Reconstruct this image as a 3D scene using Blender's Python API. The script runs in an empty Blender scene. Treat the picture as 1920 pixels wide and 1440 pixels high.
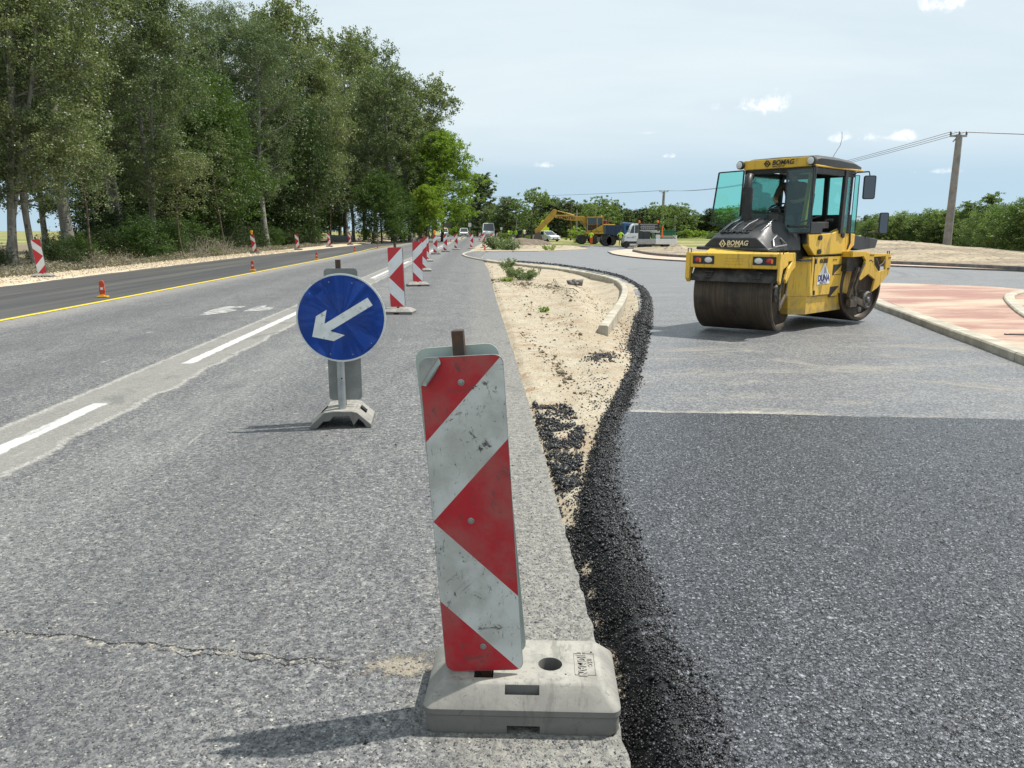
import bpy, bmesh, math, random
import numpy as np
from mathutils import Vector, Matrix, noise as mnoise

SC = bpy.context.scene
R_ = math.radians
# ------------------------------------------------------------------ camera
CAMH = 1.5; FPX = 1440.0; PITCH = math.atan(288/1440)
cam = bpy.data.objects.new('camera', bpy.data.cameras.new('camera'))
SC.collection.objects.link(cam); SC.camera = cam
cam.location = (0, 0, CAMH); cam.rotation_euler = (R_(90)-PITCH, 0, 0)
cam.data.sensor_width = 36; cam.data.lens = 27.0
cam.data.clip_start = 0.05; cam.data.clip_end = 4000
# ------------------------------------------------------------------ sun and sky
SUN_AZ = R_(74); SUN_EL = R_(60)      # azimuth from +Y towards +X
sdir = Vector((math.sin(SUN_AZ)*math.cos(SUN_EL), math.cos(SUN_AZ)*math.cos(SUN_EL), math.sin(SUN_EL)))
sun = bpy.data.objects.new('sun', bpy.data.lights.new('sun', 'SUN'))
sun.data.energy = 4.6; sun.data.angle = R_(0.55); sun.data.color = (1.0, 0.955, 0.88)
sun.rotation_euler = sdir.to_track_quat('Z', 'Y').to_euler()
SC.collection.objects.link(sun)
SC.view_settings.view_transform = 'Standard'; SC.view_settings.look = 'None'
SC.view_settings.exposure = 0.3; SC.view_settings.gamma = 1
W = bpy.data.worlds.new('World'); SC.world = W; W.use_nodes = True

class NT:
    """small helper round a node tree"""
    def __init__(s, nt): s.nt = nt; s.n = nt.nodes; s.l = nt.links
    def new(s, t, **kw):
        nd = s.n.new(t)
        for k, v in kw.items(): setattr(nd, k, v)
        return nd
    def put(s, sock, v):
        if hasattr(v, 'is_linked') or isinstance(v, bpy.types.NodeSocket): s.l.new(v, sock)
        elif isinstance(v, (tuple, list)) and len(v) == 3 and sock.type == 'RGBA': sock.default_value = (*v, 1)
        else: sock.default_value = v
    def m(s, op, a, b=0.0, c=0.0, clamp=False):
        nd = s.new('ShaderNodeMath', operation=op, use_clamp=clamp)
        s.put(nd.inputs[0], a); s.put(nd.inputs[1], b); s.put(nd.inputs[2], c)
        return nd.outputs[0]
    def mix(s, f, a, b, bt='MIX'):
        nd = s.new('ShaderNodeMix', data_type='RGBA', blend_type=bt)
        s.put(nd.inputs[0], f); s.put(nd.inputs[6], a); s.put(nd.inputs[7], b)
        return nd.outputs[2]
    def ramp(s, f, pts):
        nd = s.new('ShaderNodeValToRGB'); e = nd.color_ramp.elements
        while len(e) < len(pts): e.new(0.5)
        for i, (p, c) in enumerate(pts):
            e[i].position = p
            e[i].color = (c, c, c, 1) if not isinstance(c, (tuple, list)) else (*c, 1)
        s.put(nd.inputs[0], f); return nd.outputs[0]
    def sstep(s, x, a, b):
        nd = s.new('ShaderNodeMapRange', interpolation_type='SMOOTHSTEP')
        s.put(nd.inputs[0], x); nd.inputs[1].default_value = a; nd.inputs[2].default_value = b
        return nd.outputs[0]
    def noise(s, vec, scale, detail=3, rough=.55, out=0, dist=0.0):
        nd = s.new('ShaderNodeTexNoise'); s.put(nd.inputs['Vector'], vec)
        nd.inputs['Scale'].default_value = scale; nd.inputs['Detail'].default_value = detail
        nd.inputs['Roughness'].default_value = rough; nd.inputs['Distortion'].default_value = dist
        return nd.outputs[out]
    def vor(s, vec, scale, feature='F1', out='Distance', rnd=1.0):
        nd = s.new('ShaderNodeTexVoronoi', feature=feature); s.put(nd.inputs['Vector'], vec)
        nd.inputs['Scale'].default_value = scale; nd.inputs['Randomness'].default_value = rnd
        return nd.outputs[out]
    def scalev(s, vec, x, y, z):
        nd = s.new('ShaderNodeMapping'); s.put(nd.inputs[0], vec)
        nd.inputs['Scale'].default_value = (x, y, z); return nd.outputs[0]
    def sep(s, v):
        nd = s.new('ShaderNodeSeparateXYZ'); s.put(nd.inputs[0], v); return nd.outputs
    def bump(s, h, strength, dist, normal=None):
        nd = s.new('ShaderNodeBump'); s.put(nd.inputs['Height'], h)
        nd.inputs['Strength'].default_value = strength; nd.inputs['Distance'].default_value = dist
        if normal is not None: s.put(nd.inputs['Normal'], normal)
        return nd.outputs[0]

def sky():
    t = NT(W.node_tree); t.n.clear()
    out = t.new('ShaderNodeOutputWorld'); bg = t.new('ShaderNodeBackground')
    sk = t.new('ShaderNodeTexSky', sky_type='NISHITA'); sk.sun_disc = False
    sk.sun_elevation = SUN_EL; sk.sun_rotation = SUN_AZ; sk.dust_density = 0.4; sk.air_density = 1.0; sk.ozone_density = 1.0
    tc = t.new('ShaderNodeTexCoord'); g = tc.outputs['Generated']
    x, y, z = t.sep(g)
    zz = t.m('MAXIMUM', z, 0.03)
    cv = t.new('ShaderNodeCombineXYZ'); t.put(cv.inputs[0], t.m('DIVIDE', x, t.m('ADD', zz, .25))); t.put(cv.inputs[1], t.m('DIVIDE', y, t.m('ADD', zz, .25)))
    P = cv.outputs[0]
    veil = t.noise(t.scalev(P, .55, 1.0, 1), 1.3, 5, .55, dist=.4)
    veil = t.m('MULTIPLY', t.sstep(veil, .25, .75), t.sstep(z, .055, .11))
    veil = t.m('ADD', t.m('MULTIPLY', veil, .34), t.m('ADD', .20, t.m('MULTIPLY', t.sstep(z, .04, .14), .42)))
    hz = t.new('ShaderNodeCombineXYZ'); t.put(hz.inputs[0], x); t.put(hz.inputs[1], y); t.put(hz.inputs[2], t.m('ADD', t.m('MULTIPLY', t.m('MAXIMUM', z, 0.0), .85), .13)); t.put(sk.inputs['Vector'], hz.outputs[0]) if 'Vector' in sk.inputs else None
    col = t.mix(.62, sk.outputs[0], (4.6, 6.7, 8.0)); col = t.mix(veil, col, (8.0, 8.85, 9.2))
    # small fair-weather clouds, each at its own heading and height
    wob = t.noise(g, 34, 6, .62); wobc = t.m('MULTIPLY', t.m('SUBTRACT', wob, .5), 1.0)
    wob2 = t.noise(g, 90, 4, .6)
    total = None
    for (px, py, hw, hh, a) in CLOUDS:
        dx = (px-960)/FPX; dy = -(py-720)/FPX
        F = Vector((0, math.cos(PITCH), -math.sin(PITCH))); U = Vector((0, math.sin(PITCH), math.cos(PITCH)))
        d = (F + Vector((1, 0, 0))*dx + U*dy).normalized()
        rt = Vector((d.y, -d.x, 0)).normalized(); up = rt.cross(d)
        def dot(v):
            nd = t.new('ShaderNodeVectorMath', operation='DOT_PRODUCT'); t.put(nd.inputs[0], g); nd.inputs[1].default_value = v; return nd.outputs['Value']
        u = t.m('DIVIDE', dot(rt), hw/FPX); v = t.m('DIVIDE', dot(up), hh/FPX)
        # flat base, puffed top
        v = t.m('ADD', v, t.m('MULTIPLY', t.m('LESS_THAN', v, 0.0), t.m('MULTIPLY', v, .8)))
        rr = t.m('SQRT', t.m('ADD', t.m('MULTIPLY', u, u), t.m('MULTIPLY', v, v)))
        front = t.m('GREATER_THAN', dot(d), .9)
        den = t.sstep(t.m('ADD', rr, t.m('MULTIPLY', wobc, 4.6)), 1.15, .1)
        den = t.m('MULTIPLY', t.m('MULTIPLY', den, front), a)
        total = den if total is None else t.m('MAXIMUM', total, den)
    ccol = t.mix(t.sstep(wob2, .35, .6), (7.8, 8.6, 9.6), (12, 12.2, 12.4))
    col = t.mix(total, col, ccol)
    t.put(bg.inputs[0], col); bg.inputs[1].default_value = 0.087
    t.l.new(bg.outputs[0], out.inputs[0])
CLOUDS = [(1416, 201, 60, 20, .75), (1576, 259, 28, 10, .5), (1656, 258, 50, 13, .6), (1756, 4, 36, 26, .8), (1016, 311, 30, 9, .6), (1762, 322, 26, 5, .35), (1254, 293, 10, 4, .5), (1210, 250, 20, 4, .15)]
sky()
SC.cycles.max_bounces = 6; SC.cycles.transparent_max_bounces = 12; SC.cycles.sample_clamp_indirect = 4

# ------------------------------------------------------------------ geometry helpers
F_ = Vector((0, math.cos(PITCH), -math.sin(PITCH))); U_ = Vector((0, math.sin(PITCH), math.cos(PITCH)))
def ray(px, py): return F_ + Vector((1, 0, 0))*((px-960)/FPX) - U_*((py-720)/FPX)
def G(px, py, z=0.0):
    d = ray(px, py); t = (z-CAMH)/d.z; return Vector((0, 0, CAMH)) + d*t
def D(px, py, Y):
    d = ray(px, py); return Vector((0, 0, CAMH)) + d*(Y/d.y)
KR = .0463; YAW = math.atan(KR)
def RD(s, t, z=0.0):
    n = (1+KR*KR)**.5; return Vector(((s - KR*t)/n, (t + KR*s)/n, z))
def ST(p):
    n = (1+KR*KR)**.5; return ((p[0]+KR*p[1])/n, (p[1]-KR*p[0])/n)

def link(o, parent=None):
    SC.collection.objects.link(o)
    if parent is not None: o.parent = parent
    return o
def tag(o, label=None, cat=None, group=None, kind=None):
    if label: o['label'] = label
    if cat: o['category'] = cat
    if group: o['group'] = group
    if kind: o['kind'] = kind
    return o
def thing(name, label, cat, loc=(0, 0, 0), rz=0.0, group=None):
    o = link(bpy.data.objects.new(name, None)); o.location = loc; o.rotation_euler = (0, 0, rz)
    o.empty_display_size = .1
    return tag(o, label, cat, group)
def dup(o, parent=None, hide=None):
    c = o.copy(); SC.collection.objects.link(c); c.parent = parent
    if parent is not None: c.matrix_parent_inverse = o.matrix_parent_inverse
    for ch in list(o.children): dup(ch, c)
    return c

def raw_mesh(name, V, Fc, mats, mi=None, smooth=False):
    """numpy mesh: V (n,3), Fc (m,k) same-size faces"""
    V = np.asarray(V, dtype=np.float32); Fc = np.asarray(Fc, dtype=np.int32)
    me = bpy.data.meshes.new(name)
    me.vertices.add(len(V)); me.vertices.foreach_set('co', V.ravel())
    k = Fc.shape[1]
    me.loops.add(Fc.size); me.loops.foreach_set('vertex_index', Fc.ravel())
    me.polygons.add(len(Fc)); me.polygons.foreach_set('loop_start', np.arange(0, Fc.size, k, dtype=np.int32))
    try: me.polygons.foreach_set('loop_total', np.full(len(Fc), k, dtype=np.int32))
    except Exception: pass
    if mi is not None: me.polygons.foreach_set('material_index', np.asarray(mi, dtype=np.int32))
    me.update(calc_edges=True)
    for m in mats: me.materials.append(m)
    if smooth: me.shade_smooth()
    return me

class MB:
    def __init__(s): s.v = []; s.f = []; s.mi = []; s.M = Matrix()
    def add(s, vs, fs, mi=0):
        b = len(s.v)
        s.v += [tuple(s.M @ Vector(p)) for p in vs]
        s.f += [tuple(i+b for i in f) for f in fs]; s.mi += [mi]*len(fs); return s
    def box(s, a, b, mi=0):
        (x0, y0, z0), (x1, y1, z1) = a, b
        vs = [(x0, y0, z0), (x1, y0, z0), (x1, y1, z0), (x0, y1, z0), (x0, y0, z1), (x1, y0, z1), (x1, y1, z1), (x0, y1, z1)]
        return s.add(vs, [(0, 3, 2, 1), (4, 5, 6, 7), (0, 1, 5, 4), (1, 2, 6, 5), (2, 3, 7, 6), (3, 0, 4, 7)], mi)
    def cbox(s, c, d, mi=0):
        return s.box([c[i]-d[i]/2 for i in range(3)], [c[i]+d[i]/2 for i in range(3)], mi)
    def bar(s, p, q, w, h, mi=0, up=(0, 0, 1)):
        """rectangular bar from p to q, w across, h along up"""
        p = Vector(p); q = Vector(q); d = (q-p).normalized(); u = Vector(up)
        a = d.cross(u)
        if a.length < 1e-4: a = d.cross(Vector((0, 1, 0)))
        a.normalize(); b = a.cross(d)
        vs = []
        for c in (p, q):
            for sx, sy in ((-1, -1), (1, -1), (1, 1), (-1, 1)): vs.append(c + a*(sx*w/2) + b*(sy*h/2))
        return s.add(vs, [(0, 1, 2, 3), (7, 6, 5, 4), (0, 4, 5, 1), (1, 5, 6, 2), (2, 6, 7, 3), (3, 7, 4, 0)], mi)
    def tube(s, pts, r, n=10, mi=0, caps=True):
        pts = [Vector(p) for p in pts]
        if not isinstance(r, (list, tuple)): r = [r]*len(pts)
        vs = []; fs = []; a = None
        for i, p in enumerate(pts):
            d = (pts[min(i+1, len(pts)-1)] - pts[max(i-1, 0)]).normalized()
            if a is None:
                a = d.cross(Vector((0, 0, 1)))
                if a.length < .05: a = d.cross(Vector((1, 0, 0)))
            a = (a - d*a.dot(d)).normalized(); b = d.cross(a)
            for k in range(n):
                t = 2*math.pi*k/n; vs.append(p + (a*math.cos(t) + b*math.sin(t))*r[i])
        for i in range(len(pts)-1):
            for k in range(n):
                k2 = (k+1) % n; fs.append((i*n+k, i*n+k2, (i+1)*n+k2, (i+1)*n+k))
        if caps:
            fs.append(tuple(range(n-1, -1, -1))); e = (len(pts)-1)*n; fs.append(tuple(range(e, e+n)))
        return s.add(vs, fs, mi)
    def lathe(s, prof, axis='z', c=(0, 0, 0), n=24, mi=0):
        """prof: list of (r, h) along the axis"""
        vs = []; fs = []
        for (r, h) in prof:
            for k in range(n):
                t = 2*math.pi*k/n; u, v = r*math.cos(t), r*math.sin(t)
                q = (u, v, h) if axis == 'z' else ((h, u, v) if axis == 'x' else (v, h, u))
                vs.append((q[0]+c[0], q[1]+c[1], q[2]+c[2]))
        for i in range(len(prof)-1):
            for k in range(n):
                k2 = (k+1) % n; fs.append((i*n+k, i*n+k2, (i+1)*n+k2, (i+1)*n+k))
        if prof[0][0] > 1e-4: fs.append(tuple(range(n-1, -1, -1)))
        if prof[-1][0] > 1e-4: e = (len(prof)-1)*n; fs.append(tuple(range(e, e+n)))
        return s.add(vs, fs, mi)
    def prism(s, poly, lo, hi, axis='x', mi=0, side=None):
        """extrude a 2D polygon; axis x: poly=(y,z); y: (x,z); z: (x,y)"""
        n = len(poly)
        def q(p, h): return (h, p[0], p[1]) if axis == 'x' else ((p[0], h, p[1]) if axis == 'y' else (p[0], p[1], h))
        vs = [q(p, lo) for p in poly] + [q(p, hi) for p in poly]
        fs = [(i, (i+1) % n, n+(i+1) % n, n+i) for i in range(n)]
        s.add(vs, fs, mi if side is None else side)
        b = len(s.v)-2*n
        s.f += [tuple(b+i for i in range(n-1, -1, -1)), tuple(b+n+i for i in range(n))]; s.mi += [mi, mi]
        return s
    def loft(s, sections, mi=0, caps=True):
        """sections: list of equal-length closed loops of 3D points"""
        n = len(sections[0]); vs = [p for sec in sections for p in sec]; fs = []
        for i in range(len(sections)-1):
            for k in range(n):
                k2 = (k+1) % n; fs.append((i*n+k, i*n+k2, (i+1)*n+k2, (i+1)*n+k))
        if caps:
            fs.append(tuple(range(n-1, -1, -1))); e = (len(sections)-1)*n; fs.append(tuple(range(e, e+n)))
        return s.add(vs, fs, mi)
    def build(s, name, mats, parent=None, smooth=0, bevel=0.0, fix=True, seg=2):
        me = bpy.data.meshes.new(name); me.from_pydata(s.v, [], s.f)
        if not isinstance(mats, (list, tuple)): mats = [mats]
        for m in mats: me.materials.append(m)
        me.polygons.foreach_set('material_index', s.mi)
        if fix:
            bm = bmesh.new(); bm.from_mesh(me); bmesh.ops.recalc_face_normals(bm, faces=bm.faces); bm.to_mesh(me); bm.free()
        if smooth:
            me.shade_smooth(); me.set_sharp_from_angle(angle=R_(smooth))
        o = link(bpy.data.objects.new(name, me), parent)
        if bevel:
            bv = o.modifiers.new('bevel', 'BEVEL'); bv.width = bevel; bv.segments = seg; bv.limit_method = 'ANGLE'; bv.angle_limit = R_(40)
        return o

def text_obj(body, size, mat, parent, loc, rot, name='lettering', depth=.002, spacing=1.0, shear=0.0, bold=0.0, align='CENTER', xs=1.0):
    cu = bpy.data.curves.new(name, 'FONT'); cu.body = body; cu.size = size; cu.extrude = depth; cu.space_character = spacing
    cu.shear = shear; cu.offset = bold; cu.align_x = align; cu.align_y = 'CENTER'; cu.resolution_u = 3
    tmp = bpy.data.objects.new('tmp', cu); SC.collection.objects.link(tmp)
    bpy.context.view_layer.update()
    me = bpy.data.meshes.new_from_object(tmp.evaluated_get(bpy.context.evaluated_depsgraph_get()))
    bpy.data.objects.remove(tmp); me.materials.clear(); me.materials.append(mat); me.name = name
    if xs != 1.0: me.transform(Matrix.Diagonal((xs, 1, 1, 1)))
    o = link(bpy.data.objects.new(name, me), parent); o.location = loc; o.rotation_euler = rot
    return o

# ------------------------------------------------------------------ plain materials
MATS = {}
def mat(name, col, rough=.5, metal=0.0, col2=None, vs=6.0, lo=.4, hi=.65, bump=0.0, bs=80.0, bd=.002, spec=.5, coat=0.0, rvar=0.0, trans=0.0, emit=None):
    if name in MATS: return MATS[name]
    m = bpy.data.materials.new(name); m.use_nodes = True; t = NT(m.node_tree)
    b = t.n['Principled BSDF']; tc = t.new('ShaderNodeTexCoord'); o = tc.outputs['Object']
    c = col
    if col2 is not None:
        f = t.sstep(t.noise(o, vs, 6, .6), lo, hi); c = t.mix(f, col, col2)
        if rvar: t.put(b.inputs['Roughness'], t.m('ADD', t.m('MULTIPLY', f, rvar), rough))
        else: b.inputs['Roughness'].default_value = rough
    else: b.inputs['Roughness'].default_value = rough
    t.put(b.inputs['Base Color'], c)
    b.inputs['Metallic'].default_value = metal; b.inputs['Specular IOR Level'].default_value = spec
    b.inputs['Coat Weight'].default_value = coat
    if bump: t.put(b.inputs['Normal'], t.bump(t.noise(o, bs, 4, .6), bump, bd))
    if emit: t.put(b.inputs['Emission Color'], emit[0]); b.inputs['Emission Strength'].default_value = emit[1]
    MATS[name] = m; return m
def glass_mat(name, tint, refl=.12, dark=0.0):
    m = bpy.data.materials.new(name); m.use_nodes = True; t = NT(m.node_tree); t.n.clear()
    out = t.new('ShaderNodeOutputMaterial'); tr = t.new('ShaderNodeBsdfTransparent'); t.put(tr.inputs[0], tint)
    gl = t.new('ShaderNodeBsdfGlossy'); gl.inputs['Roughness'].default_value = .03
    fr = t.new('ShaderNodeFresnel'); fr.inputs[0].default_value = 1.45
    mx = t.new('ShaderNodeMixShader'); t.put(mx.inputs[0], t.m('ADD', t.m('MULTIPLY', fr.outputs[0], .8), refl*.1)); t.l.new(tr.outputs[0], mx.inputs[1]); t.l.new(gl.outputs[0], mx.inputs[2])
    t.l.new(mx.outputs[0], out.inputs[0]); MATS[name] = m; return m
# ================================================================== GROUND
def ground_mats():
    # -------- old worn road, object coords = (s, t, z)
    m = bpy.data.materials.new('worn_asphalt'); m.use_nodes = True; t = NT(m.node_tree); b = t.n['Principled BSDF']
    o = t.new('ShaderNodeTexCoord').outputs['Object']; s, tt, z = t.sep(o)
    wv = t.noise(o, 60, 2, .5, out=1)
    warp = t.new('ShaderNodeVectorMath', operation='MULTIPLY_ADD'); t.put(warp.inputs[0], wv); warp.inputs[1].default_value = (.008, .008, .008); t.put(warp.inputs[2], o)
    wo = warp.outputs[0]
    stone = t.vor(wo, 88, 'F1', 'Color'); sr, sg, sb = t.sep(stone)
    dist = t.vor(wo, 88, 'F1', 'Distance')
    dist2 = t.vor(wo, 210, 'F1', 'Distance'); st2 = t.sep(t.vor(wo, 210, 'F1', 'Color'))[0]
    big = t.noise(o, .7, 4, .6); mid = t.noise(t.scalev(o, 2.2, .7, 1), 2.4, 5, .62)
    base = t.ramp(sr, [(0, (.050, .052, .058)), (.35, (.11, .113, .12)), (.75, (.185, .187, .188)), (.93, (.23, .23, .225)), (1, (.37, .365, .34))])
    fine = t.mix(st2, (.06, .061, .066), (.24, .24, .235))
    base = t.mix(.33, base, fine)
    clump = t.noise(wo, 27, 4, .72); base = t.mix(1.0, base, t.ramp(clump, [(.34, (.38, .39, .42)), (.52, (.92, .92, .93)), (.68, (1.50, 1.48, 1.42))]), 'MULTIPLY')
    trk2 = t.m('MAXIMUM', t.sstep(t.m('ABSOLUTE', t.m('ADD', s, 1.45)), .55, .15), t.m('MAXIMUM', t.sstep(t.m('ABSOLUTE', t.m('ADD', s, 4.7)), .6, .2), t.sstep(t.m('ABSOLUTE', t.m('ADD', s, 6.3)), .6, .2)))
    base = t.mix(t.m('MULTIPLY', trk2, .30), base, (.065, .067, .075))
    gap = t.sstep(dist, .55, .9)
    base = t.mix(t.m('MULTIPLY', gap, .42), base, (.28, .27, .245))       # pale dust in the gaps
    pits = t.sstep(t.noise(wo, 95, 2, .6), .60, .70)
    base = t.mix(t.m('MULTIPLY', pits, .65), base, (.022, .023, .028))
    tone = t.m('ADD', t.m('MULTIPLY', big, .30), t.m('MULTIPLY', mid, .62))
    base = t.mix(1.0, base, t.ramp(tone, [(.28, (.76, .77, .80)), (.62, (1.24, 1.23, 1.2))]), 'MULTIPLY')
    # dusty wheel track beside the markings and pale, scraped strip along the right edge
    trk = t.m('MULTIPLY', t.sstep(t.m('ABSOLUTE', t.m('ADD', s, 2.35)), .5, .1), .3)
    base = t.mix(t.m('MULTIPLY', trk, mid), base, (.32, .315, .30))
    wob = t.m('MULTIPLY', t.m('SUBTRACT', t.noise(o, 3.0, 5, .65), .5), .5)
    strip = t.sstep(t.m('ADD', s, wob), -.30, .05)
    groove = t.m('MULTIPLY', t.m('ADD', t.m('SINE', t.m('ADD', t.m('MULTIPLY', s, 300), t.m('MULTIPLY', t.noise(t.scalev(o, 1, .5, 1), 14, 4, .7), 46))), 1.0), .5)
    groove = t.m('MULTIPLY', groove, t.sstep(t.noise(o, 40, 4, .7), .42, .62))
    scr = t.mix(t.m('MULTIPLY', groove, .55), (.245, .238, .215), (.10, .098, .09))
    scr = t.mix(t.m('MULTIPLY', gap, .45), scr, (.34, .32, .28))
    scr = t.mix(t.m('MULTIPLY', pits, .75), scr, (.07, .068, .062)); scr = t.mix(1.0, scr, t.ramp(clump, [(.34, (.6, .6, .6)), (.6, (1.18, 1.17, 1.15))]), 'MULTIPLY')
    base = t.mix(t.m('MULTIPLY', strip, t.m('ADD', .30, t.m('MULTIPLY', t.sstep(tt, 16, 5), .5))), base, scr)
    # lighter lane joint by the yellow line
    jn = t.m('MULTIPLY', t.sstep(t.m('ADD', s, t.m('MULTIPLY', wob, .6)), -7.0, -7.8), .45)
    base = t.mix(jn, base, (.33, .31, .29))
    # ground off marking band with wavy pale borders
    wv1 = t.m('MULTIPLY', t.m('SUBTRACT', t.noise(t.scalev(o, 0.0, 1, 0), 1.1, 6, .72), .5), .42)
    wv2 = t.m('MULTIPLY', t.m('SUBTRACT', t.noise(t.scalev(o, 3, 3, 0), 6, 4, .7), .5), .12)
    wv3 = t.m('MULTIPLY', t.m('SUBTRACT', t.noise(t.scalev(o, 0.0, 1, 0), 4.7, 4, .6), .5), .12)
    ctr = t.m('ADD', s, 3.33)
    lft = t.m('ADD', t.m('ADD', ctr, .37), t.m('ADD', wv3, wv2)); rgt = t.m('ADD', t.m('SUBTRACT', ctr, .38), t.m('ADD', wv1, wv2))
    band = t.m('MULTIPLY', t.sstep(lft, -.035, .02), t.sstep(rgt, .035, -.02))
    edge = t.m('MAXIMUM', t.sstep(t.m('ABSOLUTE', t.m('SUBTRACT', lft, .03)), .045, .005), t.sstep(t.m('ABSOLUTE', t.m('ADD', rgt, .03)), .045, .005))
    edge = t.m('MULTIPLY', edge, t.sstep(t.noise(wo, 55, 3, .6), .38, .6))
    bandc = t.mix(t.noise(wo, 130, 2, .6), (.16, .155, .14), (.37, .355, .32))
    base = t.mix(t.m('MULTIPLY', band, t.m('ADD', .42, t.m('MULTIPLY', mid, .45))), base, bandc)
    base = t.mix(t.m('MULTIPLY', t.m('MULTIPLY', edge, .45), band), base, (.58, .57, .53))
    # dashes of old white paint inside the band
    ph = t.m('FRACT', t.m('DIVIDE', t.m('SUBTRACT', tt, .95), 8.0))     # 6.8 = dash end, 9.1 = next start
    dash = t.m('SUBTRACT', 1.0, t.m('MULTIPLY', t.sstep(ph, .725, .735), t.sstep(ph, .998, .985)))
    pw = t.m('MULTIPLY', t.sstep(t.m('ADD', t.m('ABSOLUTE', t.m('SUBTRACT', ctr, t.m('MULTIPLY', wv3, .6))), t.m('MULTIPLY', wv2, .35)), .078, .048), dash)
    pw = t.m('MULTIPLY', pw, t.sstep(t.m('ADD', t.noise(wo, 60, 4, .7), t.m('MULTIPLY', t.noise(o, 5, 4, .7), .35)), .48, .62))
    base = t.mix(t.m('MULTIPLY', pw, .82), base, (.66, .655, .63))
    # rubbed-out arrow farther up the lane, pale scuffs
    scf = t.m('MULTIPLY', t.sstep(t.noise(t.scalev(o, 2.5, .5, 1), 1.6, 6, .75), .63, .70), .45)
    scf = t.m('MULTIPLY', scf, t.sstep(tt, 3.5, 6))
    base = t.mix(scf, base, (.46, .44, .40))
    # the transverse crack and its sandy crumbs
    cn = t.m('MULTIPLY', t.m('SUBTRACT', t.noise(t.scalev(o, 1, 0, 0), 3.5, 7, .72), .5), .22)
    cl = t.m('ADD', t.m('SUBTRACT', tt, 2.50), t.m('ADD', t.m('MULTIPLY', t.m('ADD', s, .45), .20), cn))
    cl2 = t.m('ADD', cl, t.m('ADD', .035, t.m('MULTIPLY', t.m('SUBTRACT', t.noise(t.scalev(o, 1, 0, 0), 9, 4, .7), .5), .12)))
    rng_ = t.m('MULTIPLY', t.sstep(s, -.35, -.6), t.sstep(s, -4, -2))
    thin = t.m('ADD', .0008, t.m('MULTIPLY', t.m('MAXIMUM', t.m('SUBTRACT', t.noise(t.scalev(o, 1, 0, 0), 14, 4, .7), .40), 0.0), .045))
    ck = t.m('MULTIPLY', t.m('LESS_THAN', t.m('ABSOLUTE', cl), thin), rng_)
    ck2 = t.m('MULTIPLY', t.m('LESS_THAN', t.m('ABSOLUTE', cl2), t.m('MULTIPLY', thin, .7)), t.m('MULTIPLY', rng_, t.sstep(s, -1.3, -1.1)))
    ck = t.m('MAXIMUM', ck, ck2)
    crumb = t.m('MULTIPLY', t.sstep(t.m('ABSOLUTE', t.m('ADD', cl, .015)), .04, .0), t.sstep(t.noise(wo, 22, 4, .7), .48, .62))
    crumb = t.m('MULTIPLY', crumb, rng_)
    base = t.mix(t.m('MULTIPLY', crumb, .8), base, (.42, .37, .28))
    hx = t.m('DIVIDE', t.m('ADD', s, .26), .17); hy = t.m('DIVIDE', t.m('SUBTRACT', tt, 2.47), .075)
    hr = t.m('ADD', t.m('SQRT', t.m('ADD', t.m('MULTIPLY', hx, hx), t.m('MULTIPLY', hy, hy))), t.m('MULTIPLY', t.m('SUBTRACT', t.noise(wo, 15, 6, .78), .5), 3.4))
    hole = t.sstep(hr, 1.0, .55)
    base = t.mix(hole, base, t.mix(t.noise(wo, 70, 4, .7), (.12, .105, .08), (.42, .37, .29)))
    base = t.mix(ck, base, (.012, .012, .013))
    stn = t.m('MULTIPLY', t.sstep(t.noise(t.scalev(o, 1, .6, 1), 1.9, 6, .7, dist=.8), .56, .66), .35); base = t.mix(stn, base, (.055, .055, .06))
    t.put(b.inputs['Base Color'], base); t.put(b.inputs['Roughness'], t.m('ADD', .55, t.m('MULTIPLY', sg, .35)))
    b.inputs['Specular IOR Level'].default_value = .4
    hgt = t.m('SUBTRACT', t.m('ADD', t.m('MULTIPLY', t.m('SUBTRACT', 1.0, dist), .55), t.m('MULTIPLY', sb, .4)), t.m('ADD', t.m('MULTIPLY', pits, .9), t.m('MULTIPLY', ck, 4)))
    hgt = t.m('SUBTRACT', hgt, t.m('MULTIPLY', hole, t.m('MULTIPLY', t.noise(wo, 40, 4, .7), 5)))
    hgt = t.m('SUBTRACT', hgt, t.m('MULTIPLY', t.m('MULTIPLY', groove, strip), .8))
    n1 = t.bump(hgt, .85, .0028)
    t.put(b.inputs['Normal'], n1); MATS['worn_asphalt'] = m

    # -------- newer, smooth lane on the left
    m = bpy.data.materials.new('newer_asphalt'); m.use_nodes = True; t = NT(m.node_tree); b = t.n['Principled BSDF']
    o = t.new('ShaderNodeTexCoord').outputs['Object']; s, tt, z = t.sep(o)
    tr = t.noise(t.scalev(o, 1.2, .03, 1), 1.5, 4, .6); f = t.noise(o, 90, 3, .6)
    c = t.mix(f, (.040, .041, .044), (.078, .079, .083)); c = t.mix(t.sstep(tr, .42, .62), c, (.098, .094, .088))
    c = t.mix(t.m('MULTIPLY', t.sstep(s, -12.6, -13.4), .6), c, (.25, .22, .17))
    t.put(b.inputs['Base Color'], c); b.inputs['Roughness'].default_value = .62; b.inputs['Specular IOR Level'].default_value = .3
    t.put(b.inputs['Normal'], t.bump(f, .4, .003)); MATS['newer_asphalt'] = m

    # -------- dusty binder course under the roller
    m = bpy.data.materials.new('binder_asphalt'); m.use_nodes = True; t = NT(m.node_tree); b = t.n['Principled BSDF']
    o = t.new('ShaderNodeTexCoord').outputs['Object']; s, tt, z = t.sep(o)
    wo = o; sr, sg, sb = t.sep(t.vor(wo, 75, 'F1', 'Color')); dist = t.vor(wo, 75)
    c = t.ramp(sr, [(0, (.085, .086, .09)), (.6, (.155, .155, .158)), (1, (.29, .285, .275))])
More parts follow.
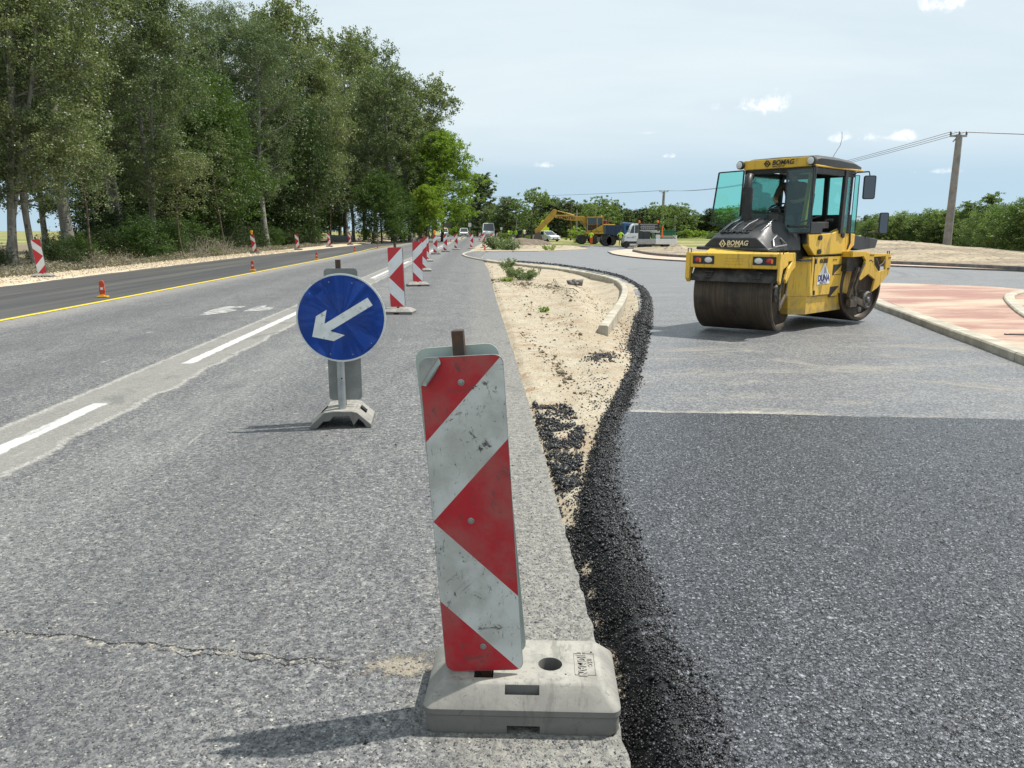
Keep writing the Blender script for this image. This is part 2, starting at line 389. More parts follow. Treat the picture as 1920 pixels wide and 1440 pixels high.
    mid = t.noise(t.scalev(o, .55, 1.3, 1), 1.1, 6, .68); c = t.mix(1.0, c, t.ramp(mid, [(.3, (.78, .8, .86)), (.7, (1.15, 1.15, 1.14))]), 'MULTIPLY')
    dust = t.m('MULTIPLY', t.sstep(t.noise(t.scalev(o, .7, 1.2, 1), 1.2, 7, .74, dist=1.0), .49, .68), .52)
    near = t.sstep(tt, 13.5, 9.0)
    dust = t.m('MULTIPLY', dust, t.m('ADD', .3, t.m('MULTIPLY', near, .85)))
    c = t.mix(dust, c, (.30, .27, .215))
    # line of sand swept up against the new mat
    jx = t.m('SUBTRACT', tt, t.m('ADD', 6.27, t.m('MULTIPLY', t.m('SUBTRACT', s, 2.3), -.035)))
    jn = t.m('SUBTRACT', jx, t.m('MULTIPLY', t.m('SUBTRACT', t.noise(o, 2.2, 6, .75), .25), .62))
    sw = t.m('MULTIPLY', t.sstep(jn, .10, -.10), t.sstep(s, 2.9, 1.9)); sw = t.m('MULTIPLY', sw, t.sstep(t.noise(o, 30, 4, .7), .30, .55))
    c = t.mix(t.m('MULTIPLY', sw, .9), c, (.50, .46, .37))
    # white scuffs
    wsc = t.m('MULTIPLY', t.sstep(t.noise(t.scalev(o, .9, 3.2, 1), 1.7, 7, .7, dist=1.2), .655, .70), .5)
    c = t.mix(t.m('MULTIPLY', wsc, near), c, (.42, .44, .46))
    # curved roller passes further off
    vv = t.new('ShaderNodeVectorMath', operation='SUBTRACT'); t.put(vv.inputs[0], o); vv.inputs[1].default_value = (6, 31, 0)
    x2, y2, z2 = t.sep(vv.outputs[0]); rad = t.m('SQRT', t.m('ADD', t.m('MULTIPLY', x2, x2), t.m('MULTIPLY', y2, y2)))
    rr = t.new('ShaderNodeCombineXYZ'); t.put(rr.inputs[0], rad); arcs = t.noise(rr.outputs[0], 1.3, 5, .7)
    arcs = t.m('MULTIPLY', t.sstep(arcs, .50, .60), t.sstep(tt, 22, 30))
    c = t.mix(t.m('MULTIPLY', arcs, .55), c, (.05, .05, .052))
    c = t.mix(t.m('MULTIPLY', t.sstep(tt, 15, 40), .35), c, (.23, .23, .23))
    t.put(b.inputs['Base Color'], c); t.put(b.inputs['Roughness'], t.m('ADD', .5, t.m('MULTIPLY', dust, .5))); b.inputs['Specular IOR Level'].default_value = .4
    t.put(b.inputs['Normal'], t.bump(t.m('SUBTRACT', sb, dist), .7, .0025)); MATS['binder_asphalt'] = m

    # -------- fresh wearing course: bitumen coated stones
    m = bpy.data.materials.new('fresh_asphalt'); m.use_nodes = True; t = NT(m.node_tree); b = t.n['Principled BSDF']
    o = t.new('ShaderNodeTexCoord').outputs['Object']; s, tt, z = t.sep(o)
    wv = t.noise(o, 70, 2, .5, out=1)
    warp = t.new('ShaderNodeVectorMath', operation='MULTIPLY_ADD'); t.put(warp.inputs[0], wv); warp.inputs[1].default_value = (.006, .006, .006); t.put(warp.inputs[2], o)
    wo = warp.outputs[0]
    sr, sg, sb = t.sep(t.vor(wo, 84, 'F1', 'Color')); dist = t.vor(wo, 84); d2 = t.vor(wo, 240); s2 = t.sep(t.vor(wo, 240, 'F1', 'Color'))[0]
    c = t.ramp(sr, [(0, (.012, .0125, .015)), (.35, (.046, .048, .055)), (.7, (.105, .109, .122)), (.92, (.20, .205, .222)), (1, (.38, .385, .40))])
    c = t.mix(.35, c, t.mix(s2, (.014, .015, .018), (.10, .104, .112)))
    big = t.noise(t.scalev(o, 1.4, .5, 1), 1.2, 4, .6)
    c = t.mix(1.0, c, t.ramp(big, [(.3, (.85, .86, .9)), (.7, (1.15, 1.15, 1.15))]), 'MULTIPLY')
    c = t.mix(t.m('MULTIPLY', t.sstep(dist, .48, .74), .85), c, (.006, .0062, .008))
    void = t.sstep(t.noise(wo, 70, 3, .65), .55, .63)
    c = t.mix(t.m('MULTIPLY', void, .8), c, (.006, .006, .008))
    t.put(b.inputs['Base Color'], c); t.put(b.inputs['Roughness'], t.m('ADD', .26, t.m('MULTIPLY', sg, .24)))
    b.inputs['Specular IOR Level'].default_value = .55
    hgt = t.m('SUBTRACT', t.m('ADD', t.m('MULTIPLY', sb, .55), t.m('MULTIPLY', t.m('SUBTRACT', 1, dist), .5)), t.m('ADD', t.m('MULTIPLY', void, 1.3), t.m('MULTIPLY', d2, .22)))
    t.put(b.inputs['Normal'], t.bump(hgt, .9, .0042)); MATS['fresh_asphalt'] = m

    # -------- sand
    def sandy(nm, c1, c2, c3, far=False):
        m = bpy.data.materials.new(nm); m.use_nodes = True; t = NT(m.node_tree); b = t.n['Principled BSDF']
        o = t.new('ShaderNodeTexCoord').outputs['Object']
        a = t.noise(o, 1.3 if not far else .12, 6, .66); g = t.noise(o, 46, 5, .7); p = t.vor(o, 120, 'F1', 'Color')
        c = t.mix(t.sstep(a, .35, .62), c1, c2); c = t.mix(t.sstep(t.noise(o, 2.1 if not far else .3, 5, .7), .53, .66), c, c3)
        c = t.mix(1.0, c, t.ramp(g, [(.3, (.66, .64, .61)), (.66, (1.14, 1.14, 1.14))]), 'MULTIPLY')
        pr = t.sep(p)[0]
        c = t.mix(t.m('MULTIPLY', t.m('GREATER_THAN', pr, .93), .5), c, (.2, .18, .15))
        t.put(b.inputs['Base Color'], c); b.inputs['Roughness'].default_value = .93; b.inputs['Specular IOR Level'].default_value = .15
        t.put(b.inputs['Normal'], t.bump(t.m('ADD', g, t.m('MULTIPLY', t.noise(o, 14, 4, .65), 1.4)), .7, .012)); MATS[nm] = m
    sandy('sand', (.375, .315, .23), (.44, .395, .31), (.35, .245, .165))
    sandy('gravel_sand', (.53, .44, .31), (.60, .52, .40), (.43, .35, .25))
    sandy('soil', (.17, .145, .10), (.24, .20, .14), (.13, .12, .07))
    # -------- earth with thin grass, large scale
    m = bpy.data.materials.new('field'); m.use_nodes = True; t = NT(m.node_tree); b = t.n['Principled BSDF']
    o = t.new('ShaderNodeTexCoord').outputs['Object']
    a = t.noise(o, .05, 6, .6); g = t.noise(o, 1.7, 6, .75)
    c = t.mix(t.sstep(a, .4, .6), (.16, .19, .065), (.33, .29, .15)); c = t.mix(1.0, c, t.ramp(g, [(.3, (.6, .6, .6)), (.7, (1.3, 1.3, 1.2))]), 'MULTIPLY')
    t.put(b.inputs['Base Color'], c); b.inputs['Roughness'].default_value = .95; b.inputs['Specular IOR Level'].default_value = .1
    t.put(b.inputs['Normal'], t.bump(g, .8, .05)); MATS['field'] = m
    # -------- heap of churned earth
    m = bpy.data.materials.new('heaped_earth'); m.use_nodes = True; t = NT(m.node_tree); b = t.n['Principled BSDF']
    o = t.new('ShaderNodeTexCoord').outputs['Object']
    a = t.noise(t.scalev(o, .35, 1, 1.5), .5, 6, .66); g = t.noise(o, 4.2, 6, .75)
    c = t.mix(t.sstep(a, .4, .62), (.27, .225, .17), (.43, .36, .26)); c = t.mix(t.m('MULTIPLY', t.sstep(g, .50, .62), .85), c, (.15, .125, .10))
    t.put(b.inputs['Base Color'], c); b.inputs['Roughness'].default_value = .95; b.inputs['Specular IOR Level'].default_value = .1
    t.put(b.inputs['Normal'], t.bump(t.noise(o, 9, 5, .7), .9, .06)); MATS['heaped_earth'] = m
    # -------- red pavers with sand swept over
    def pavers(nm, c1, c2, amt):
        m = bpy.data.materials.new(nm); m.use_nodes = True; t = NT(m.node_tree); b = t.n['Principled BSDF']
        o = t.new('ShaderNodeTexCoord').outputs['Object']
        br = t.new('ShaderNodeTexBrick'); t.put(br.inputs['Vector'], o); br.inputs['Scale'].default_value = 1.0
        br.inputs['Brick Width'].default_value = .2; br.inputs['Row Height'].default_value = .1; br.inputs['Mortar Size'].default_value = .012
        t.put(br.inputs['Color1'], c1); t.put(br.inputs['Color2'], c2); t.put(br.inputs['Mortar'], (.22, .17, .13))
        c = br.outputs[0]
        a = t.noise(t.scalev(o, .45, 1.1, 1), .75, 7, .66)
        c = t.mix(t.m('MULTIPLY', t.sstep(a, .40, .64), amt), c, (.56, .46, .34))
        t.put(b.inputs['Base Color'], c); b.inputs['Roughness'].default_value = .85
        t.put(b.inputs['Normal'], t.bump(br.outputs[1], -.4, .004)); MATS[nm] = m
    pavers('red_pavers', (.37, .175, .145), (.31, .145, .12), .68); pavers('pale_pavers', (.58, .42, .34), (.54, .38, .31), .8)
    mat('kerb_concrete', (.34, .31, .25), .85, col2=(.47, .435, .35), vs=3, bump=.5, bs=60, bd=.003)
    mat('grey_concrete', (.13, .12, .115), .85, col2=(.20, .185, .17), vs=3, bump=.5, bs=60, bd=.003)
    mat('yellow_paint', (.78, .58, .02), .55, col2=(.72, .50, .05), vs=7, bump=.3)
    mat('old_white_paint', (.40, .395, .38), .7, col2=(.17, .17, .168), vs=7, lo=.42, hi=.6)
    mat('bitumen', (.007, .0073, .0085), .42, col2=(.016, .0165, .019), vs=60, bump=.5, bs=300, bd=.002, spec=.55)
ground_mats()

def slab(name, poly, z0, z1, m, local_road=False, bev=0.0, kind='structure'):
    """flat slab with real sides; poly in world XY, or in road (s,t) for local_road"""
    b = MB(); b.prism([tuple(p[:2]) for p in poly], z0, z1, 'z')
    o = b.build(name, MATS[m], bevel=bev)
    if local_road: o.rotation_euler = (0, 0, YAW)
    if kind: o['kind'] = kind
    return o
def smooth_line(pts, n=6):
    """Catmull-Rom through points"""
    P = [Vector(p) for p in pts]; P = [P[0]*2-P[1]] + P + [P[-1]*2-P[-2]]; out = []
    for i in range(1, len(P)-2):
        for k in range(n):
            t = k/n; a, b, c, d = P[i-1], P[i], P[i+1], P[i+2]
            out.append(.5*((2*b)+(c-a)*t+(2*a-5*b+4*c-d)*t*t+(3*b-a-3*c+d)*t**3))
    out.append(P[-2]); return out
def ragged(pts, amp, step, seed=0, freq=8.0):
    """resample a polyline and roughen it sideways"""
    out = []
    for a, b in zip(pts[:-1], pts[1:]):
        a = Vector(a).to_2d(); b = Vector(b).to_2d(); L = (b-a).length; n = max(1, int(L/step)); nrm = Vector((-(b-a).y, (b-a).x)).normalized()
        for i in range(n):
            p = a.lerp(b, i/n); k = mnoise.noise(Vector((p.x*freq, p.y*freq, seed))) + .5*mnoise.noise(Vector((p.x*freq*3, p.y*freq*3, seed)))
            out.append(p + nrm*(k*amp))
    out.append(Vector(pts[-1]).to_2d()); return out

# base sheet to the horizon
b = MB(); b.add([(-1500, -40, -.34), (1500, -40, -.34), (1500, 2500, -.34), (-1500, 2500, -.34)], [(0, 1, 2, 3)])
b.build('ground', MATS['field'])['kind'] = 'structure'
# old road
redge = ragged([(.43, -3), (.43, 2), (.45, 5), (.46, 9), (.44, 16)], .012, .03, 3, 9) + [Vector((.47, 30)), Vector((.3, 46)), Vector((.8, 60)), Vector((3, 90)), Vector((4, 130)), Vector((4, 500))]
slab('road', [(-8.05, -3)] + redge + [(-8.3, 500), (-8.3, 60), (-8.05, 40)], -.32, 0, 'worn_asphalt', True)
lane = ragged([(-12.9, -3), (-12.6, 16), (-13.0, 26), (-13.4, 45), (-12.0, 90)], .10, .4, 5, .8)[::-1]
slab('new_lane', [(-8.05, -3), (-8.05, 40), (-8.3, 60), (-8.3, 500), (-12, 500)] + lane, -.32, .003, 'newer_asphalt', True)
# yellow line: thin strip of thermoplastic laid over the joint
yl = [(-8.20, -3), (-8.06, 12), (-8.02, 20), (-8.06, 40), (-8.35, 56), (-8.7, 68), (-8.2, 85), (-5.5, 100), (-3.4, 115), (-2.6, 135), (-2.2, 200)]
yp = smooth_line([(*p, 0) for p in yl], 8)
b = MB()
for i in range(len(yp)-1):
    p, q = yp[i], yp[i+1]; b.add([(p.x-.065, p.y, .008), (p.x+.065, p.y, .008), (q.x+.065, q.y, .008), (q.x-.065, q.y, .008)], [(0, 1, 2, 3)])
o = b.build('yellow_line', MATS['yellow_paint']); o.rotation_euler.z = YAW; o['kind'] = 'structure'
# old arrow marking, mostly rubbed away; further white line
b = MB()
for poly in ([(371, 592), (392, 582), (425, 574), (462, 574), (452, 577), (430, 578), (446, 581), (425, 586), (400, 589)],
             [(455, 584), (482, 574), (500, 572), (497, 576), (515, 576), (505, 581), (480, 583)]):
    b.add([tuple(G(*p, .004)) for p in poly], [tuple(range(len(poly)))])
o = b.build('arrow_marking', MATS['old_white_paint']); o['kind'] = 'structure'
b = MB()
for t0, t1, s0 in ((24, 31, -3.15), (35, 60, -3.2), (62, 98, -2.95)):
    b.add([(s0-.06, t0, .005), (s0+.06, t0, .005), (s0+.07, t1, .005), (s0-.05, t1, .005)], [(0, 1, 2, 3)])
o = b.build('white_line', MATS['old_white_paint']); o.rotation_euler.z = YAW; o['kind'] = 'structure'

def heightfield(name, xs, ys, fn, m, smooth=True):
    nx, ny = len(xs), len(ys)
    V = np.array([(x, y, fn(x, y)) for y in ys for x in xs])
    i = np.arange(nx-1)[None, :] + nx*np.arange(ny-1)[:, None]; i = i.ravel()
    me = raw_mesh(name, V, np.stack([i, i+1, i+nx+1, i+nx], 1), [MATS[m]], smooth=smooth)
    o = link(bpy.data.objects.new(name, me)); o['kind'] = 'structure'; return o
def fbm(x, y, f, o=4, s=0.0):
    v = 0; a = 1; n = 0
    for k in range(o):
        v += a*mnoise.noise(Vector((x*f, y*f, s+k*7))); n += a; a *= .5; f *= 2.05
    return v/n
# sandy shoulder left of the new lane (road coordinates)
def sh(s, t):
    z = .012 + .035*fbm(s, t, 1.5, 4, 2) - max(0, (-15.0 - s))*.04
    if s > -13.6: z = min(z, .03 - (s+13.6)*.16)
    return z
o = heightfield('shoulder', np.concatenate([np.linspace(-19, -16, 8), np.linspace(-15.8, -12.2, 26)]), np.concatenate([np.arange(5, 50, .3), np.arange(50, 130, 1.5)]), sh, 'gravel_sand')
o.rotation_euler.z = YAW
o = heightfield('forest_floor', np.linspace(-60, -15.2, 50), np.concatenate([np.arange(2, 80, 1.0), np.arange(80, 220, 4)]), lambda s, t: -.02+.16*fbm(s, t, .5, 4, 9) - (.3 if s < -24 else 0), 'soil'); o.rotation_euler.z = YAW

# ---------------- new asphalt outlines (world XY, from the ground plane)
edge_px = [(1185, 1460), (1160, 1300), (1132, 1180), (1088, 1050), (1064, 940), (1090, 865), (1112, 800), (1150, 720), (1176, 660), (1192, 600), (1197, 560), (1184, 533), (1135, 513), (1040, 497), (960, 490), (905, 484), (885, 479), (893, 474), (930, 470), (985, 467), (1050, 466), (1110, 462), (1020, 457), (990, 454)]
edge_w = [G(*p).to_2d() for p in edge_px]
edge_w = [Vector((.40, .6))] + edge_w
binder = [p.copy() for p in edge_w] + [Vector((3, 118)), Vector((30, 150)), Vector((60, 150)), Vector((90, 60)), Vector((90, -3)), Vector((.6, -3))]
binder = [p + Vector((.10, 0)) if i < 11 else p for i, p in enumerate(binder)]
slab('new_road', binder, -.32, -.035, 'binder_asphalt')
# finished wearing course, stops along a straight cross joint
jl = G(1165, 774); jr = G(1945, 790)
fresh_l = [(.64, -3), (.64, .6)] + [tuple(G(*p).to_2d()) for p in [(1277, 1460), (1243, 1300), (1198, 1180), (1157, 1040), (1126, 940), (1130, 860), (1144, 800)]]
fresh = fresh_l + [(jl.x, jl.y)] + [tuple(p) for p in ragged([(jl.x+.02, jl.y), (jr.x, jr.y)], .035, .03, 8, 3)] + [(jr.x+4, jr.y-.2), (12, -3)]
slab('fresh_road', fresh, -.034, .012, 'fresh_asphalt')

# ---------------- sand island between the old and the new road
def island(x, y):
    s, t = ST((x, y)); d = s - .46
    z = -.035 + .03*fbm(x, y, 1.6, 4, 1) + .035*fbm(x, y, 6, 4, 5) + .012*abs(math.sin(x*34+3*fbm(x, y, 2, 2, 8)))*max(0, fbm(x, y, .8, 3, 12)+.2)
    # shallow ridge along the middle, hollow against the kerb
    z += .11*math.exp(-((x-1.15-.03*(y-8))/.38)**2)*max(0, min(1, (y-7)/3))*max(0, min(1, (24-y)/6))
    hol = math.exp(-((x-(1.75+.06*(y-12)))/.5)**2)*max(0, min(1, (y-8.5)/3))*max(0, min(1, (30-y)/6))
    z -= .15*hol + .10*math.exp(-((x-1.30)/.35)**2-((y-11.0)/.9)**2)
    if y > 15: z += .05*max(0, fbm(x, y, .9, 4, 3))*min(1, (y-15)/4)
    z -= .035*max(0, 1-abs(d)/.09)
    if y < 5.3: z -= .03
    return z
xs = np.concatenate([np.arange(.25, 3.0, .035), np.arange(3.0, 4.2, .12)]); ys = np.concatenate([np.arange(1.2, 14, .035), np.arange(14, 24, .09), np.arange(24, 52, .5)])
b = None
def isl2(x, y):
    # keep the sheet under the road slabs outside the island
    z = island(x + (-.0463*(y-5) if y > 14 else 0)*0, y)
    return min(z, .06)
# one grid, sheared to follow the old road
xs2 = np.concatenate([np.arange(.30, 3.1, .035), np.arange(3.1, 5.2, .15)])
V = []
for y in ys:
    for x in xs2:
        X = x - KR*y; V.append((X, y, isl2(X, y) if x > .40 else -.09))
V = np.array(V); nx = len(xs2); i = (np.arange(nx-1)[None, :] + nx*np.arange(len(ys)-1)[:, None]).ravel()
# drop anything lying under the new road
ex = np.array([e.x for e in edge_w[:20]]); ey = np.array([e.y for e in edge_w[:20]]); od = np.argsort(ey)
lim = np.interp(V[:, 1], ey[od], ex[od]); V[:, 2] = np.where(V[:, 0] > lim + .10, np.minimum(V[:, 2], -.06), V[:, 2])
me = raw_mesh('sand_island', V, np.stack([i, i+1, i+nx+1, i+nx], 1), [MATS['sand']], smooth=True)
o = link(bpy.data.objects.new('sand_island', me)); o['kind'] = 'structure'
# far lobe of bare earth beyond the roundabout arm
lobe = [G(*p).to_2d() for p in [(880, 471), (925, 471.5), (960, 471), (1010, 471), (1060, 469), (1105, 466.5), (1040, 459), (1000, 456), (940, 455), (905, 456), (893, 462)]]
slab('verge_base', [tuple(G(*p).to_2d()) for p in [(860, 483), (885, 485), (907, 482.5), (893, 476.5), (899, 472), (899, 462), (862, 468)]], -.32, -.02, 'sand')
slab('verge', lobe, -.32, .006, 'sand')

# ---------------- kerb round the island (thing made of concrete lengths) 
kp = [G(*p, .06) for p in [(1131, 611), (1146, 590), (1163, 566), (1171, 548), (1170, 536), (1157, 525), (1128, 516), (1085, 508), (1040, 502), (985, 496), (930, 490), (893, 484), (873, 479), (869, 475), (884, 470.5), (905, 469)]]
def kerb(name, pts, w, z0, z1, m, label, cat, gap=.99, L=1.0, group=None):
    t = thing(name, label, cat, (0, 0, 0), 0, group)
    P = smooth_line(pts, 12); seg = []; acc = 0; cur = [P[0]]
    b = MB(); lst = P[0]; run = 0; chain = [P[0]]
    for p in P[1:]:
        run += (p-lst).length; chain.append(p); lst = p
        if run >= L or p is P[-1]:
            vs = []; n = len(chain)
            for i, c in enumerate(chain):
                d = (chain[min(i+1, n-1)]-chain[max(i-1, 0)]); d.z = 0; d.normalize(); nr = Vector((-d.y, d.x, 0))
                e = Vector((0, 0, 0)) if i not in (0, n-1) else (d*.009 if i == 0 else -d*.009)
                ch = .02
                vs.append([(c+nr*(w/2)+e)[:2]+(z0,), (c+nr*(w/2)+e)[:2]+(z1-ch,), (c+nr*(w/2-ch)+e)[:2]+(z1,), (c-nr*(w/2-ch)+e)[:2]+(z1,), (c-nr*(w/2)+e)[:2]+(z1-ch,), (c-nr*(w/2)+e)[:2]+(z0,)])
            b.loft([[tuple(q) for q in sec] for sec in vs]); chain = [p]; run = 0
    b.build('kerbstone_row', MATS[m], t); return t
kerb('kerb', kp, .15, -.22, .065, 'kerb_concrete', 'pale concrete kerb curving round the sand island beside the old road', 'kerb')
# ================================================================== LOOSE ASPHALT
def ico():
    bm = bmesh.new(); bmesh.ops.create_icosphere(bm, subdivisions=1, radius=1)
    v = np.array([tuple(x.co) for x in bm.verts]); f = np.array([[q.index for q in x.verts] for x in bm.faces]); bm.free(); return v, f
ICV, ICF = ico()
CUV = np.array([(-1, -1, -.8), (1, -.9, -.7), (.9, 1, -.8), (-.9, .8, -.7), (-.8, -.7, .7), (.6, -.8, .8), (.8, .7, .6), (-.6, .9, .8)])*.8
CUF = np.array([(0, 2, 1), (0, 3, 2), (4, 5, 6), (4, 6, 7), (0, 1, 5), (0, 5, 4), (1, 2, 6), (1, 6, 5), (2, 3, 7), (2, 7, 6), (3, 0, 4), (3, 4, 7)])
def scatter(name, P, S, m, rng, base=(ICV, ICF), kind='stuff', flat=1.0):
    """P (n,3) centres, S (n,) sizes -> one mesh of angular lumps"""
    n = len(P); bv, bf = base; k = len(bv)
    A = rng.normal(size=(n, 3, 3)); Q, _ = np.linalg.qr(A)
    sc = S[:, None]*rng.uniform(.65, 1.25, (n, 3)); 
    jit = rng.uniform(.55, 1.35, (n, k, 1))
    V = (bv[None]*jit*sc[:, None, :]) @ Q
    V[:, :, 2] *= flat
    V += P[:, None, :]
    F = (bf[None] + (np.arange(n)*k)[:, None, None]).reshape(-1, 3)
    me = raw_mesh(name, V.reshape(-1, 3), F, [MATS[m]])
    o = link(bpy.data.objects.new(name, me)); o['kind'] = kind; return o
rng = np.random.default_rng(4)
Lc = smooth_line([(*p, 0) for p in edge_w[:19]], 6)
rc = [(1365, 1460), (1312, 1300), (1243, 1180), (1196, 1040), (1160, 940), (1152, 860), (1160, 800), (1192, 720), (1212, 650), (1222, 590), (1219, 555), (1200, 532), (1146, 511), (1050, 495.5), (965, 488.5), (907, 483), (885, 478), (893, 473)]
rw = [G(*p) for p in rc]; rw = [Vector((.75, .6, 0))] + rw
Rc = smooth_line(rw, 6)
n = min(len(Lc), len(Rc))
# lumpy berm under the crumbs
nb = 14; V = []; F = []
Lf = []; Rf = []
for i in range(n-1):
    if Lc[i].y > 38: break
    k = max(1, int((Rc[i+1]-Rc[i]).length/.05))
    for j in range(k): Lf.append(Lc[i].lerp(Lc[i+1], j/k)); Rf.append(Rc[i].lerp(Rc[i+1], j/k))
def bermz(u, x, y):
    u0 = min(1, max(0, u)); k0 = min(1, u0/.62); z = -.095 + .113*(k0*k0*(3-2*k0)) - max(0, u0-.62)*.09 - (.045 if y > 6.6 else 0)*max(0, (u0-.55)/.45)
    return z + .022*fbm(x, y, 9, 4, 4)*(1-abs(u0-.45)) 
for i, (l, r) in enumerate(zip(Lf, Rf)):
    for j in range(nb+1):
        u = j/nb; q = l.lerp(r, u); V.append((q.x, q.y, bermz(u, q.x, q.y)))
nn = len(Lf); i = (np.arange(nb)[None, :] + (nb+1)*np.arange(nn-1)[:, None]).ravel()
me = raw_mesh('asphalt_edge', np.array(V), np.stack([i, i+1, i+nb+2, i+nb+1], 1), [MATS['bitumen']], smooth=True)
o = link(bpy.data.objects.new('asphalt_edge', me)); o['kind'] = 'structure'
def berm_pts(cnt, ylo, yhi, umin=-.12, umax=1.0, pw=1.0, out=0):
    Lx = np.array([tuple(p) for p in Lf]); Rx = np.array([tuple(p) for p in Rf]); ids = np.where((Lx[:, 1] > ylo) & (Lx[:, 1] < yhi))[0]
    # area weight
    w = np.linalg.norm(Rx[ids]-Lx[ids], axis=1); w /= w.sum(); k = rng.choice(ids, cnt, p=w)
    u = umin + (umax-umin)*rng.random(cnt)**pw
    P = Lx[k] + (Rx[k]-Lx[k])*u[:, None]; P[:, :2] += rng.normal(0, .02, (cnt, 2))
    P[:, 2] = [max(bermz(a, p[0], p[1]), (.012 if p[1] < 6.2 else -.035) if a > .66 else -1) for a, p in zip(u, P)]; return P, u
P1, u1 = berm_pts(38000, .9, 3.2, -.1, 1.3, 1.15); S1 = .0034*np.exp(rng.normal(0, .38, len(P1)))
k1 = rng.random(len(u1)) > np.clip((u1-.62)*1.55, 0, 1); P1 = P1[k1]; S1 = S1[k1]
P2, u2 = berm_pts(36000, 3.2, 8, -.22, 1.3, 1.1); S2 = .0046*np.exp(rng.normal(0, .42, len(P2)))
k2 = rng.random(len(u2)) > np.clip((u2-.60)*1.7, 0, 1); P2 = P2[k2]; S2 = S2[k2]
P3, u3 = berm_pts(15000, 8, 22, umax=1.0); S3 = .0085*np.exp(rng.normal(0, .4, len(P3)))
P4, u4 = berm_pts(1500, 22, 38, umax=.8); S4 = rng.uniform(.015, .028, len(P4))
P = np.concatenate([P1, P2, P3, P4]); S = np.concatenate([S1, S2, S3, S4]); P[:, 2] += rng.uniform(-.3, .9, len(P))*S
scatter('loose_asphalt', P, S, 'bitumen', rng, base=(CUV, CUF))
tag(bpy.data.objects['loose_asphalt'], 'black crumbs of loose asphalt heaped along the edge of the fresh mat', 'loose asphalt')
# spilled patch between kerb-less sand tip and the old road, and a few stray crumbs
def isl_z(x, y): return isl2(x, y) if x+KR*y > .4 else -.09
pts = []; sz = []
for (px, py, sx, sy, cnt, s) in ((1085, 1010, 9, 60, 300, .008), (1060, 880, 26, 50, 700, .007), (1040, 800, 60, 40, 500, .006), (1127, 677, 26, 7, 420, .011), (1150, 585, 16, 22, 160, .012), (1180, 620, 20, 60, 500, .010),
                               (1080, 690, 90, 90, 260, .006), (1060, 560, 80, 60, 90, .012), (1120, 740, 30, 40, 300, .007), (1010, 780, 10, 20, 150, .008)):
    for _ in range(cnt):
        q = G(px + rng.normal(0, sx*.62), py + rng.normal(0, sy*.62), -.03)
        s_, t_ = ST(q)
        if s_ < .44: continue
        k = s*rng.uniform(.4, 1.3); pts.append((q.x, q.y, isl_z(q.x, q.y)+k*.4 + (rng.uniform(0, .03) if cnt > 1000 else 0))); sz.append(k)
for _ in range(5200):     # the tongue of spilled mix between the old edge and the new mat
    v = rng.random(); y_ = 758 + 150*v**.9; x0 = np.interp(y_, [758, 800, 850, 908], [1004, 1012, 1028, 1050]); x1 = np.interp(y_, [758, 800, 850, 908], [1062, 1098, 1090, 1084]); px_ = x0 + (x1-x0)*rng.random()
    q = G(px_ + rng.normal(0, 3), y_, -.03)
    if fbm(q.x, q.y, 6, 3, 31) < -.10 - .25*(rng.random()-.5): continue
    if ST(q)[0] < .455: continue
    k = .0058*math.exp(rng.normal(0, .5)); pts.append((q.x, q.y, isl_z(q.x, q.y) + k*.4 + .028*max(0, fbm(q.x, q.y, 9, 3, 7)+.3)*rng.random())); sz.append(k)
scatter('spilled_asphalt', np.array(pts), np.array(sz), 'bitumen', rng, base=(CUV, CUF))
tag(bpy.data.objects['spilled_asphalt'], 'scattered black asphalt crumbs on the pale sand', 'loose asphalt')
# pale pebbles and clods on the sand and on the shoulder
pts = []; sz = []
for _ in range(1500):
    y = rng.uniform(3, 24); x = rng.uniform(.47, 3.4) - KR*y
    lx = np.interp(y, ey[od], ex[od])
    if x > lx: continue
    k = rng.uniform(.003, .011)*(1 + y*.04); pts.append((x, y, isl_z(x, y)+k*.2)); sz.append(k)
for _ in range(3600):
    s = rng.uniform(-16.6, -13.3); t = rng.uniform(16, 60); q = RD(s, t); k = rng.uniform(.01, .035)*(1 + t*.01); pts.append((q.x, q.y, sh(s, t)+k*.2)); sz.append(k)
scatter('pebbles', np.array(pts), np.array(sz), 'gravel_sand', rng)
tag(bpy.data.objects['pebbles'], 'pale pebbles and clods strewn over the sand and the shoulder', 'pebbles')
# loose stones on the old road near the camera: small pale and dark chips in relief
pts = []; sz = []
for _ in range(900):
    t = 1.5 + 5.0*rng.random()**1.5; s = rng.uniform(-2.6, .42)*max(.5, t/2.2)
    if s > .42: continue
    q = RD(s, t); k = rng.uniform(.0012, .0034); pts.append((q.x, q.y, k*.4)); sz.append(k)
mat('chip', (.26, .25, .225), .8, col2=(.50, .48, .42), vs=2000)
scatter('stone_chips', np.array(pts), np.array(sz), 'chip', rng, base=(CUV, CUF))
tag(bpy.data.objects['stone_chips'], 'tiny pale stone chips lying on the worn old road', 'chips')
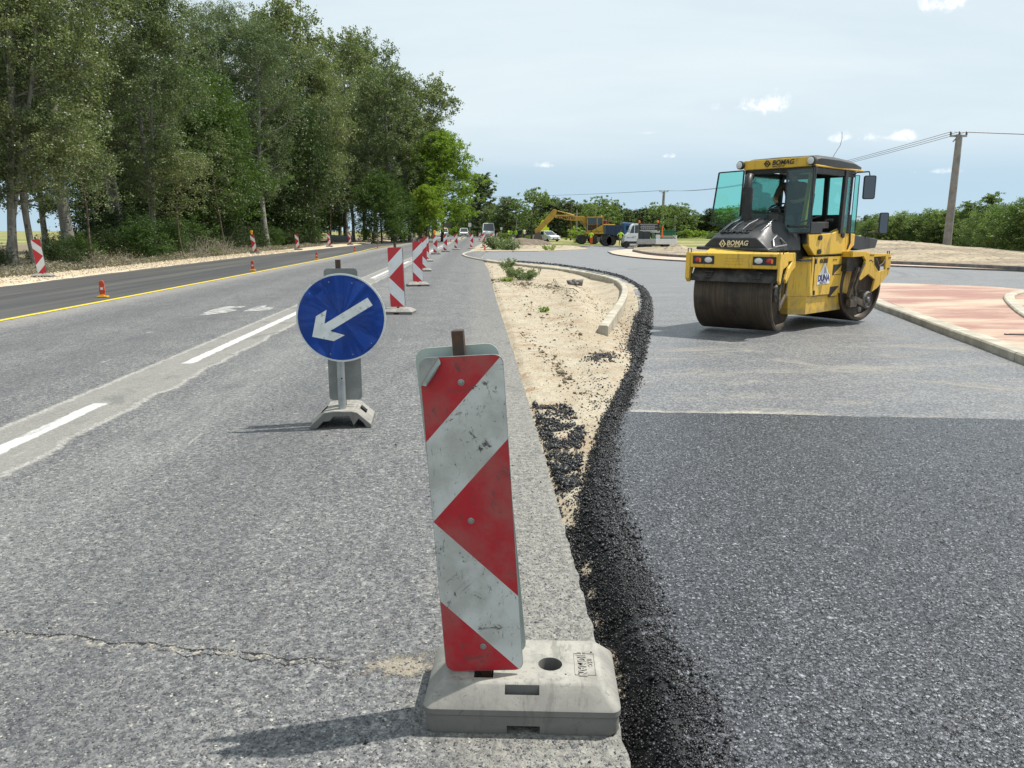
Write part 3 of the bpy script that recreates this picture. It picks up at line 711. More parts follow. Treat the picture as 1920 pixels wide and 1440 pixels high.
# exposed stones of the two surfaces near the camera, in real relief
def agg_mat(name, stops, rough, spec, rv=.2):
    m = bpy.data.materials.new(name); m.use_nodes = True; t = NT(m.node_tree); b = t.n['Principled BSDF']; r = t.new('ShaderNodeNewGeometry').outputs['Random Per Island']
    t.put(b.inputs['Base Color'], t.ramp(r, stops)); t.put(b.inputs['Roughness'], t.m('ADD', rough, t.m('MULTIPLY', t.m('FRACT', t.m('MULTIPLY', r, 17)), rv))); b.inputs['Specular IOR Level'].default_value = spec; MATS[name] = m
agg_mat('old_stones', [(0, (.045, .047, .055)), (.3, (.10, .102, .108)), (.62, (.165, .167, .168)), (.88, (.22, .22, .213)), (.97, (.31, .30, .27)), (1, (.45, .43, .37))], .55, .4, .35)
agg_mat('coated_stones', [(0, (.012, .0125, .014)), (.45, (.052, .054, .062)), (.85, (.15, .154, .17)), (1, (.34, .345, .365))], .22, .6, .25)
g7 = np.random.default_rng(77)
def field(n, s0, s1, t0, t1, k, zt, ok, pw=1.35):
    t_ = t0 + (t1-t0)*g7.random(n)**pw; hw = np.clip(.78*t_ + .25, 0, 9); s_ = s0 + (s1-s0)*g7.random(n)
    S_ = k*np.exp(g7.normal(0, .32, n)); nn_ = (1+KR*KR)**.5
    X = (s_ - KR*t_)/nn_; Y_ = (t_ + KR*s_)/nn_; sel = (np.abs(X) < hw) & ok(X, Y_, s_, t_) & (g7.random(n) < np.clip((t1 - t_)/1.9, 0, 1))
    return np.stack([X, Y_, zt - S_*.04], 1)[sel], S_[sel]
P_, S_ = field(90000, -3.2, .41, 1.35, 5.9, .0040, .0, lambda X, Y, s, t: ~((np.abs(X-.035) < .31) & (np.abs(Y-2.25) < .19)) & ~((np.abs(s+3.33) < .40)))
o = scatter('road_stones', P_, S_, 'old_stones', g7, base=(CUV, CUF), flat=.38); tag(o, 'worn grey stones standing proud of the old road surface')
fx_, fy_ = np.array([p[0] for p in fresh_l]), np.array([p[1] for p in fresh_l])
P_, S_ = field(110000, .5, 4.6, 1.4, 5.9, .0044, .012, lambda X, Y, s, t: (X > np.interp(Y, fy_, fx_)+.03))
o = scatter('fresh_stones', P_, S_, 'coated_stones', g7, base=(CUV, CUF), flat=.42); tag(o, 'bitumen coated stones of the fresh black road surface')
pts = []; sz = []
for (px, py, s) in ((676, 1128, .007), (686, 1394, .009), (838, 838, .014), (742, 835, .009), (1136, 1372, .006), (1150, 1380, .006), (858, 775, .01), (1106, 1430, .005), (512, 768, .008), (895, 1105, .004), (1014, 905, .008), (1360, 905, .006), (1500, 1148, .004)):
    q = G(px, py); pts.append((q.x, q.y, s*.5)); sz.append(s)
o = scatter('asphalt_lump', np.array(pts), np.array(sz), 'bitumen', rng, base=(CUV, CUF))
tag(o, 'a few stray black asphalt lumps lying on the grey road', 'asphalt lumps')

# loose soft sand along the left edge of the island next to the saw cut
# ================================================================== ROUNDABOUT
gp = [(1140, 472), (1152, 477), (1200, 483.5), (1290, 489.5), (1400, 491.5), (1530, 494), (1660, 498), (1790, 503), (1960, 509)]
outer = [G(*p).to_2d() for p in gp]
slab('roundabout_apron', [tuple(p) for p in smooth_line([(*p, 0) for p in outer], 5)] and [(p.x, p.y) for p in smooth_line([(*p, 0) for p in outer], 5)] + [(32, 40), (30, 70), (9, 62)], -.05, .03, 'pale_pavers')
ob = [(p.x, p.y, .02) for p in smooth_line([(*p, 0) for p in outer], 5)]
kp2 = [G(*p, .15) for p in [(1188, 468.5), (1225, 474.5), (1290, 479), (1400, 483), (1530, 486), (1660, 489.5), (1790, 494.5), (1960, 502)]]
kerb('kerb', kp2, .18, -.05, .17, 'grey_concrete', 'dark grey kerb ring round the sandy centre of the roundabout', 'kerb')
b = MB(); P = [Vector(p) for p in ob]
for a, c in zip(P[:-1], P[1:]): b.bar(a + Vector((0, -.05, -.02)), c + Vector((0, -.05, -.02)), .08, .06)
o = b.build('apron_edge', MATS['grey_concrete']); o['kind'] = 'structure'
# heaped earth in the centre: polar-ish sheet from the kerb line backwards
kl = [Vector((p.x, p.y)) for p in smooth_line(kp2, 10)]
cen = Vector((24, 52)); V = []; nr = 60
crest = {1188: 462, 1300: 452, 1420: 446, 1500: 444, 1600: 448, 1680: 452, 1800: 464, 1960: 480}
cx = sorted(crest); 
for i, p in enumerate(kl):
    for j in range(nr+1):
        u = j/nr; q = p.lerp(p*1.0 + (p.normalized()*26), u)
        px = 960 + FPX*q.x/(q.y*math.cos(PITCH)+CAMH*math.sin(PITCH))
        ht = np.interp(px, [1188, 1300, 1400, 1480, 1600, 1700, 1800, 1960], [.0, .10, .36, .70, .86, .74, .45, .16])
        prof = math.sin(min(1, u/.42)*math.pi/2)**1.0 if u < .7 else math.cos((u-.7)/.3*math.pi/2)*.9+.1
        z = .06 + ht*prof + (.14*fbm(q.x, q.y, .9, 5, 3) + .10*fbm(q.x, q.y, 3.2, 4, 8))*min(1, u*6)*(1 if ht > .3 else .5)
        V.append((q.x, q.y, z - .12*(u > .99)))
i = (np.arange(nr)[None, :] + (nr+1)*np.arange(len(kl)-1)[:, None]).ravel()
me = raw_mesh('earth_mound', np.array(V), np.stack([i, i+1, i+nr+2, i+nr+1], 1), [MATS['heaped_earth']], smooth=True)
o = link(bpy.data.objects.new('earth_mound', me)); o['kind'] = 'structure'
# verge of dry ground beyond the ring road
slab('far_verge', [(5, 84), (12, 74), (16, 66), (30, 72), (100, 60), (300, 60), (300, 400), (4, 400), (4, 118), (2, 100)], -.15, -.01, 'field')
# red splitter island on the right with its pale kerb
ki = [G(*p, .07) for p in [(1600, 540), (1652, 566), (1700, 583), (1780, 611), (1860, 638), (1935, 664), (2080, 712)]]
kerb('kerb', ki, .27, -.1, .075, 'kerb_concrete', 'cream kerb along the red paved island right of the roller', 'kerb')
red = [G(*p, .07).to_2d() for p in [(1604, 539), (1656, 563), (1704, 580), (1784, 607), (1864, 634), (1939, 660), (2084, 707), (2200, 650), (2200, 560), (1990, 549), (1870, 538), (1780, 534), (1650, 530), (1610, 531)]]
slab('red_island', [tuple(p) for p in red], -.05, .07, 'red_pavers')
k2 = [G(*p, .11) for p in [(1990, 544), (1930, 545), (1902, 549), (1892, 556), (1905, 572), (1930, 590), (1975, 612)]]
kerb('kerb', k2, .2, .0, .12, 'kerb_concrete', 'short pale kerb turning round at the right frame edge on red paving', 'kerb')
b = MB(); b.cbox((0, 0, 0), (.30, .035, .012)); b.cbox((.05, .05, 0), (.24, .03, .012)); b.cbox((-.13, .02, 0), (.02, .06, .012))
o = b.build('steel_lifting_bar', mat('dark_iron', (.07, .065, .06), .5, .6, col2=(.12, .08, .06)), bevel=.003); o.location = G(1906, 627, .08); o.rotation_euler = (0, 0, -.2)
tag(o, 'short dark steel bar lying on the red pavers at the right edge', 'steel bar')

# ================================================================== DELINEATOR PANELS
def sheet_mat(name, col, dirt=.5, seed=0.0, rough=.42):
    m = bpy.data.materials.new(name); m.use_nodes = True; t = NT(m.node_tree); b = t.n['Principled BSDF']
    o = t.new('ShaderNodeTexCoord').outputs['Object']
    mp = t.new('ShaderNodeMapping'); t.put(mp.inputs[0], o); mp.inputs['Location'].default_value = (seed, seed, seed); o = mp.outputs[0]
    c = col
    sm = t.noise(o, 7, 5, .6); c = t.mix(t.m('MULTIPLY', t.sstep(sm, .40, .7), .35*dirt), c, (.20, .185, .155))
    # thin diagonal scratches and rubber scuffs
    sc1 = t.noise(t.scalev(o, 26, 1, 7), 2.1, 7, .78, dist=1.4); sc = t.sstep(sc1, .60, .66)
    sc2 = t.sstep(t.noise(o, 13, 9, .82, dist=1.0), .565, .625)
    rv = t.new('ShaderNodeMapping'); t.put(rv.inputs[0], o); rv.inputs['Rotation'].default_value = (0, .75, 0); rv.inputs['Scale'].default_value = (1, 1, 1)
    sc3 = t.m('MULTIPLY', t.sstep(t.noise(t.scalev(rv.outputs[0], 3.0, 3, 55), 1.0, 6, .7), .64, .68), t.sstep(t.noise(o, 4.5, 3, .6), .50, .60)); sc2 = t.m('MAXIMUM', sc2, t.m('MULTIPLY', sc3, .8))
    c = t.mix(t.m('MULTIPLY', t.m('MAXIMUM', sc, sc2), .75*dirt), c, (.055, .05, .045))
    sp = t.sstep(t.noise(o, 110, 2, .5), .70, .76); c = t.mix(t.m('MULTIPLY', sp, .5*dirt), c, (.07, .06, .05))
    t.put(b.inputs['Base Color'], c); t.put(b.inputs['Roughness'], t.m('ADD', rough, t.m('MULTIPLY', sm, .3)))
    t.put(b.inputs['Normal'], t.bump(t.m('ADD', t.vor(o, 260, 'F1', 'Distance'), t.m('MULTIPLY', sc1, 2)), .12, .001)); MATS[name] = m; return m
sheet_mat('panel_red', (.40, .006, .016), .9); sheet_mat('panel_white', (.54, .56, .54), 1.35)
sheet_mat('far_red', (.52, .02, .03), .3); sheet_mat('far_white', (.74, .75, .76), .35)
mat('zinc', (.36, .38, .38), .45, .55, col2=(.27, .28, .28), vs=12, rvar=.2)
mat('rusty_steel', (.055, .042, .036), .6, .3, col2=(.10, .05, .03), vs=30, bump=.3)
mat('base_rubber', (.32, .305, .275), .72, col2=(.17, .165, .155), vs=7, lo=.42, hi=.68, bump=.5, bs=120, bd=.002)
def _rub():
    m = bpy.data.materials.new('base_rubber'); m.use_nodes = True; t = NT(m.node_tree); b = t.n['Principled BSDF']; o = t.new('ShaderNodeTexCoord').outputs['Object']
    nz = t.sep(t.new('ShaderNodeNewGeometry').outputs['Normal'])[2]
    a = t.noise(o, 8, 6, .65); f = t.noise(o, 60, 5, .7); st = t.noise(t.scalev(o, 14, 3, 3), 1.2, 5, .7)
    shaded_rubber = t.mix(a, (.10, .10, .097), (.21, .20, .18)); dust = t.mix(t.sstep(a, .38, .66), (.34, .325, .285), (.22, .21, .19))
    k = t.m('MULTIPLY', t.sstep(nz, .35, .95), t.sstep(f, .22, .50)); c = t.mix(k, shaded_rubber, dust)  # upright faces darker: side shade put into the colour; top keeps its dust
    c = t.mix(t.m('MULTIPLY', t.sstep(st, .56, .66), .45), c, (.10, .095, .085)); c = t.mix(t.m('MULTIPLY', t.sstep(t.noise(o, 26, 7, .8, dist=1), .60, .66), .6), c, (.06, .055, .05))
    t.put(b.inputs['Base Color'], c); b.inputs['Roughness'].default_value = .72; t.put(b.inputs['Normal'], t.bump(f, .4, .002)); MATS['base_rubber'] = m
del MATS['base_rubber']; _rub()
mat('base_rubber_dark', (.055, .055, .055), .6, col2=(.15, .145, .13), vs=12, bump=.3)
mat('bolt_steel', (.30, .30, .29), .35, .8)
mat('black_hole', (.006, .006, .006), .9)
mat('lamp_amber', (.95, .36, .01), .25, col2=(.85, .25, .01), vs=30, coat=.4)

def rounded_rect(w, h, r, n=5):
    pts = []
    for cx, cz, a0 in ((w/2-r, h/2-r, 0), (-w/2+r, h/2-r, 90), (-w/2+r, -h/2+r, 180), (w/2-r, -h/2+r, 270)):
        for k in range(n+1):
            a = R_(a0 + 90*k/n); pts.append((cx + r*math.cos(a), cz + r*math.sin(a)))
    return pts
def clip_poly(poly, a, b, c):
    """keep points with a*x + b*z >= c"""
    out = []
    for i, p in enumerate(poly):
        q = poly[(i+1) % len(poly)]; dp = a*p[0]+b*p[1]-c; dq = a*q[0]+b*q[1]-c
        if dp >= 0: out.append(p)
        if dp*dq < 0: k = dp/(dp-dq); out.append((p[0]+(q[0]-p[0])*k, p[1]+(q[1]-p[1])*k))
    return out
def panel_face(mbr, w, h, y, flip=1, thick=.0):
    """striped face in the xz plane at y, centred, mat 0 red / 1 white; flip=-1 mirrors"""
    base = rounded_rect(w, h, .028*h)
    top = h/2
    def ln(v0, sgn): return v0, sgn
    # v measured down from the top, u from the left; v = v0 + sgn*.25*u
    def below(poly, v0, sg):   # keep v >= line
        # u=(x+w/2)/w ; v=(top-z)/h ; v - sg*.25*u - v0 >=0
        a = -sg*.25/w; b_ = -1/h; c = v0 - top/h + sg*.25*.5
        return clip_poly(poly, a, b_, c)
    def above(poly, v0, sg):
        a = sg*.25/w; b_ = 1/h; c = -(v0 - top/h + sg*.25*.5)
        return clip_poly(poly, a, b_, c)
    P = [(above(base, .25, -1), 0), (above(below(base, .25, -1), .50, -1), 1), (above(below(base, .50, -1), .50, 1), 0),
         (above(below(base, .50, 1), .76, 1), 1), (below(base, .76, 1), 0)]
    for poly, mi in P:
        if len(poly) > 2: mbr.add([(p[0]*flip, y, p[1]) for p in poly], [tuple(range(len(poly)))], mi)
def warning_base(parent, w=.6, d=.42, h=.105, near=False):
    """chamfered ballast block with a notch under its long sides"""
    b = MB()
    def ring(x, y, z, r):
        pts = []
        for cx, cy, a0 in ((x-r, y-r, 0), (-x+r, y-r, 90), (-x+r, -y+r, 180), (x-r, -y+r, 270)):
            for k in range(5): a = R_(a0+90*k/4); pts.append((cx+r*math.cos(a), cy+r*math.sin(a), z))
        return pts
    X, Y = w/2, d/2
    b.loft([ring(X-.006, Y-.006, .028, .03), ring(X, Y, .034, .03), ring(X, Y, .050, .03), ring(X-.006, Y-.005, .056, .03), ring(X-.062, Y-.075, h-.006, .03), ring(X-.072, Y-.085, h, .03)])
    for x0, x1 in ((-X+.004, -.045), (.055, X-.004)):
        b.box((x0, -Y+.006, 0), (x1, Y-.006, .0275))
    return b
def tube_hole(parent, x, y, r, z):
    pass
def make_panel_thing(name, label, loc, rz, flip=1, tilt=0.0, lean=0.0, lamp=False, group=None, far=True, base_rz=0.0, stub=None, dark=False):
    t = thing(name, label, 'road panel', loc, rz, group)
    MR, MW = (MATS['far_red'], MATS['far_white']) if far else (MATS['panel_red'], MATS['panel_white'])
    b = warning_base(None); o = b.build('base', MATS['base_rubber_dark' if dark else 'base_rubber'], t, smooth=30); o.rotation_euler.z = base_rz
    w, h = .27, 1.075; z0 = .125 + h/2
    TM = Matrix.Translation((0, 0, .1)) @ Matrix.Rotation(tilt, 4, 'Y') @ Matrix.Rotation(lean, 4, 'X') @ Matrix.Translation((0, 0, -.1))
    b = MB(); b.M = TM; b.bar((0, 0, .06), (0, 0, 1.29), .04, .04, up=(0, 1, 0)); b.build('post', MATS['rusty_steel'], t)
    for side in (-1, 1):
        b = MB(); b.M = TM @ Matrix.Translation((0, 0, z0)); yf = side*.026
        b.prism(rounded_rect(w, h, .03), yf-.0015, yf+.0015, 'y', 2)
        panel_face(b, w-.004, h-.004, yf + side*.0022, flip)
        b.build('panel', [MR, MW, MATS['zinc']], t, fix=False)
    if lamp:
        b = MB(); b.M = TM @ Matrix.Translation((0, 0, 1.24)); b.lathe([(.045, 0), (.05, .06), (.04, .085)], n=12); b.build('lamp_housing', MATS['lamp_amber'], t, smooth=40)
        b = MB(); b.M = TM @ Matrix.Translation((0, 0, 1.41)); b.lathe([(.04, -.045), (.085, -.035), (.095, 0), (.085, .035), (.04, .045)], 'y', n=16); b.build('lamp_lens', MATS['lamp_amber'], t, smooth=40)
    if stub:
        b = MB(); b.bar((0, 0, 1.2), (0, 0, 1.36), .05, .05); b.build('wooden_stub', mat('raw_wood', (.55, .42, .25), .8), t)
    return t
PR = [((744, 590), 'largest one standing beyond the blue arrow sign', 0, 0), ((782, 537), 'second one beyond the blue arrow sign', 0, 0), ((793, 509), 'third beyond the arrow sign, nearly hidden behind the second', 0, 0),
      ((799, 490.6), 'fourth beyond the arrow sign, standing on the white line', 0, 0), ((816, 477), 'with a round amber lamp in the middle row', 1, 0), ((834.5, 472.6), 'directly right of the amber lamp panel, grimy', 0, 0),
      ((855, 468), 'seventh in the row, below the small white car', 0, 0), ((884, 466), 'eighth in the row, left of the white van', 0, 0), ((907, 465), 'ninth in the row, in front of the white van', 0, 0),
      ((922, 462.7), 'tenth in the row, right of the white van', 0, 0), ((931, 451.6), 'small last one of the row by the red van', 0, 0)]
for i, (p, d, lamp, _) in enumerate(PR):
    q = G(*p); make_panel_thing('delineator_panel', 'red and white panel, ' + d, (q.x, q.y + (.2 if i < 3 else .3), 0), R_([-4, 14, 3, 16, 8, 5, -3, 6, 4, 8, 10][i]), 1, R_([-1.5, .5, 0, -2, -2, 0, -2, 0, -1, 2, 3][i]), 0, lamp, 'delineator panels down the middle of the road', dark=(i in (4, 5)))
PL = [((74, 521), 'leaning left roadside panel with a wooden stub on top, nearest the trees', 0, -5), ((477, 476), 'leaning roadside panel under the trees with an amber lamp', 1, -8), ((558, 469), 'roadside panel by the trees, second right of the lamp one, without lamp', 0, -5),
      ((617, 463), 'roadside panel in front of the slanting grey board under the trees', 0, -4), ((656, 459.5), 'roadside panel just left of the two pale trunks', 0, -3), ((700, 456), 'roadside panel before the dark gap, sixth along the left shoulder', 0, -3), ((758, 451.5), 'small dim roadside panel near the road bend', 0, -2),
      ((788, 449), 'far panel with an amber lamp, left one of two together', 1, 0), ((803, 448.5), 'far panel with an amber lamp, right one of two together', 1, 0)]
for i, (p, d, lamp, ln) in enumerate(PL):
    q = G(*p); make_panel_thing('delineator_panel', 'red and white ' + d, (q.x, q.y + .2, 0.02), R_(12 if i == 0 else -4), -1, R_(ln), 0, lamp, 'delineator panels along the left shoulder', stub=(i == 0), dark=(i > 0))
q = G(1095, 455); make_panel_thing('delineator_panel', 'tiny red and white panel on the dry verge between the white car and excavator', (q.x-13.5, q.y+12, 0), .3, 1, 0)
# ---------------- the near one, built in detail
def near_panel():
    t = thing('delineator_panel', 'big scratched red and white panel leaning left in the foreground on a grey rubber base', 'road panel', (.035, 2.25, 0), R_(-2.0))
    H = .145; X, Y = .30, .18
    def ring(x, y, z, r):
        pts = []
        for cx, cy, a0 in ((x-r, y-r, 0), (-x+r, y-r, 90), (-x+r, -y+r, 180), (x-r, -y+r, 270)):
            for k in range(6): a = R_(a0+90*k/5); pts.append((cx+r*math.cos(a), cy+r*math.sin(a), z))
        return pts
    b = MB()
    b.loft([ring(X-.010, Y-.008, .0, .03), ring(X-.004, Y-.004, .012, .03), ring(X-.005, Y-.005, .060, .03), ring(X, Y, .066, .03), ring(X, Y, .084, .03), ring(X-.006, Y-.006, .092, .028), ring(X-.048, Y-.048, H-.008, .022), ring(X-.060, Y-.056, H-.001, .02), ring(X-.070, Y-.062, H, .02)])
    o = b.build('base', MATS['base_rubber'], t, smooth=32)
    k = MB(); k.lathe([(.036, -.02), (.039, .2)], n=32, c=(.0875, -.022, 0)); k.box((-.052, -.150, .035), (.053, -.130, .2)); k.box((-.045, -.3, -.02), (.055, .3, .030)); k.box((-.15, -.105, .05), (-.09, -.035, .2))
    c = k.build('cutter', MATS['black_hole'], t); md = o.modifiers.new('cut', 'BOOLEAN'); md.object = c; md.operation = 'DIFFERENCE'; md.solver = 'EXACT'; md.use_self = True
    bpy.context.view_layer.update()
    me = bpy.data.meshes.new_from_object(o.evaluated_get(bpy.context.evaluated_depsgraph_get())); o.modifiers.clear(); o.data = me; bpy.data.objects.remove(c); me.name = 'base'
    k = MB(); k.M = Matrix.Translation((.20, -.02, H)) @ Matrix.Rotation(R_(90), 4, 'Z')
    for a, c2 in (((-.062, -.030, 0), (.062, -.0285, .002)), ((-.062, .034, 0), (.062, .0355, .002)), ((-.062, -.030, 0), (-.0605, .0355, .002)), ((.0605, -.030, 0), (.062, .0355, .002))): k.box(a, c2)
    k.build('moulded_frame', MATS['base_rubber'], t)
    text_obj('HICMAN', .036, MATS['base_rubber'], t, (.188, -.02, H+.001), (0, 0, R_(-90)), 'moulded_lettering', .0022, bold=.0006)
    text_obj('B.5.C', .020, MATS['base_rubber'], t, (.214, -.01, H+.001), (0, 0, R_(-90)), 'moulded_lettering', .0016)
    for p, r in (((.222, .052, H-.0008), .004), ((.135, -.078, H-.0008), .003), ((.176, -.075, H-.0008), .003)):
        k = MB(); k.lathe([(r, 0), (r, .0012)], c=p, n=10); k.build('pin_hole', MATS['black_hole'], t)
    # post and the two plates, leaning together
    px, py = -.117, -.045
    TM = Matrix.Translation((px, py, .13)) @ Matrix.Rotation(R_(-4.0), 4, 'Y') @ Matrix.Rotation(R_(1.0), 4, 'X') @ Matrix.Rotation(R_(-1.5), 4, 'Z')
    b = MB(); b.M = TM; b.bar((.004, 0, -.08), (.004, 0, 1.092), .034, .034, up=(0, 1, 0)); b.build('post', MATS['rusty_steel'], t, bevel=.002)
    w, h = .243, 1.0; zc = .022 + h/2
    b = MB(); b.M = TM @ Matrix.Translation((.006, -.030, zc)) @ Matrix.Rotation(R_(.5), 4, 'Y')
    b.prism(rounded_rect(w, h, .026), -.002, .002, 'y'); b.build('panel_plate', MATS['zinc'], t, bevel=.0006)
    fb = MB(); fb.M = b.M; panel_face(fb, w-.003, h-.003, -.0028, 1); inv = fb.M.inverted()
    pa, pb = .080, .058      # extent of the peeled corner along the left edge and the top
    keep = MB(); keep.M = fb.M
    for f, m_ in zip(fb.f, fb.mi):
        poly = [(p.x, p.z) for p in (inv @ Vector(fb.v[i]) for i in f)]
        # line through (-w/2, h/2-pa) and (-w/2+pb, h/2): keep the lower right side
        cp = clip_poly(poly, pa, -pb, pa*(-w/2) - pb*(h/2-pa)) if m_ == 0 else poly
        if len(cp) > 2: keep.add([(p[0], -.0028, p[1]) for p in cp], [tuple(range(len(cp)))], m_)
    keep.build('striped_sheeting', [MATS['panel_red'], MATS['panel_white']], t, fix=False)
    # the curled flap: rolled over the fold line towards the lower right
    k = MB(); k.M = b.M; A = Vector((-w/2+.001, 0, h/2-pa)); B = Vector((-w/2+pb, 0, h/2-.002)); nr = Vector((pa, 0, -pb)).normalized(); mid = (A+B)/2; secs = []
    for j in range(9):
        u = j/8; ang = u*R_(200); off = .011; s_ = 1-u*.42; bulge = Vector((0, 0, 0)) + nr*(off*math.sin(ang)*.9 + u*.010) + Vector((0, -.003-off*(1-math.cos(ang)), 0))
        secs.append([mid + (A-mid)*s_ + bulge, mid + bulge*1.15, mid + (B-mid)*s_ + bulge])
    for j in range(8): k.add([secs[j][0], secs[j][1], secs[j][2], secs[j+1][2], secs[j+1][1], secs[j+1][0]], [(0, 1, 4, 5), (1, 2, 3, 4)])
    k.build('peeled_flap', mat('flap_back', (.34, .39, .38), .4, .2, col2=(.22, .25, .25), vs=20), t, fix=False, smooth=60)
    b = MB(); b.M = TM @ Matrix.Translation((.000, .030, zc+.020)) @ Matrix.Rotation(R_(-1.0), 4, 'Y')
    b.prism(rounded_rect(w+.004, h, .035), -.002, .002, 'y'); b.build('rear_plate', mat('pale_reflective', (.44, .51, .48), .35, .1, col2=(.38, .44, .42), vs=8), t)
    for (x, z) in ((.006, zc+h/2-.077), (.0, zc+.0), (.004, zc-h/2+.085)):
        b2 = MB(); b2.M = TM @ Matrix.Translation((x, -.0325, z)) @ Matrix.Rotation(R_(180), 4, 'Z'); b2.lathe([(.010, 0), (.010, .002), (.006, .003), (.005, .006), (.0001, .007)], 'y', n=14)
        b2.build('bolt', MATS['bolt_steel'], t, smooth=40)
near_panel()
# ================================================================== BLUE ARROW SIGN
def arrow_sign():
    q = G(640, 800)
    t = thing('arrow_sign', 'round blue sign with white arrow pointing down left on a grey rubber foot', 'traffic sign', (q.x, q.y+.1, 0), R_(6))
    # arched foot
    b = MB()
    for y0, y1 in ((-.16, .26),):
        prof_o = [(-.235, 0), (-.235, .03), (-.13, .125), (-.06, .135), (.08, .135), (.12, .125), (.225, .03), (.225, 0)]
        prof_i = [(.19, 0), (.165, .04), (.13, .075), (.09, .02), (.06, .095), (-.06, .095), (-.09, .06), (-.14, .055), (-.19, .0)]
        b.prism(prof_o + prof_i, y0, y1, 'y')
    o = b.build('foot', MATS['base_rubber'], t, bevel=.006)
    for x in (-.15, .155):
        b = MB(); b.M = Matrix.Translation((x, .05, .105)) @ Matrix.Rotation(R_(42 if x > 0 else -42), 4, 'Y'); b.cbox((0, 0, 0), (.06, .07, .012)); b.build('foot_recess', MATS['black_hole'], t)
    b = MB(); b.tube([(0, -.06, .10), (0, -.06, 1.1)], .030, 20); b.build('post', mat('galvanised', (.42, .45, .46), .32, .75, col2=(.30, .32, .33), vs=10, rvar=.2), t, smooth=40)
    b = MB(); b.lathe([(.006, 0), (.006, .002)], 'y', c=(.008, -.092, .38), n=10); b.build('pin_hole', MATS['black_hole'], t)
    Z = .850; R = .335
    DM = Matrix.Translation((.026, -.105, Z)) @ Matrix.Rotation(R_(-2), 4, 'X')
    b = MB(); b.M = DM
    b.lathe([(R, -.003), (R, .012), (R-.006, .013), (R-.006, .002), (.0001, .002)], 'y', n=72); 
    b.lathe([(.0001, -.0032), (R-.001, -.0032), (R, -.002)], 'y', n=72); b.build('disc_rim', sheet_mat('rim_white', (.62, .64, .63), .9), t, smooth=40)
    b = MB(); b.M = DM; b.lathe([(R-.014, -.0050), (.0001, -.0050)], 'y', n=72); b.build('blue_field', sheet_mat('sign_blue', (.003, .075, .46), .35, rough=.3), t, fix=False)
    # arrow, px in the crop -> sign plane
    ar = [(-118, -146), (-15, -180), (60, -138), (-33, -113), (269-0, 68)]
    pts = [(258, 600), (290, 458), (364, 415), (345, 512), (647, 333), (680, 386), (382, 562), (481, 592), (405, 633)]
    k = R/308.0
    b = MB(); b.M = DM; b.add([((x-461)*k, -.0066, -(y-472)*k) for x, y in pts], [tuple(range(len(pts)))]); b.build('white_arrow', sheet_mat('arrow_white', (.72, .74, .73), .7, 3), t, fix=False)
    for (x, y) in ((386, 224), (543, 232), (253, 301), (662, 652), (378, 723), (532, 728)):
        b = MB(); b.M = DM; b.lathe([(.0055, -.0052), (.004, -.009), (.0001, -.0095)], 'y', c=((x-461)*k, 0, -(y-472)*k), n=10); b.build('rivet', MATS['bolt_steel'], t)
    # grey backs of the panel standing right behind it, same foot
    b = MB(); b.bar((.0, .06, .1), (.0, .06, 1.28), .038, .038, up=(0, 1, 0)); b.build('bar', MATS['rusty_steel'], t)
    b = MB(); b.M = Matrix.Translation((.02, .03, .175+.525)); b.prism(rounded_rect(.255, 1.03, .03), -.002, .002, 'y'); b.build('panel_back', mat('grey_back', (.20, .21, .20), .55, .3, col2=(.26, .27, .26), vs=5), t)
    b = MB(); b.M = Matrix.Translation((.012, .09, .175+.52)); b.prism(rounded_rect(.245, 1.02, .03), -.002, .002, 'y'); panel_face(b, .244, 1.02, .003, 1); b.build('rear_panel', [MATS['far_red'], MATS['far_white'], MATS['grey_back']], t, fix=False)
    for x in (-.055, .085):
        b = MB(); b.lathe([(.004, -.004), (.004, 0)], 'y', c=(x, .028, .34), n=8); b.build('rivet', MATS['bolt_steel'], t)
arrow_sign()
# ================================================================== SMALL ORANGE LANE MARKERS
mat('orange_plastic', (.62, .07, .012), .5, col2=(.42, .05, .015), vs=20)
def lane_marker(i, p, d):
    q = G(*p); t = thing('lane_marker', d, 'lane marker', (q.x, q.y, .01), R_(5), 'small orange flaps on the yellow line')
    b = MB(); b.M = Matrix.Scale(1.12, 4); b.prism([(-.055, .03), (.055, .03), (.052, .10), (.06, .12), (.045, .21), (.052, .26), (.045, .31), (.02, .335), (-.02, .335), (-.045, .31), (-.052, .26), (-.045, .21), (-.06, .12), (-.052, .10)], -.014, .014, 'y'); b.build('flap', MATS['orange_plastic'], t, bevel=.005)
    b = MB(); b.M = Matrix.Scale(1.12, 4); b.prism([(-.10, -.05), (.10, -.05), (.10, .07), (-.10, .07)], 0, .025, 'z'); b.prism([(-.05, .02), (.05, .02), (.04, .05), (-.04, .05)], -.04, .04, 'y'); b.build('foot_plate', mat('foot_yellow', (.72, .40, .03), .6), t, bevel=.006)
    b = MB(); b.M = Matrix.Scale(1.12, 4); b.box((-.026, -.0165, .15), (.026, -.0145, .20)); b.build('reflector', MATS['far_white'], t)
for i, (p, d) in enumerate([((193, 558), 'orange rubber flap on the yellow line, nearest to the camera'), ((474, 508), 'orange flap on the yellow line, second nearest, left of the blue sign'), ((594, 487), 'small orange flap on the yellow line above the blue sign'),
                            ((665, 473), 'small orange flap on the yellow line, fourth away'), ((708, 466), 'tiny orange flap on the yellow line left of the striped panel'), ((775, 456), 'tiny orange flap between two groups of striped panels'),
                            ((845, 454), 'tiny orange flap in front of the white lamp car'), ((866, 449), 'tiny orange flap near the small white car'), ((909, 470), 'tiny orange flap by the tip of the kerb')]):
    lane_marker(i, p, d)
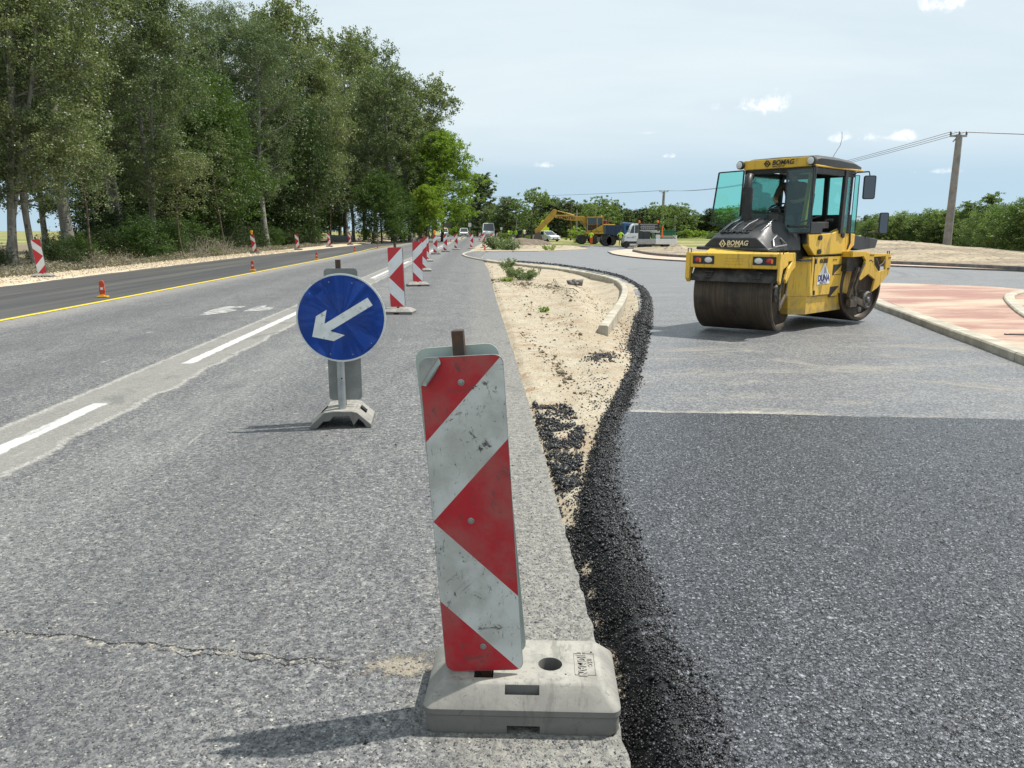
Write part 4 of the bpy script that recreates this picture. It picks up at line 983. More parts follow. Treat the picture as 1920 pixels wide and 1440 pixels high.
# ================================================================== PEOPLE
mat('skin_tone', (.36, .20, .13), .6); mat('hair_dark', (.03, .022, .016), .8)
def cloth(name, col): return mat(name, col, .85, col2=tuple(c*.75 for c in col), vs=9, lo=.45, hi=.6)
cloth('hi_vis_yellow', (.50, .80, .04)); cloth('hi_vis_orange', (.85, .13, .02)); cloth('grey_cloth', (.17, .18, .20)); cloth('navy_cloth', (.03, .035, .06)); cloth('dark_cloth', (.02, .022, .025))
cloth('white_cloth', (.62, .62, .60)); cloth('brown_cloth', (.10, .07, .05)); mat('boot', (.03, .022, .018), .7)
def person(label, loc, rz, J, shirt, trousers, vest=None, hat=None, bare_arms=True, shorts=False, group=None, scale=1.0):
    """J overrides joints (x right, y back, z up; faces -y). One continuous skinned body."""
    j = dict(pelvis=(0, 0, .96), waist=(0, .0, 1.10), chest=(0, .01, 1.32), neckb=(0, .01, 1.47), neck=(0, -.005, 1.54), chin=(0, -.03, 1.60), head=(0, -.015, 1.68), crown=(0, .0, 1.76),
             shl=(-.17, .01, 1.42), ell=(-.23, .03, 1.16), wrl=(-.24, -.05, .92), hal=(-.24, -.07, .83), shr=(.17, .01, 1.42), elr=(.23, .03, 1.16), wrr=(.24, -.05, .92), har=(.24, -.07, .83),
             hil=(-.09, 0, .92), knl=(-.10, -.02, .50), anl=(-.11, .02, .09), tol=(-.12, -.15, .04), hir=(.09, 0, .92), knr=(.10, -.02, .50), anr=(.11, .02, .09), tor=(.12, -.15, .04))
    j.update(J)
    R = dict(pelvis=.14, waist=.125, chest=.15, neckb=.075, neck=.055, chin=.075, head=.095, crown=.06, shl=.07, ell=.045, wrl=.030, hal=.035, shr=.07, elr=.045, wrr=.030, har=.035, hil=.095, knl=.062, anl=.045, tol=.04, hir=.095, knr=.062, anr=.045, tor=.04)
    E = [('pelvis', 'waist'), ('waist', 'chest'), ('chest', 'neckb'), ('neckb', 'neck'), ('neck', 'chin'), ('chin', 'head'), ('head', 'crown'), ('chest', 'shl'), ('shl', 'ell'), ('ell', 'wrl'), ('wrl', 'hal'), ('chest', 'shr'), ('shr', 'elr'), ('elr', 'wrr'), ('wrr', 'har'),
         ('pelvis', 'hil'), ('hil', 'knl'), ('knl', 'anl'), ('anl', 'tol'), ('pelvis', 'hir'), ('hir', 'knr'), ('knr', 'anr'), ('anr', 'tor')]
    names = list(j); me = bpy.data.meshes.new('person'); me.from_pydata([j[n] for n in names], [(names.index(a), names.index(b)) for a, b in E], [])
    o = bpy.data.objects.new('person', me); SC.collection.objects.link(o)
    sk = o.modifiers.new('skin', 'SKIN'); sk.use_smooth_shade = True
    for i, n in enumerate(names):
        s = me.skin_vertices[0].data[i]; r = R[n]; s.radius = (r, r*(.72 if n in ('pelvis', 'waist', 'chest') else 1)); s.use_root = (n == 'pelvis')
    sb = o.modifiers.new('sub', 'SUBSURF'); sb.levels = 1; sb.render_levels = 1
    bpy.context.view_layer.update()
    m2 = bpy.data.meshes.new_from_object(o.evaluated_get(bpy.context.evaluated_depsgraph_get())); o.modifiers.clear(); o.data = m2; m2.name = 'person'
    m2.materials.clear()
    for mm in (MATS['skin_tone'], shirt, trousers, MATS['boot']): m2.materials.append(mm)
    zone = {('pelvis', 'waist'): 1, ('waist', 'chest'): 1, ('chest', 'neckb'): 1, ('neckb', 'neck'): 0, ('neck', 'chin'): 0, ('chin', 'head'): 0, ('head', 'crown'): 0}
    for s in 'lr':
        zone[('chest', 'sh'+s)] = 1; zone[('sh'+s, 'el'+s)] = 1; zone[('el'+s, 'wr'+s)] = 0 if bare_arms else 1; zone[('wr'+s, 'ha'+s)] = 0
        zone[('pelvis', 'hi'+s)] = 2; zone[('hi'+s, 'kn'+s)] = 2; zone[('kn'+s, 'an'+s)] = 0 if shorts else 2; zone[('an'+s, 'to'+s)] = 3
    ej = [(Vector(j[a]), Vector(j[b]), zone[(a, b)], R[a], R[b]) for a, b in E]
    def near(p):
        best = 9; z = 1
        for a, b, q, ra, rb in ej:
            d = b-a; t = max(0, min(1, (p-a).dot(d)/max(1e-6, d.length_squared))); k = (p-(a+d*t)).length - (ra+(rb-ra)*t)
            if k < best: best = k; z = q
        return z
    tors = []
    for f in m2.polygons:
        z = near(f.center); f.material_index = z; f.use_smooth = True
        lo = Vector(j['pelvis']); hi = Vector(j['neckb']); 
        if z == 1 and near(f.center) == 1 and abs(f.center.x) < .19 and (f.center-lo).dot((hi-lo).normalized()) > -.02: tors.append(f.index)
    tag(o, label, 'person', group); o.location = loc; o.rotation_euler = (0, 0, rz); o.scale = (scale,)*3
    if vest is not None:
        vi = {}; V = []; F = []
        for fi in tors:
            ff = []
            for v in m2.polygons[fi].vertices:
                if v not in vi: vi[v] = len(V); c = m2.vertices[v]; V.append(c.co + c.normal*.014)
                ff.append(vi[v])
            F.append(ff)
        mv = bpy.data.meshes.new('vest'); mv.from_pydata(V, [], F); mv.materials.append(vest); mv.shade_smooth(); link(bpy.data.objects.new('vest', mv), o)
    # hair or helmet, nose and eyes
    hd = Vector(j['head']); b = MB(); b.M = Matrix.Translation(hd + Vector((0, .012, .012)))
    if hat is not None: b.lathe([(.115, .02), (.112, .06), (.08, .115), (.0001, .13)], n=14); b.lathe([(.10, .018), (.135, .016), (.10, .024)], n=14)
    else: b.lathe([(.085, -.06), (.104, -.02), (.104, .03), (.08, .08), (.0001, .105)], n=14)
    b.build('helmet' if hat is not None else 'hair', hat or MATS['hair_dark'], o, smooth=50)
    b = MB(); c = hd
    b.cbox((c.x, c.y-.095, c.z-.02), (.022, .03, .035)); b.build('nose', MATS['skin_tone'], o, smooth=60)
    return o

# ================================================================== TANDEM ROLLER
def worn_yellow(name, col, dusty=.5):
    m = bpy.data.materials.new(name); m.use_nodes = True; t = NT(m.node_tree); b = t.n['Principled BSDF']
    o = t.new('ShaderNodeTexCoord').outputs['Object']; x, y, z = t.sep(o)
    a = t.noise(o, 4, 6, .65); s = t.noise(t.scalev(o, 6, 6, .8), 3, 5, .7)
    c = t.mix(t.m('MULTIPLY', t.sstep(a, .45, .7), .45*dusty), col, (.36, .27, .14))
    c = t.mix(t.m('MULTIPLY', t.sstep(s, .53, .66), .65*dusty), c, (.11, .085, .05)); c = t.mix(t.m('MULTIPLY', t.m('MULTIPLY', t.sstep(z, .75, .25), t.sstep(a, .35, .6)), .55), c, (.20, .165, .11))
    c = t.mix(t.m('MULTIPLY', t.sstep(t.noise(o, 30, 4, .7), .64, .70), .6*dusty), c, (.04, .035, .03))
    t.put(b.inputs['Base Color'], c); t.put(b.inputs['Roughness'], t.m('ADD', .34, t.m('MULTIPLY', a, .3))); b.inputs['Coat Weight'].default_value = .15; b.inputs['Coat Roughness'].default_value = .25
    MATS[name] = m; return m
YEL = worn_yellow('machine_yellow', (.70, .43, .035), .7)
BLK = mat('machine_black', (.012, .012, .013), .42, col2=(.035, .034, .033), vs=7, rvar=.2)
DRK = mat('dark_mechanism', (.02, .019, .018), .6, col2=(.06, .05, .04), vs=9)
HOOD = mat('hood_black', (.018, .019, .021), .38, col2=(.035, .036, .038), vs=5, rvar=.2)
RUB = mat('black_rubber', (.018, .018, .018), .75, col2=(.06, .056, .05), vs=8)
DRUM = bpy.data.materials.new('drum_steel'); DRUM.use_nodes = True
def _drum():
    t = NT(DRUM.node_tree); b = t.n['Principled BSDF']; o = t.new('ShaderNodeTexCoord').outputs['Object']
    st = t.noise(t.scalev(o, 60, 1.2, 1.2), 1.0, 4, .6); bl = t.noise(o, 3.0, 5, .65)
    c = t.mix(t.sstep(st, .35, .65), (.052, .038, .026), (.10, .074, .052)); c = t.mix(t.sstep(bl, .45, .7), c, (.035, .030, .026))
    t.put(b.inputs['Base Color'], c); b.inputs['Metallic'].default_value = .35; t.put(b.inputs['Roughness'], t.m('ADD', .42, t.m('MULTIPLY', st, .25)))
    t.put(b.inputs['Normal'], t.bump(st, .2, .002)); MATS['drum_steel'] = DRUM
_drum()
GLS = glass_mat('tinted_glass', (.60, .93, .86), .25); GLD = glass_mat('dark_tinted_glass', (.48, .70, .66), .4)
mat('lamp_red', (.45, .012, .008), .2, coat=.5); mat('lamp_clear', (.62, .63, .62), .12, coat=.5); mat('lamp_orange', (.8, .22, .02), .2, coat=.5)
mat('decal_cream', (.70, .62, .42), .5); mat('decal_black', (.012, .012, .012), .5); mat('decal_white', (.74, .75, .76), .5); mat('decal_navy', (.03, .035, .16), .5); mat('chrome_trim', (.35, .35, .36), .3, .5)
mat('mirror_glass', (.14, .14, .15), .05, 1.0); mat('hub_steel', (.17, .16, .15), .55, .4, col2=(.09, .08, .07), vs=14)

def roller():
    def TR(a, x, y): return Matrix.Translation((x, y, 0)) @ Matrix.Rotation(R_(-a), 4, 'Z')
    BW = TR(47, 4.39, 12.56); FM = BW.inverted() @ TR(34, 3.50, 11.96); RM = BW.inverted() @ TR(56, 5.355, 13.21)
    t = thing('road_roller', 'yellow and black tandem road roller with open cab windows on the new asphalt', 'road roller', (4.39, 12.56, 0), R_(-47))
    fx, rx = .09, 0.0
    # ---- drums
    def drum(M, x0, x1, name='drum', yo=0.0):
        b = MB(); b.M = M; r = .58
        b.lathe([(r-.05, x0+.012), (r-.02, x0), (r, x0+.02), (r, x1-.02), (r-.02, x1), (r-.055, x1-.004), (r-.06, x1-.10), (r-.075, x1-.12), (.22, x1-.14), (.0001, x1-.14)], 'x', c=(0, yo, r), n=80)
        d = b.build(name, DRUM, t, smooth=35)
        return d
    drum(FM, -.50, .675); drum(RM, -.68, .52, yo=.24)
    # ---- front yoke: crossbar with lamps, side cheek and fork arm
    b = MB(); b.M = FM
    b.prism([(-.76, .965), (-.70, .955), (-.52, .98), (-.40, 1.10), (-.40, 1.185), (-.72, 1.195), (-.765, 1.17)], -.50, .79, 'x')
    b.prism([(-.70, 1.18), (-.50, 1.24), (-.35, 1.24), (-.35, 1.15), (-.70, 1.15)], -.30, .55, 'x')
    for x0, x1 in ((-.565, -.50), (.79, .825)):
        b.prism([(-.77, 1.18), (-.78, .80), (-.70, .74), (-.60, .95), (-.35, 1.0), (-.33, 1.19)], x0, x1, 'x')
    b.prism([(-.33, 1.19), (.12, 1.17), (.12, .93), (-.20, .74), (-.40, .62), (-.74, .70), (-.77, .82), (-.60, .92), (-.56, 1.0)][::-1] if False else [(-.62, 1.185), (.09, 1.175), (.11, .96), (-.10, .90), (-.34, .74), (-.40, .80), (-.26, .96), (-.08, 1.05), (-.45, 1.06)], .775, .815, 'x')
    b.build('front_yoke', YEL, t, bevel=.010)
    for x in (-.545, .80):
        b = MB(); b.M = FM; b.tube([(x, -.74, 1.17), (x, -.74, 1.24), (x+.05, -.74, 1.24), (x+.05, -.74, 1.17)], .008, 8); b.build('lashing_eye', DRK, t)
    for x0, x1, k in ((-.455, -.13, 1), (.435, .765, -1)):
        b = MB(); b.M = FM; b.box((x0, -.772, 1.015), (x1, -.70, 1.135)); lc = b.build('lamp_cluster', BLK, t, bevel=.006)
        xr = x0+.085 if k > 0 else x1-.085; xc = x1-.085 if k > 0 else x0+.085
        for x, m_, w in ((xr - k*.0, 'lamp_red', .042), (xc, 'lamp_clear', .046)):
            b = MB(); b.M = FM @ Matrix.Translation((x, -.772, 1.075)) @ Matrix.Diagonal((1.25, 1, .9, 1)); b.lathe([(w, .01), (w, -.004), (w*.8, -.012), (.0001, -.016)], 'y', n=18); b.build('lamp', MATS[m_], lc, smooth=50)
        b = MB(); b.M = FM @ Matrix.Translation((xr + k*.0 + (.035 if k < 0 else .035), -.785, 1.07)); b.box((-.012, -.004, -.03), (.012, .004, .03)); b.build('indicator', MATS['lamp_orange'], lc)
    for z, dz in ((1.07, .016), (1.11, .016), (1.03, .016)):
        b = MB(); b.M = FM; b.box((.03, -.768, z-dz/2), (.29, -.76, z+dz/2)); b.build('louvre', YEL, t, bevel=.004)
    # scraper, rubber flap and its hinges in front of the drum
    b = MB(); b.M = FM
    b.prism([(-.60, .99), (-.705, .87), (-.70, .86), (-.58, .97)], -.47, .75, 'x'); b.prism([(-.70, .87), (-.735, .765), (-.725, .765), (-.69, .865)], -.505, .765, 'x')
    b.build('rubber_flap', RUB, t)
    for x in (-.22, .50):
        b = MB(); b.M = FM; b.bar((x-.03, -.62, .99), (x-.03, -.73, .83), .012, .012); b.bar((x+.03, -.62, .99), (x+.03, -.73, .83), .012, .012); b.bar((x-.05, -.74, .83), (x+.05, -.74, .83), .014, .014); b.bar((x-.07, -.70, .90), (x+.07, -.70, .90), .02, .012); b.build('flap_hinge', DRK, t)
    b = MB(); b.M = FM; b.box((-.46, -.5, .93), (.74, -.1, 1.10)); b.cbox((.1, 0, 1.12), (.7, .6, .12)); b.tube([(-.44, -.56, 1.0), (.74, -.56, 1.0)], .03, 10); b.build('sprinkler_housing', DRK, t)
    b = MB(); b.M = FM; ARM = mat('arm_brown', (.12, .095, .07), .6, col2=(.05, .04, .03), vs=8)
    b.bar((.72, -.24, .86), (.72, -.34, .60), .03, .07, up=(0, 1, 0)); b.bar((.72, -.34, .62), (.72, -.30, .34), .03, .06, up=(0, 1, 0)); b.bar((.72, -.31, .36), (.72, -.02, .54), .03, .06, up=(0, 0, 1)); b.bar((.72, -.02, .50), (.72, .06, .80), .03, .06, up=(0, 1, 0)); b.bar((.72, .05, .78), (.75, -.1, .98), .03, .08, up=(0, 1, 0))
    b.build('fork_arm', ARM, t, bevel=.006)
    b = MB(); b.M = FM; b.lathe([(.15, .55), (.15, .60), (.12, .63), (.0001, .63)], 'x', c=(0, 0, .58), n=24); b.tube([(.66, .05, .9), (.70, -.05, .75), (.66, -.02, .6)], .014, 8); b.build('drive_motor', MATS['hub_steel'], t, smooth=40)
    # ---- rear yoke
    b = MB(); b.M = RM
    outer_ = [(-.36, 1.17), (-.02, 1.165), (.10, 1.14), (.74, 1.11), (.755, .93), (.74, .80), (.42, .56), (.27, .50), (.30, .58), (.33, .70), (.12, .80), (-.09, .70), (-.13, .73), (-.02, .93), (.02, 1.02), (-.06, 1.09), (-.36, 1.08)]
    hole = [(.24, 1.07), (.58, 1.08), (.61, .86), (.42, .83), (.27, .95)]
    # plate with a window: two prisms joined round the hole
    b.prism([(-.36, 1.17), (-.02, 1.165), (.10, 1.14), (.24, 1.133), (.24, 1.07), (.27, .95), (.33, .70), (.12, .80), (-.09, .70), (-.13, .73), (-.02, .93), (.02, 1.02), (-.06, 1.09), (-.36, 1.08)], .655, .695, 'x')
    b.prism([(.242, 1.133), (.74, 1.11), (.755, .93), (.74, .80), (.42, .56), (.27, .50), (.30, .58), (.332, .70), (.272, .95), (.42, .83), (.61, .86), (.58, 1.08), (.242, 1.072)], .656, .694, 'x')
    b.prism([(.66, 1.11), (.755, 1.10), (.765, .94), (.72, .92), (.66, 1.0)], -.65, .65, 'x'); b.prism([(-.36, 1.17), (.2, 1.15), (.2, 1.08), (-.36, 1.08)], .2, .65, 'x')
    b.prism([(.2, 1.13), (.7, 1.11), (.75, .93), (.42, .56), (.2, .7)], -.69, -.66, 'x')
    b.build('rear_yoke', YEL, t, bevel=.006)
    b = MB(); b.M = RM
    for (y, z) in [(.13, 1.105), (.17, 1.103), (.21, 1.10), (.13, 1.02), (.17, 1.018), (.21, 1.0), (.68, 1.05), (.72, 1.05), (.67, .87), (.71, .87)]: b.lathe([(.013, .694), (.013, .699), (.0001, .70)], 'x', c=(0, y, z), n=10)
    b.tube([(.67, .66, 1.10), (.67, .66, 1.16), (.67, .72, 1.16), (.67, .72, 1.10)], .008, 8)
    b.build('yoke_bolts', DRK, t)
    b = MB(); b.M = RM; b.lathe([(.16, .40), (.145, .56), (.145, .66), (.12, .68), (.118, .655), (.10, .65), (.05, .655), (.05, .67), (.03, .69), (.0001, .69)], 'x', c=(0, .22, .37), n=28); b.lathe([(.045, .64), (.045, .67), (.02, .68)], 'x', c=(0, .0, .22), n=14); b.build('hub_motor', MATS['hub_steel'], t, smooth=40)
    b = MB(); b.M = RM; b.bar((.64, -.06, .90), (.64, -.28, .42), .05, .10, up=(0, 1, 0)); b.bar((.64, -.28, .44), (.64, .16, .30), .05, .10); b.tube([(.68, .02, .98), (.69, -.12, .80), (.68, -.20, .6), (.68, -.16, .45)], .018, 8); b.tube([(.70, .30, 1.04), (.70, .40, .92), (.69, .52, .96), (.69, .58, 1.02)], .014, 8); b.cbox((.64, -.20, .33), (.08, .18, .12)); b.build('fork_arm', MATS['arm_brown'], t, bevel=.006, smooth=40)
    b = MB(); b.M = RM; b.box((-.62, -.35, .85), (.60, .60, 1.08)); b.build('inner_frame', DRK, t)
    # ---- body: side box
    b = MB()
    def plan(z, k=0.0): return [(.40, -.62+k, z), (.62, -.30+k, z), (.62, .95, z), (-.58, .95, z), (-.58, -.45, z), (.1, -.62+k, z)]
    b.loft([[(.10, -.56, .22), (.42, -.56, .22), (.60, -.36, .22), (.60, .88, .22), (.10, .88, .22)], [(.10, -.60, .50), (.42, -.60, .50), (.60, -.36, .50), (.60, .92, .50), (.10, .92, .50)]])
    b.prism([(-.30, .50), (.96, .485), (1.03, .46), (1.185, .955), (.89, 1.095), (-.28, 1.10)], .45, .622, 'x')
    b.loft([[(.12, -.58, .50), (.40, -.62, .50), (.63, -.30, .50), (.63, .2, .50), (.12, .2, .50)], [(.12, -.80, 1.02), (.42, -.66, 1.04), (.60, -.33, 1.09), (.60, .2, 1.09), (.12, .2, 1.04)]])
    b.box((-.60, -.5, .30), (.12, .9, 1.08))
    b.build('side_tank', YEL, t, bevel=.008)
    b = MB(); b.box((.623, -.21, .49), (.628, .90, .497)); b.box((.623, -.215, .49), (.6285, -.205, 1.08)); b.build('panel_gap', BLK, t)
    for y0, z0 in ((.42, .93), (.36, .58)):
        b = MB(); b.prism([(y0, z0-.13), (y0+.30, z0-.13), (y0+.32, z0+.035), (y0+.02, z0+.035)], .6235, .6265, 'x'); rc_ = b.build('step_recess', BLK, t)
        b = MB(); b.prism([(y0+.04, z0-.12), (y0+.29, z0-.12), (y0+.30, z0+.02)], .627, .629, 'x'); b.build('recess_floor', YEL, rc_)
    for z in (1.03, .55):
        b = MB(); b.box((.624, -.205, z-.035), (.640, -.16, z+.035)); b.build('hinge', BLK, t, bevel=.004)
    b = MB()
    for k in range(9): b.bar((.42, -.78+k*.045, 1.055), (.62, -.66+k*.045, 1.055), .012, .02)
    b.bar((.42, -.78, 1.05), (.42, -.42, 1.05), .02, .02); b.bar((.62, -.66, 1.05), (.62, -.30, 1.05), .02, .02); b.build('step_grille', BLK, t)
    # central black mass under the hood and cab
    b = MB(); b.box((-.50, -.75, .95), (.45, .9, 1.45)); b.box((-.45, -1.3, 1.10), (.42, -.5, 1.28)); b.build('chassis', DRK, t)
    # ---- upper yellow panel below the door
    b = MB(); b.prism([(-.48, 1.44), (.10, 1.45), (.35, 1.46), (.50, 1.50), (.66, 1.535), (.80, 1.52), (.90, 1.46), (1.14, 1.44), (1.14, 1.26), (1.05, 1.22), (.92, 1.13), (-.24, 1.125), (-.44, 1.26)], .52, .625, 'x'); b.build('door_sill_panel', YEL, t, bevel=.010)
    for y, z, r in ((-.10, 1.39, .04), (-.10, 1.18, .04), (.67, 1.43, .05)):
        b = MB(); b.lathe([(r, .622), (r, .645), (r*.6, .655), (.0001, .655)], 'x', c=(0, y, z), n=18); b.cbox((.64, y-.04, z), (.02, .05, .06)); b.build('lock', BLK, t, smooth=40)
    b = MB(); b.tube([(.635, .92, 1.46), (.64, .93, 1.30), (.635, .86, 1.20)], .013, 8); b.prism([(-.24, 1.115), (.92, 1.12), (.92, 1.13), (-.24, 1.128)], .53, .63, 'x'); b.build('grab_rail', BLK, t)
    # black fin behind, running out over the rear drum
    b = MB(); b.prism([(1.12, 1.45), (1.30, 1.42), (2.24, 1.35), (2.16, 1.20), (1.45, 1.17), (1.12, 1.22)], .10, .56, 'x'); b.prism([(.9, 1.15), (1.5, 1.15), (2.0, 1.28), (1.2, 1.62), (.9, 1.7)], -.5, .3, 'x'); b.build('rear_bonnet', HOOD, t, bevel=.015)
    # ---- hood
    def hs(y, w0, w1, z0, z1, zs): return [(-w0-.02, y, z0), (-w0, y, zs), (-w1-.01, y, z1-.03), (-w1+.04, y, z1), (w1, y, z1), (w1+.045, y, z1-.03), (w0+.04, y, zs), (w0+.06, y, z0)]
    b = MB(); b.loft([hs(-1.56, .52, .36, 1.215, 1.39, 1.24), hs(-1.50, .52, .38, 1.215, 1.42, 1.25), hs(-1.15, .50, .34, 1.20, 1.62, 1.28), hs(-.85, .50, .33, 1.20, 1.735, 1.34), hs(-.56, .50, .33, 1.20, 1.76, 1.4)])
    b.loft([[(-.60, -1.60, 1.215), (.60, -1.60, 1.205), (.62, -1.50, 1.2), (.58, -1.2, 1.2), (-.56, -1.2, 1.2)], [(-.60, -1.60, 1.262), (.58, -1.60, 1.242), (.60, -1.50, 1.26), (.57, -1.2, 1.27), (-.56, -1.2, 1.28)]])
    b.build('hood', HOOD, t, bevel=.014, smooth=30)
    b = MB()
    def onhood(x, y, dz=.006): 
        z = np.interp(y, [-1.50, -1.15, -.85, -.56], [1.42, 1.62, 1.735, 1.76]); return (x, y, z+dz)
    for x, c in ((-.25, 0), (-.12, 0), (.06, 1), (.16, 1)):
        b.add([onhood(x-.03, -1.36), onhood(x+.02, -1.38), onhood(x+.08, -1.12), onhood(x+.04, -1.0), onhood(x, -1.1)], [(0, 1, 2, 3, 4)])
    b.build('hood_vent', MATS['black_hole'], t, fix=False)
    b = MB()
    for x in (-.29, -.16, .02, .35): b.tube([onhood(x, -1.40, .008), onhood(x+.03, -1.22, .012), onhood(x+.09 if x < .3 else x-.01, -1.02, .008)], [.004, .010, .004], 8)
    b.tube([(.57, -1.40, 1.27), (.50, -1.30, 1.37), (.47, -1.15, 1.42)], .012, 8); b.tube([(.57, -1.38, 1.265), (.58, -1.05, 1.29), (.50, -1.1, 1.39)], .012, 8)
    b.build('hood_trim', MATS['chrome_trim'], t, smooth=60)
    b = MB(); b.tube([(.06, -.72, 1.76), (.08, -.70, 1.82), (.22, -.68, 1.82), (.26, -.70, 1.76)], .014, 8); b.build('hood_handle', BLK, t, smooth=40); b = MB(); b.lathe([(.09, 1.70), (.09, 1.775), (.07, 1.78), (.0001, 1.78)], c=(.30, -.98, -.05), n=20); b.build('filler_cap', BLK, t, smooth=40)
    b = MB(); b.tube([(-.10, -1.05, 1.50), (-.10, -1.05, 2.13)], .075, 20); b.tube([(-.10, -1.05, 2.10), (-.11, -1.03, 2.22), (-.14, -.96, 2.30), (-.17, -.86, 2.30)], [.055, .055, .052, .05], 16); b.build('exhaust_pipe', BLK, t, smooth=40)
    # ---- cab
    b = MB(); z0, z1 = 1.45, 2.42; P = .05
    def post(x, y, x2, y2, w=.055, d=.055): b.bar((x, y, z0), (x2, y2, z1), w, d, up=(0, 1, 0))
    post(-.50, -.54, -.44, -.50); post(.64, -.54, .66, -.50, .05, .05); post(.63, .56, .65, .56, .055, .10); post(.62, .82, .63, .84, .04, .04); post(-.48, .60, -.44, .60, .06, .08); post(-.46, .90, -.42, .88)
    b.box((-.50, -.58, 1.45), (.66, -.50, 1.53)); b.box((-.47, -.54, 2.36), (.68, -.46, 2.44)); b.box((.60, -.50, 2.33), (.66, .90, 2.42)); b.box((-.46, .84, 1.45), (.64, .92, 1.75)); b.box((-.48, .84, 2.34), (.64, .9, 2.42)); b.box((-.50, -.5, 1.45), (-.46, .9, 1.60)); b.box((-.48, -.5, 2.34), (-.44, .9, 2.42)); b.box((-.5, -.5, 1.3), (.60, .9, 1.47)); b.box((.18, .82, 1.5), (.26, .88, 2.4))
    b.box((.58, -.45, 1.45), (.63, -.05, 1.62))
    b.build('cab_frame', BLK, t, bevel=.008)
    b = MB(); b.bar((.52, -.47, 1.50), (.58, -.40, 2.40), .06, .10, up=(0, 1, 0)); b.build('inner_pillar', YEL, t, bevel=.006)
    # roof with the yellow fascia and black rounded shell
    b = MB(); b.box((-.46, -.60, 2.425), (.62, -.50, 2.565)); b.box((.60, -.52, 2.425), (.685, 1.10, 2.455)); b.build('roof_fascia', YEL, t, bevel=.012)
    def rs(y, x, zt): return [(-x, y, 2.44), (-x, y, zt-.04), (-x+.08, y, zt), (0, y, zt+.008), (x+.08, y, zt), (x+.16, y, zt-.05), (x+.16, y, 2.44)]
    b = MB(); b.loft([rs(-.50, .50, 2.575), rs(-.35, .52, 2.60), rs(.2, .53, 2.60), rs(.8, .52, 2.58), rs(1.08, .50, 2.545), rs(1.20, .45, 2.49)]); b.build('roof_shell', BLK, t, smooth=45, bevel=.02)
    for x in (-.50, .665):
        b = MB(); b.lathe([(.0001, -.675), (.042, -.67), (.052, -.655), (.064, -.65), (.064, -.60), (.05, -.55), (.0001, -.54)], 'y', c=(x, 0, 2.50), n=20); wl = b.build('work_light', BLK, t, smooth=40)
        b = MB(); b.lathe([(.0001, -.685), (.04, -.682), (.052, -.672)], 'y', c=(x, 0, 2.50), n=20); b.build('lens', MATS['lamp_clear'], wl, smooth=50)
    b = MB(); b.tube([(.55, .25, 2.58), (.58, .27, 2.66), (.64, .30, 2.78), (.66, .30, 2.88), (.66, .28, 2.98)], .0035, 6); b.build('antenna', BLK, t)
    # glass
    def pane(name, pts, m_, frame=.012):
        k = MB(); k.add(pts, [tuple(range(len(pts)))]); 
        o_ = k.build(name, m_, t, fix=False); sd = o_.modifiers.new('t', 'SOLIDIFY'); sd.thickness = .006
        if frame:
            k = MB(); n_ = len(pts)
            for i_ in range(n_): k.bar(pts[i_], pts[(i_+1) % n_], frame*1.6, frame*1.6)
            k.build('window_frame', BLK, o_)
        return o_
    pane('opened_window', [(-.50, -.58, 1.54), (-.93, -.72, 1.60), (-.82, -.72, 2.40), (-.46, -.58, 2.42)], GLS)
    pane('opened_window', [(.72, -.62, 1.47), (.42, -.86, 1.46), (.42, -.86, 2.37), (.70, -.62, 2.40)], GLD)
    pane('rear_window', [(-.43, .87, 1.75), (.18, .86, 1.75), (.18, .86, 2.34), (-.43, .87, 2.34)], GLS, 0)
    pane('rear_window', [(.26, .87, 1.75), (.60, .86, 1.75), (.60, .86, 2.34), (.26, .87, 2.34)], GLS, 0)
    pane('side_window', [(-.47, -.46, 1.60), (-.46, .56, 1.60), (-.44, .56, 2.34), (-.44, -.46, 2.34)], GLS, 0)
    pane('side_window', [(.635, .62, 1.46), (.635, .80, 1.46), (.64, .82, 2.35), (.64, .62, 2.35)], GLS, 0)
    pane('opened_door', [(.66, .86, 1.46), (.70, .95, 1.46), (.70, .95, 2.36), (.66, .88, 2.36)], GLS, .006)
    b = MB(); b.bar((.70, -.58, 1.66), (.50, -.76, 1.58), .02, .02); b.bar((.60, -.70, 1.62), (.82, -.50, 1.72), .016, .016); b.bar((-.50, -.56, 1.72), (-.80, -.68, 1.66), .012, .012); b.tube([(.5, -.88, 1.56), (.70, -.66, 1.56)], .02, 8); b.tube([(.15, -.58, 2.44), (.16, -.60, 2.34), (.4, -.62, 2.30)], .01, 6); b.build('window_strut', BLK, t)
    b = MB(); b.bar((-.2, -.60, 1.78), (-.42, -.58, 1.86), .012, .016); b.bar((.2, -.60, 1.72), (-.2, -.60, 1.80), .010, .012); b.build('wiper', BLK, t)
    # inside: seat, console, steering wheel
    b = MB(); b.box((-.28, .10, 1.45), (.16, .55, 1.74)); b.prism([(.45, 1.72), (.59, 1.72), (.65, 2.10), (.55, 2.12)], -.26, .14, 'x'); b.build('seat', BLK, t, bevel=.03)
    b = MB(); b.box((-.4, -.45, 1.45), (.0, -.1, 1.78)); b.box((-.30, .5, 1.45), (-.05, .8, 2.05)); b.tube([(.42, .35, 1.5), (.46, .40, 1.66), (.55, .46, 1.66)], .03, 8); b.cbox((.5, .1, 1.58), (.12, .4, .10)); b.build('console', DRK, t, bevel=.015)
    b = MB()
    ring = [(-.06+.15*math.cos(a_), -.16+.13*math.sin(a_), 1.86+.06*math.sin(a_)) for a_ in [2*math.pi*k/20 for k in range(21)]]
    b.tube(ring, .013, 8, caps=False); b.tube([(-.06, -.30, 1.5), (-.06, -.16, 1.86)], .025, 8); b.build('steering_wheel', BLK, t, smooth=40)
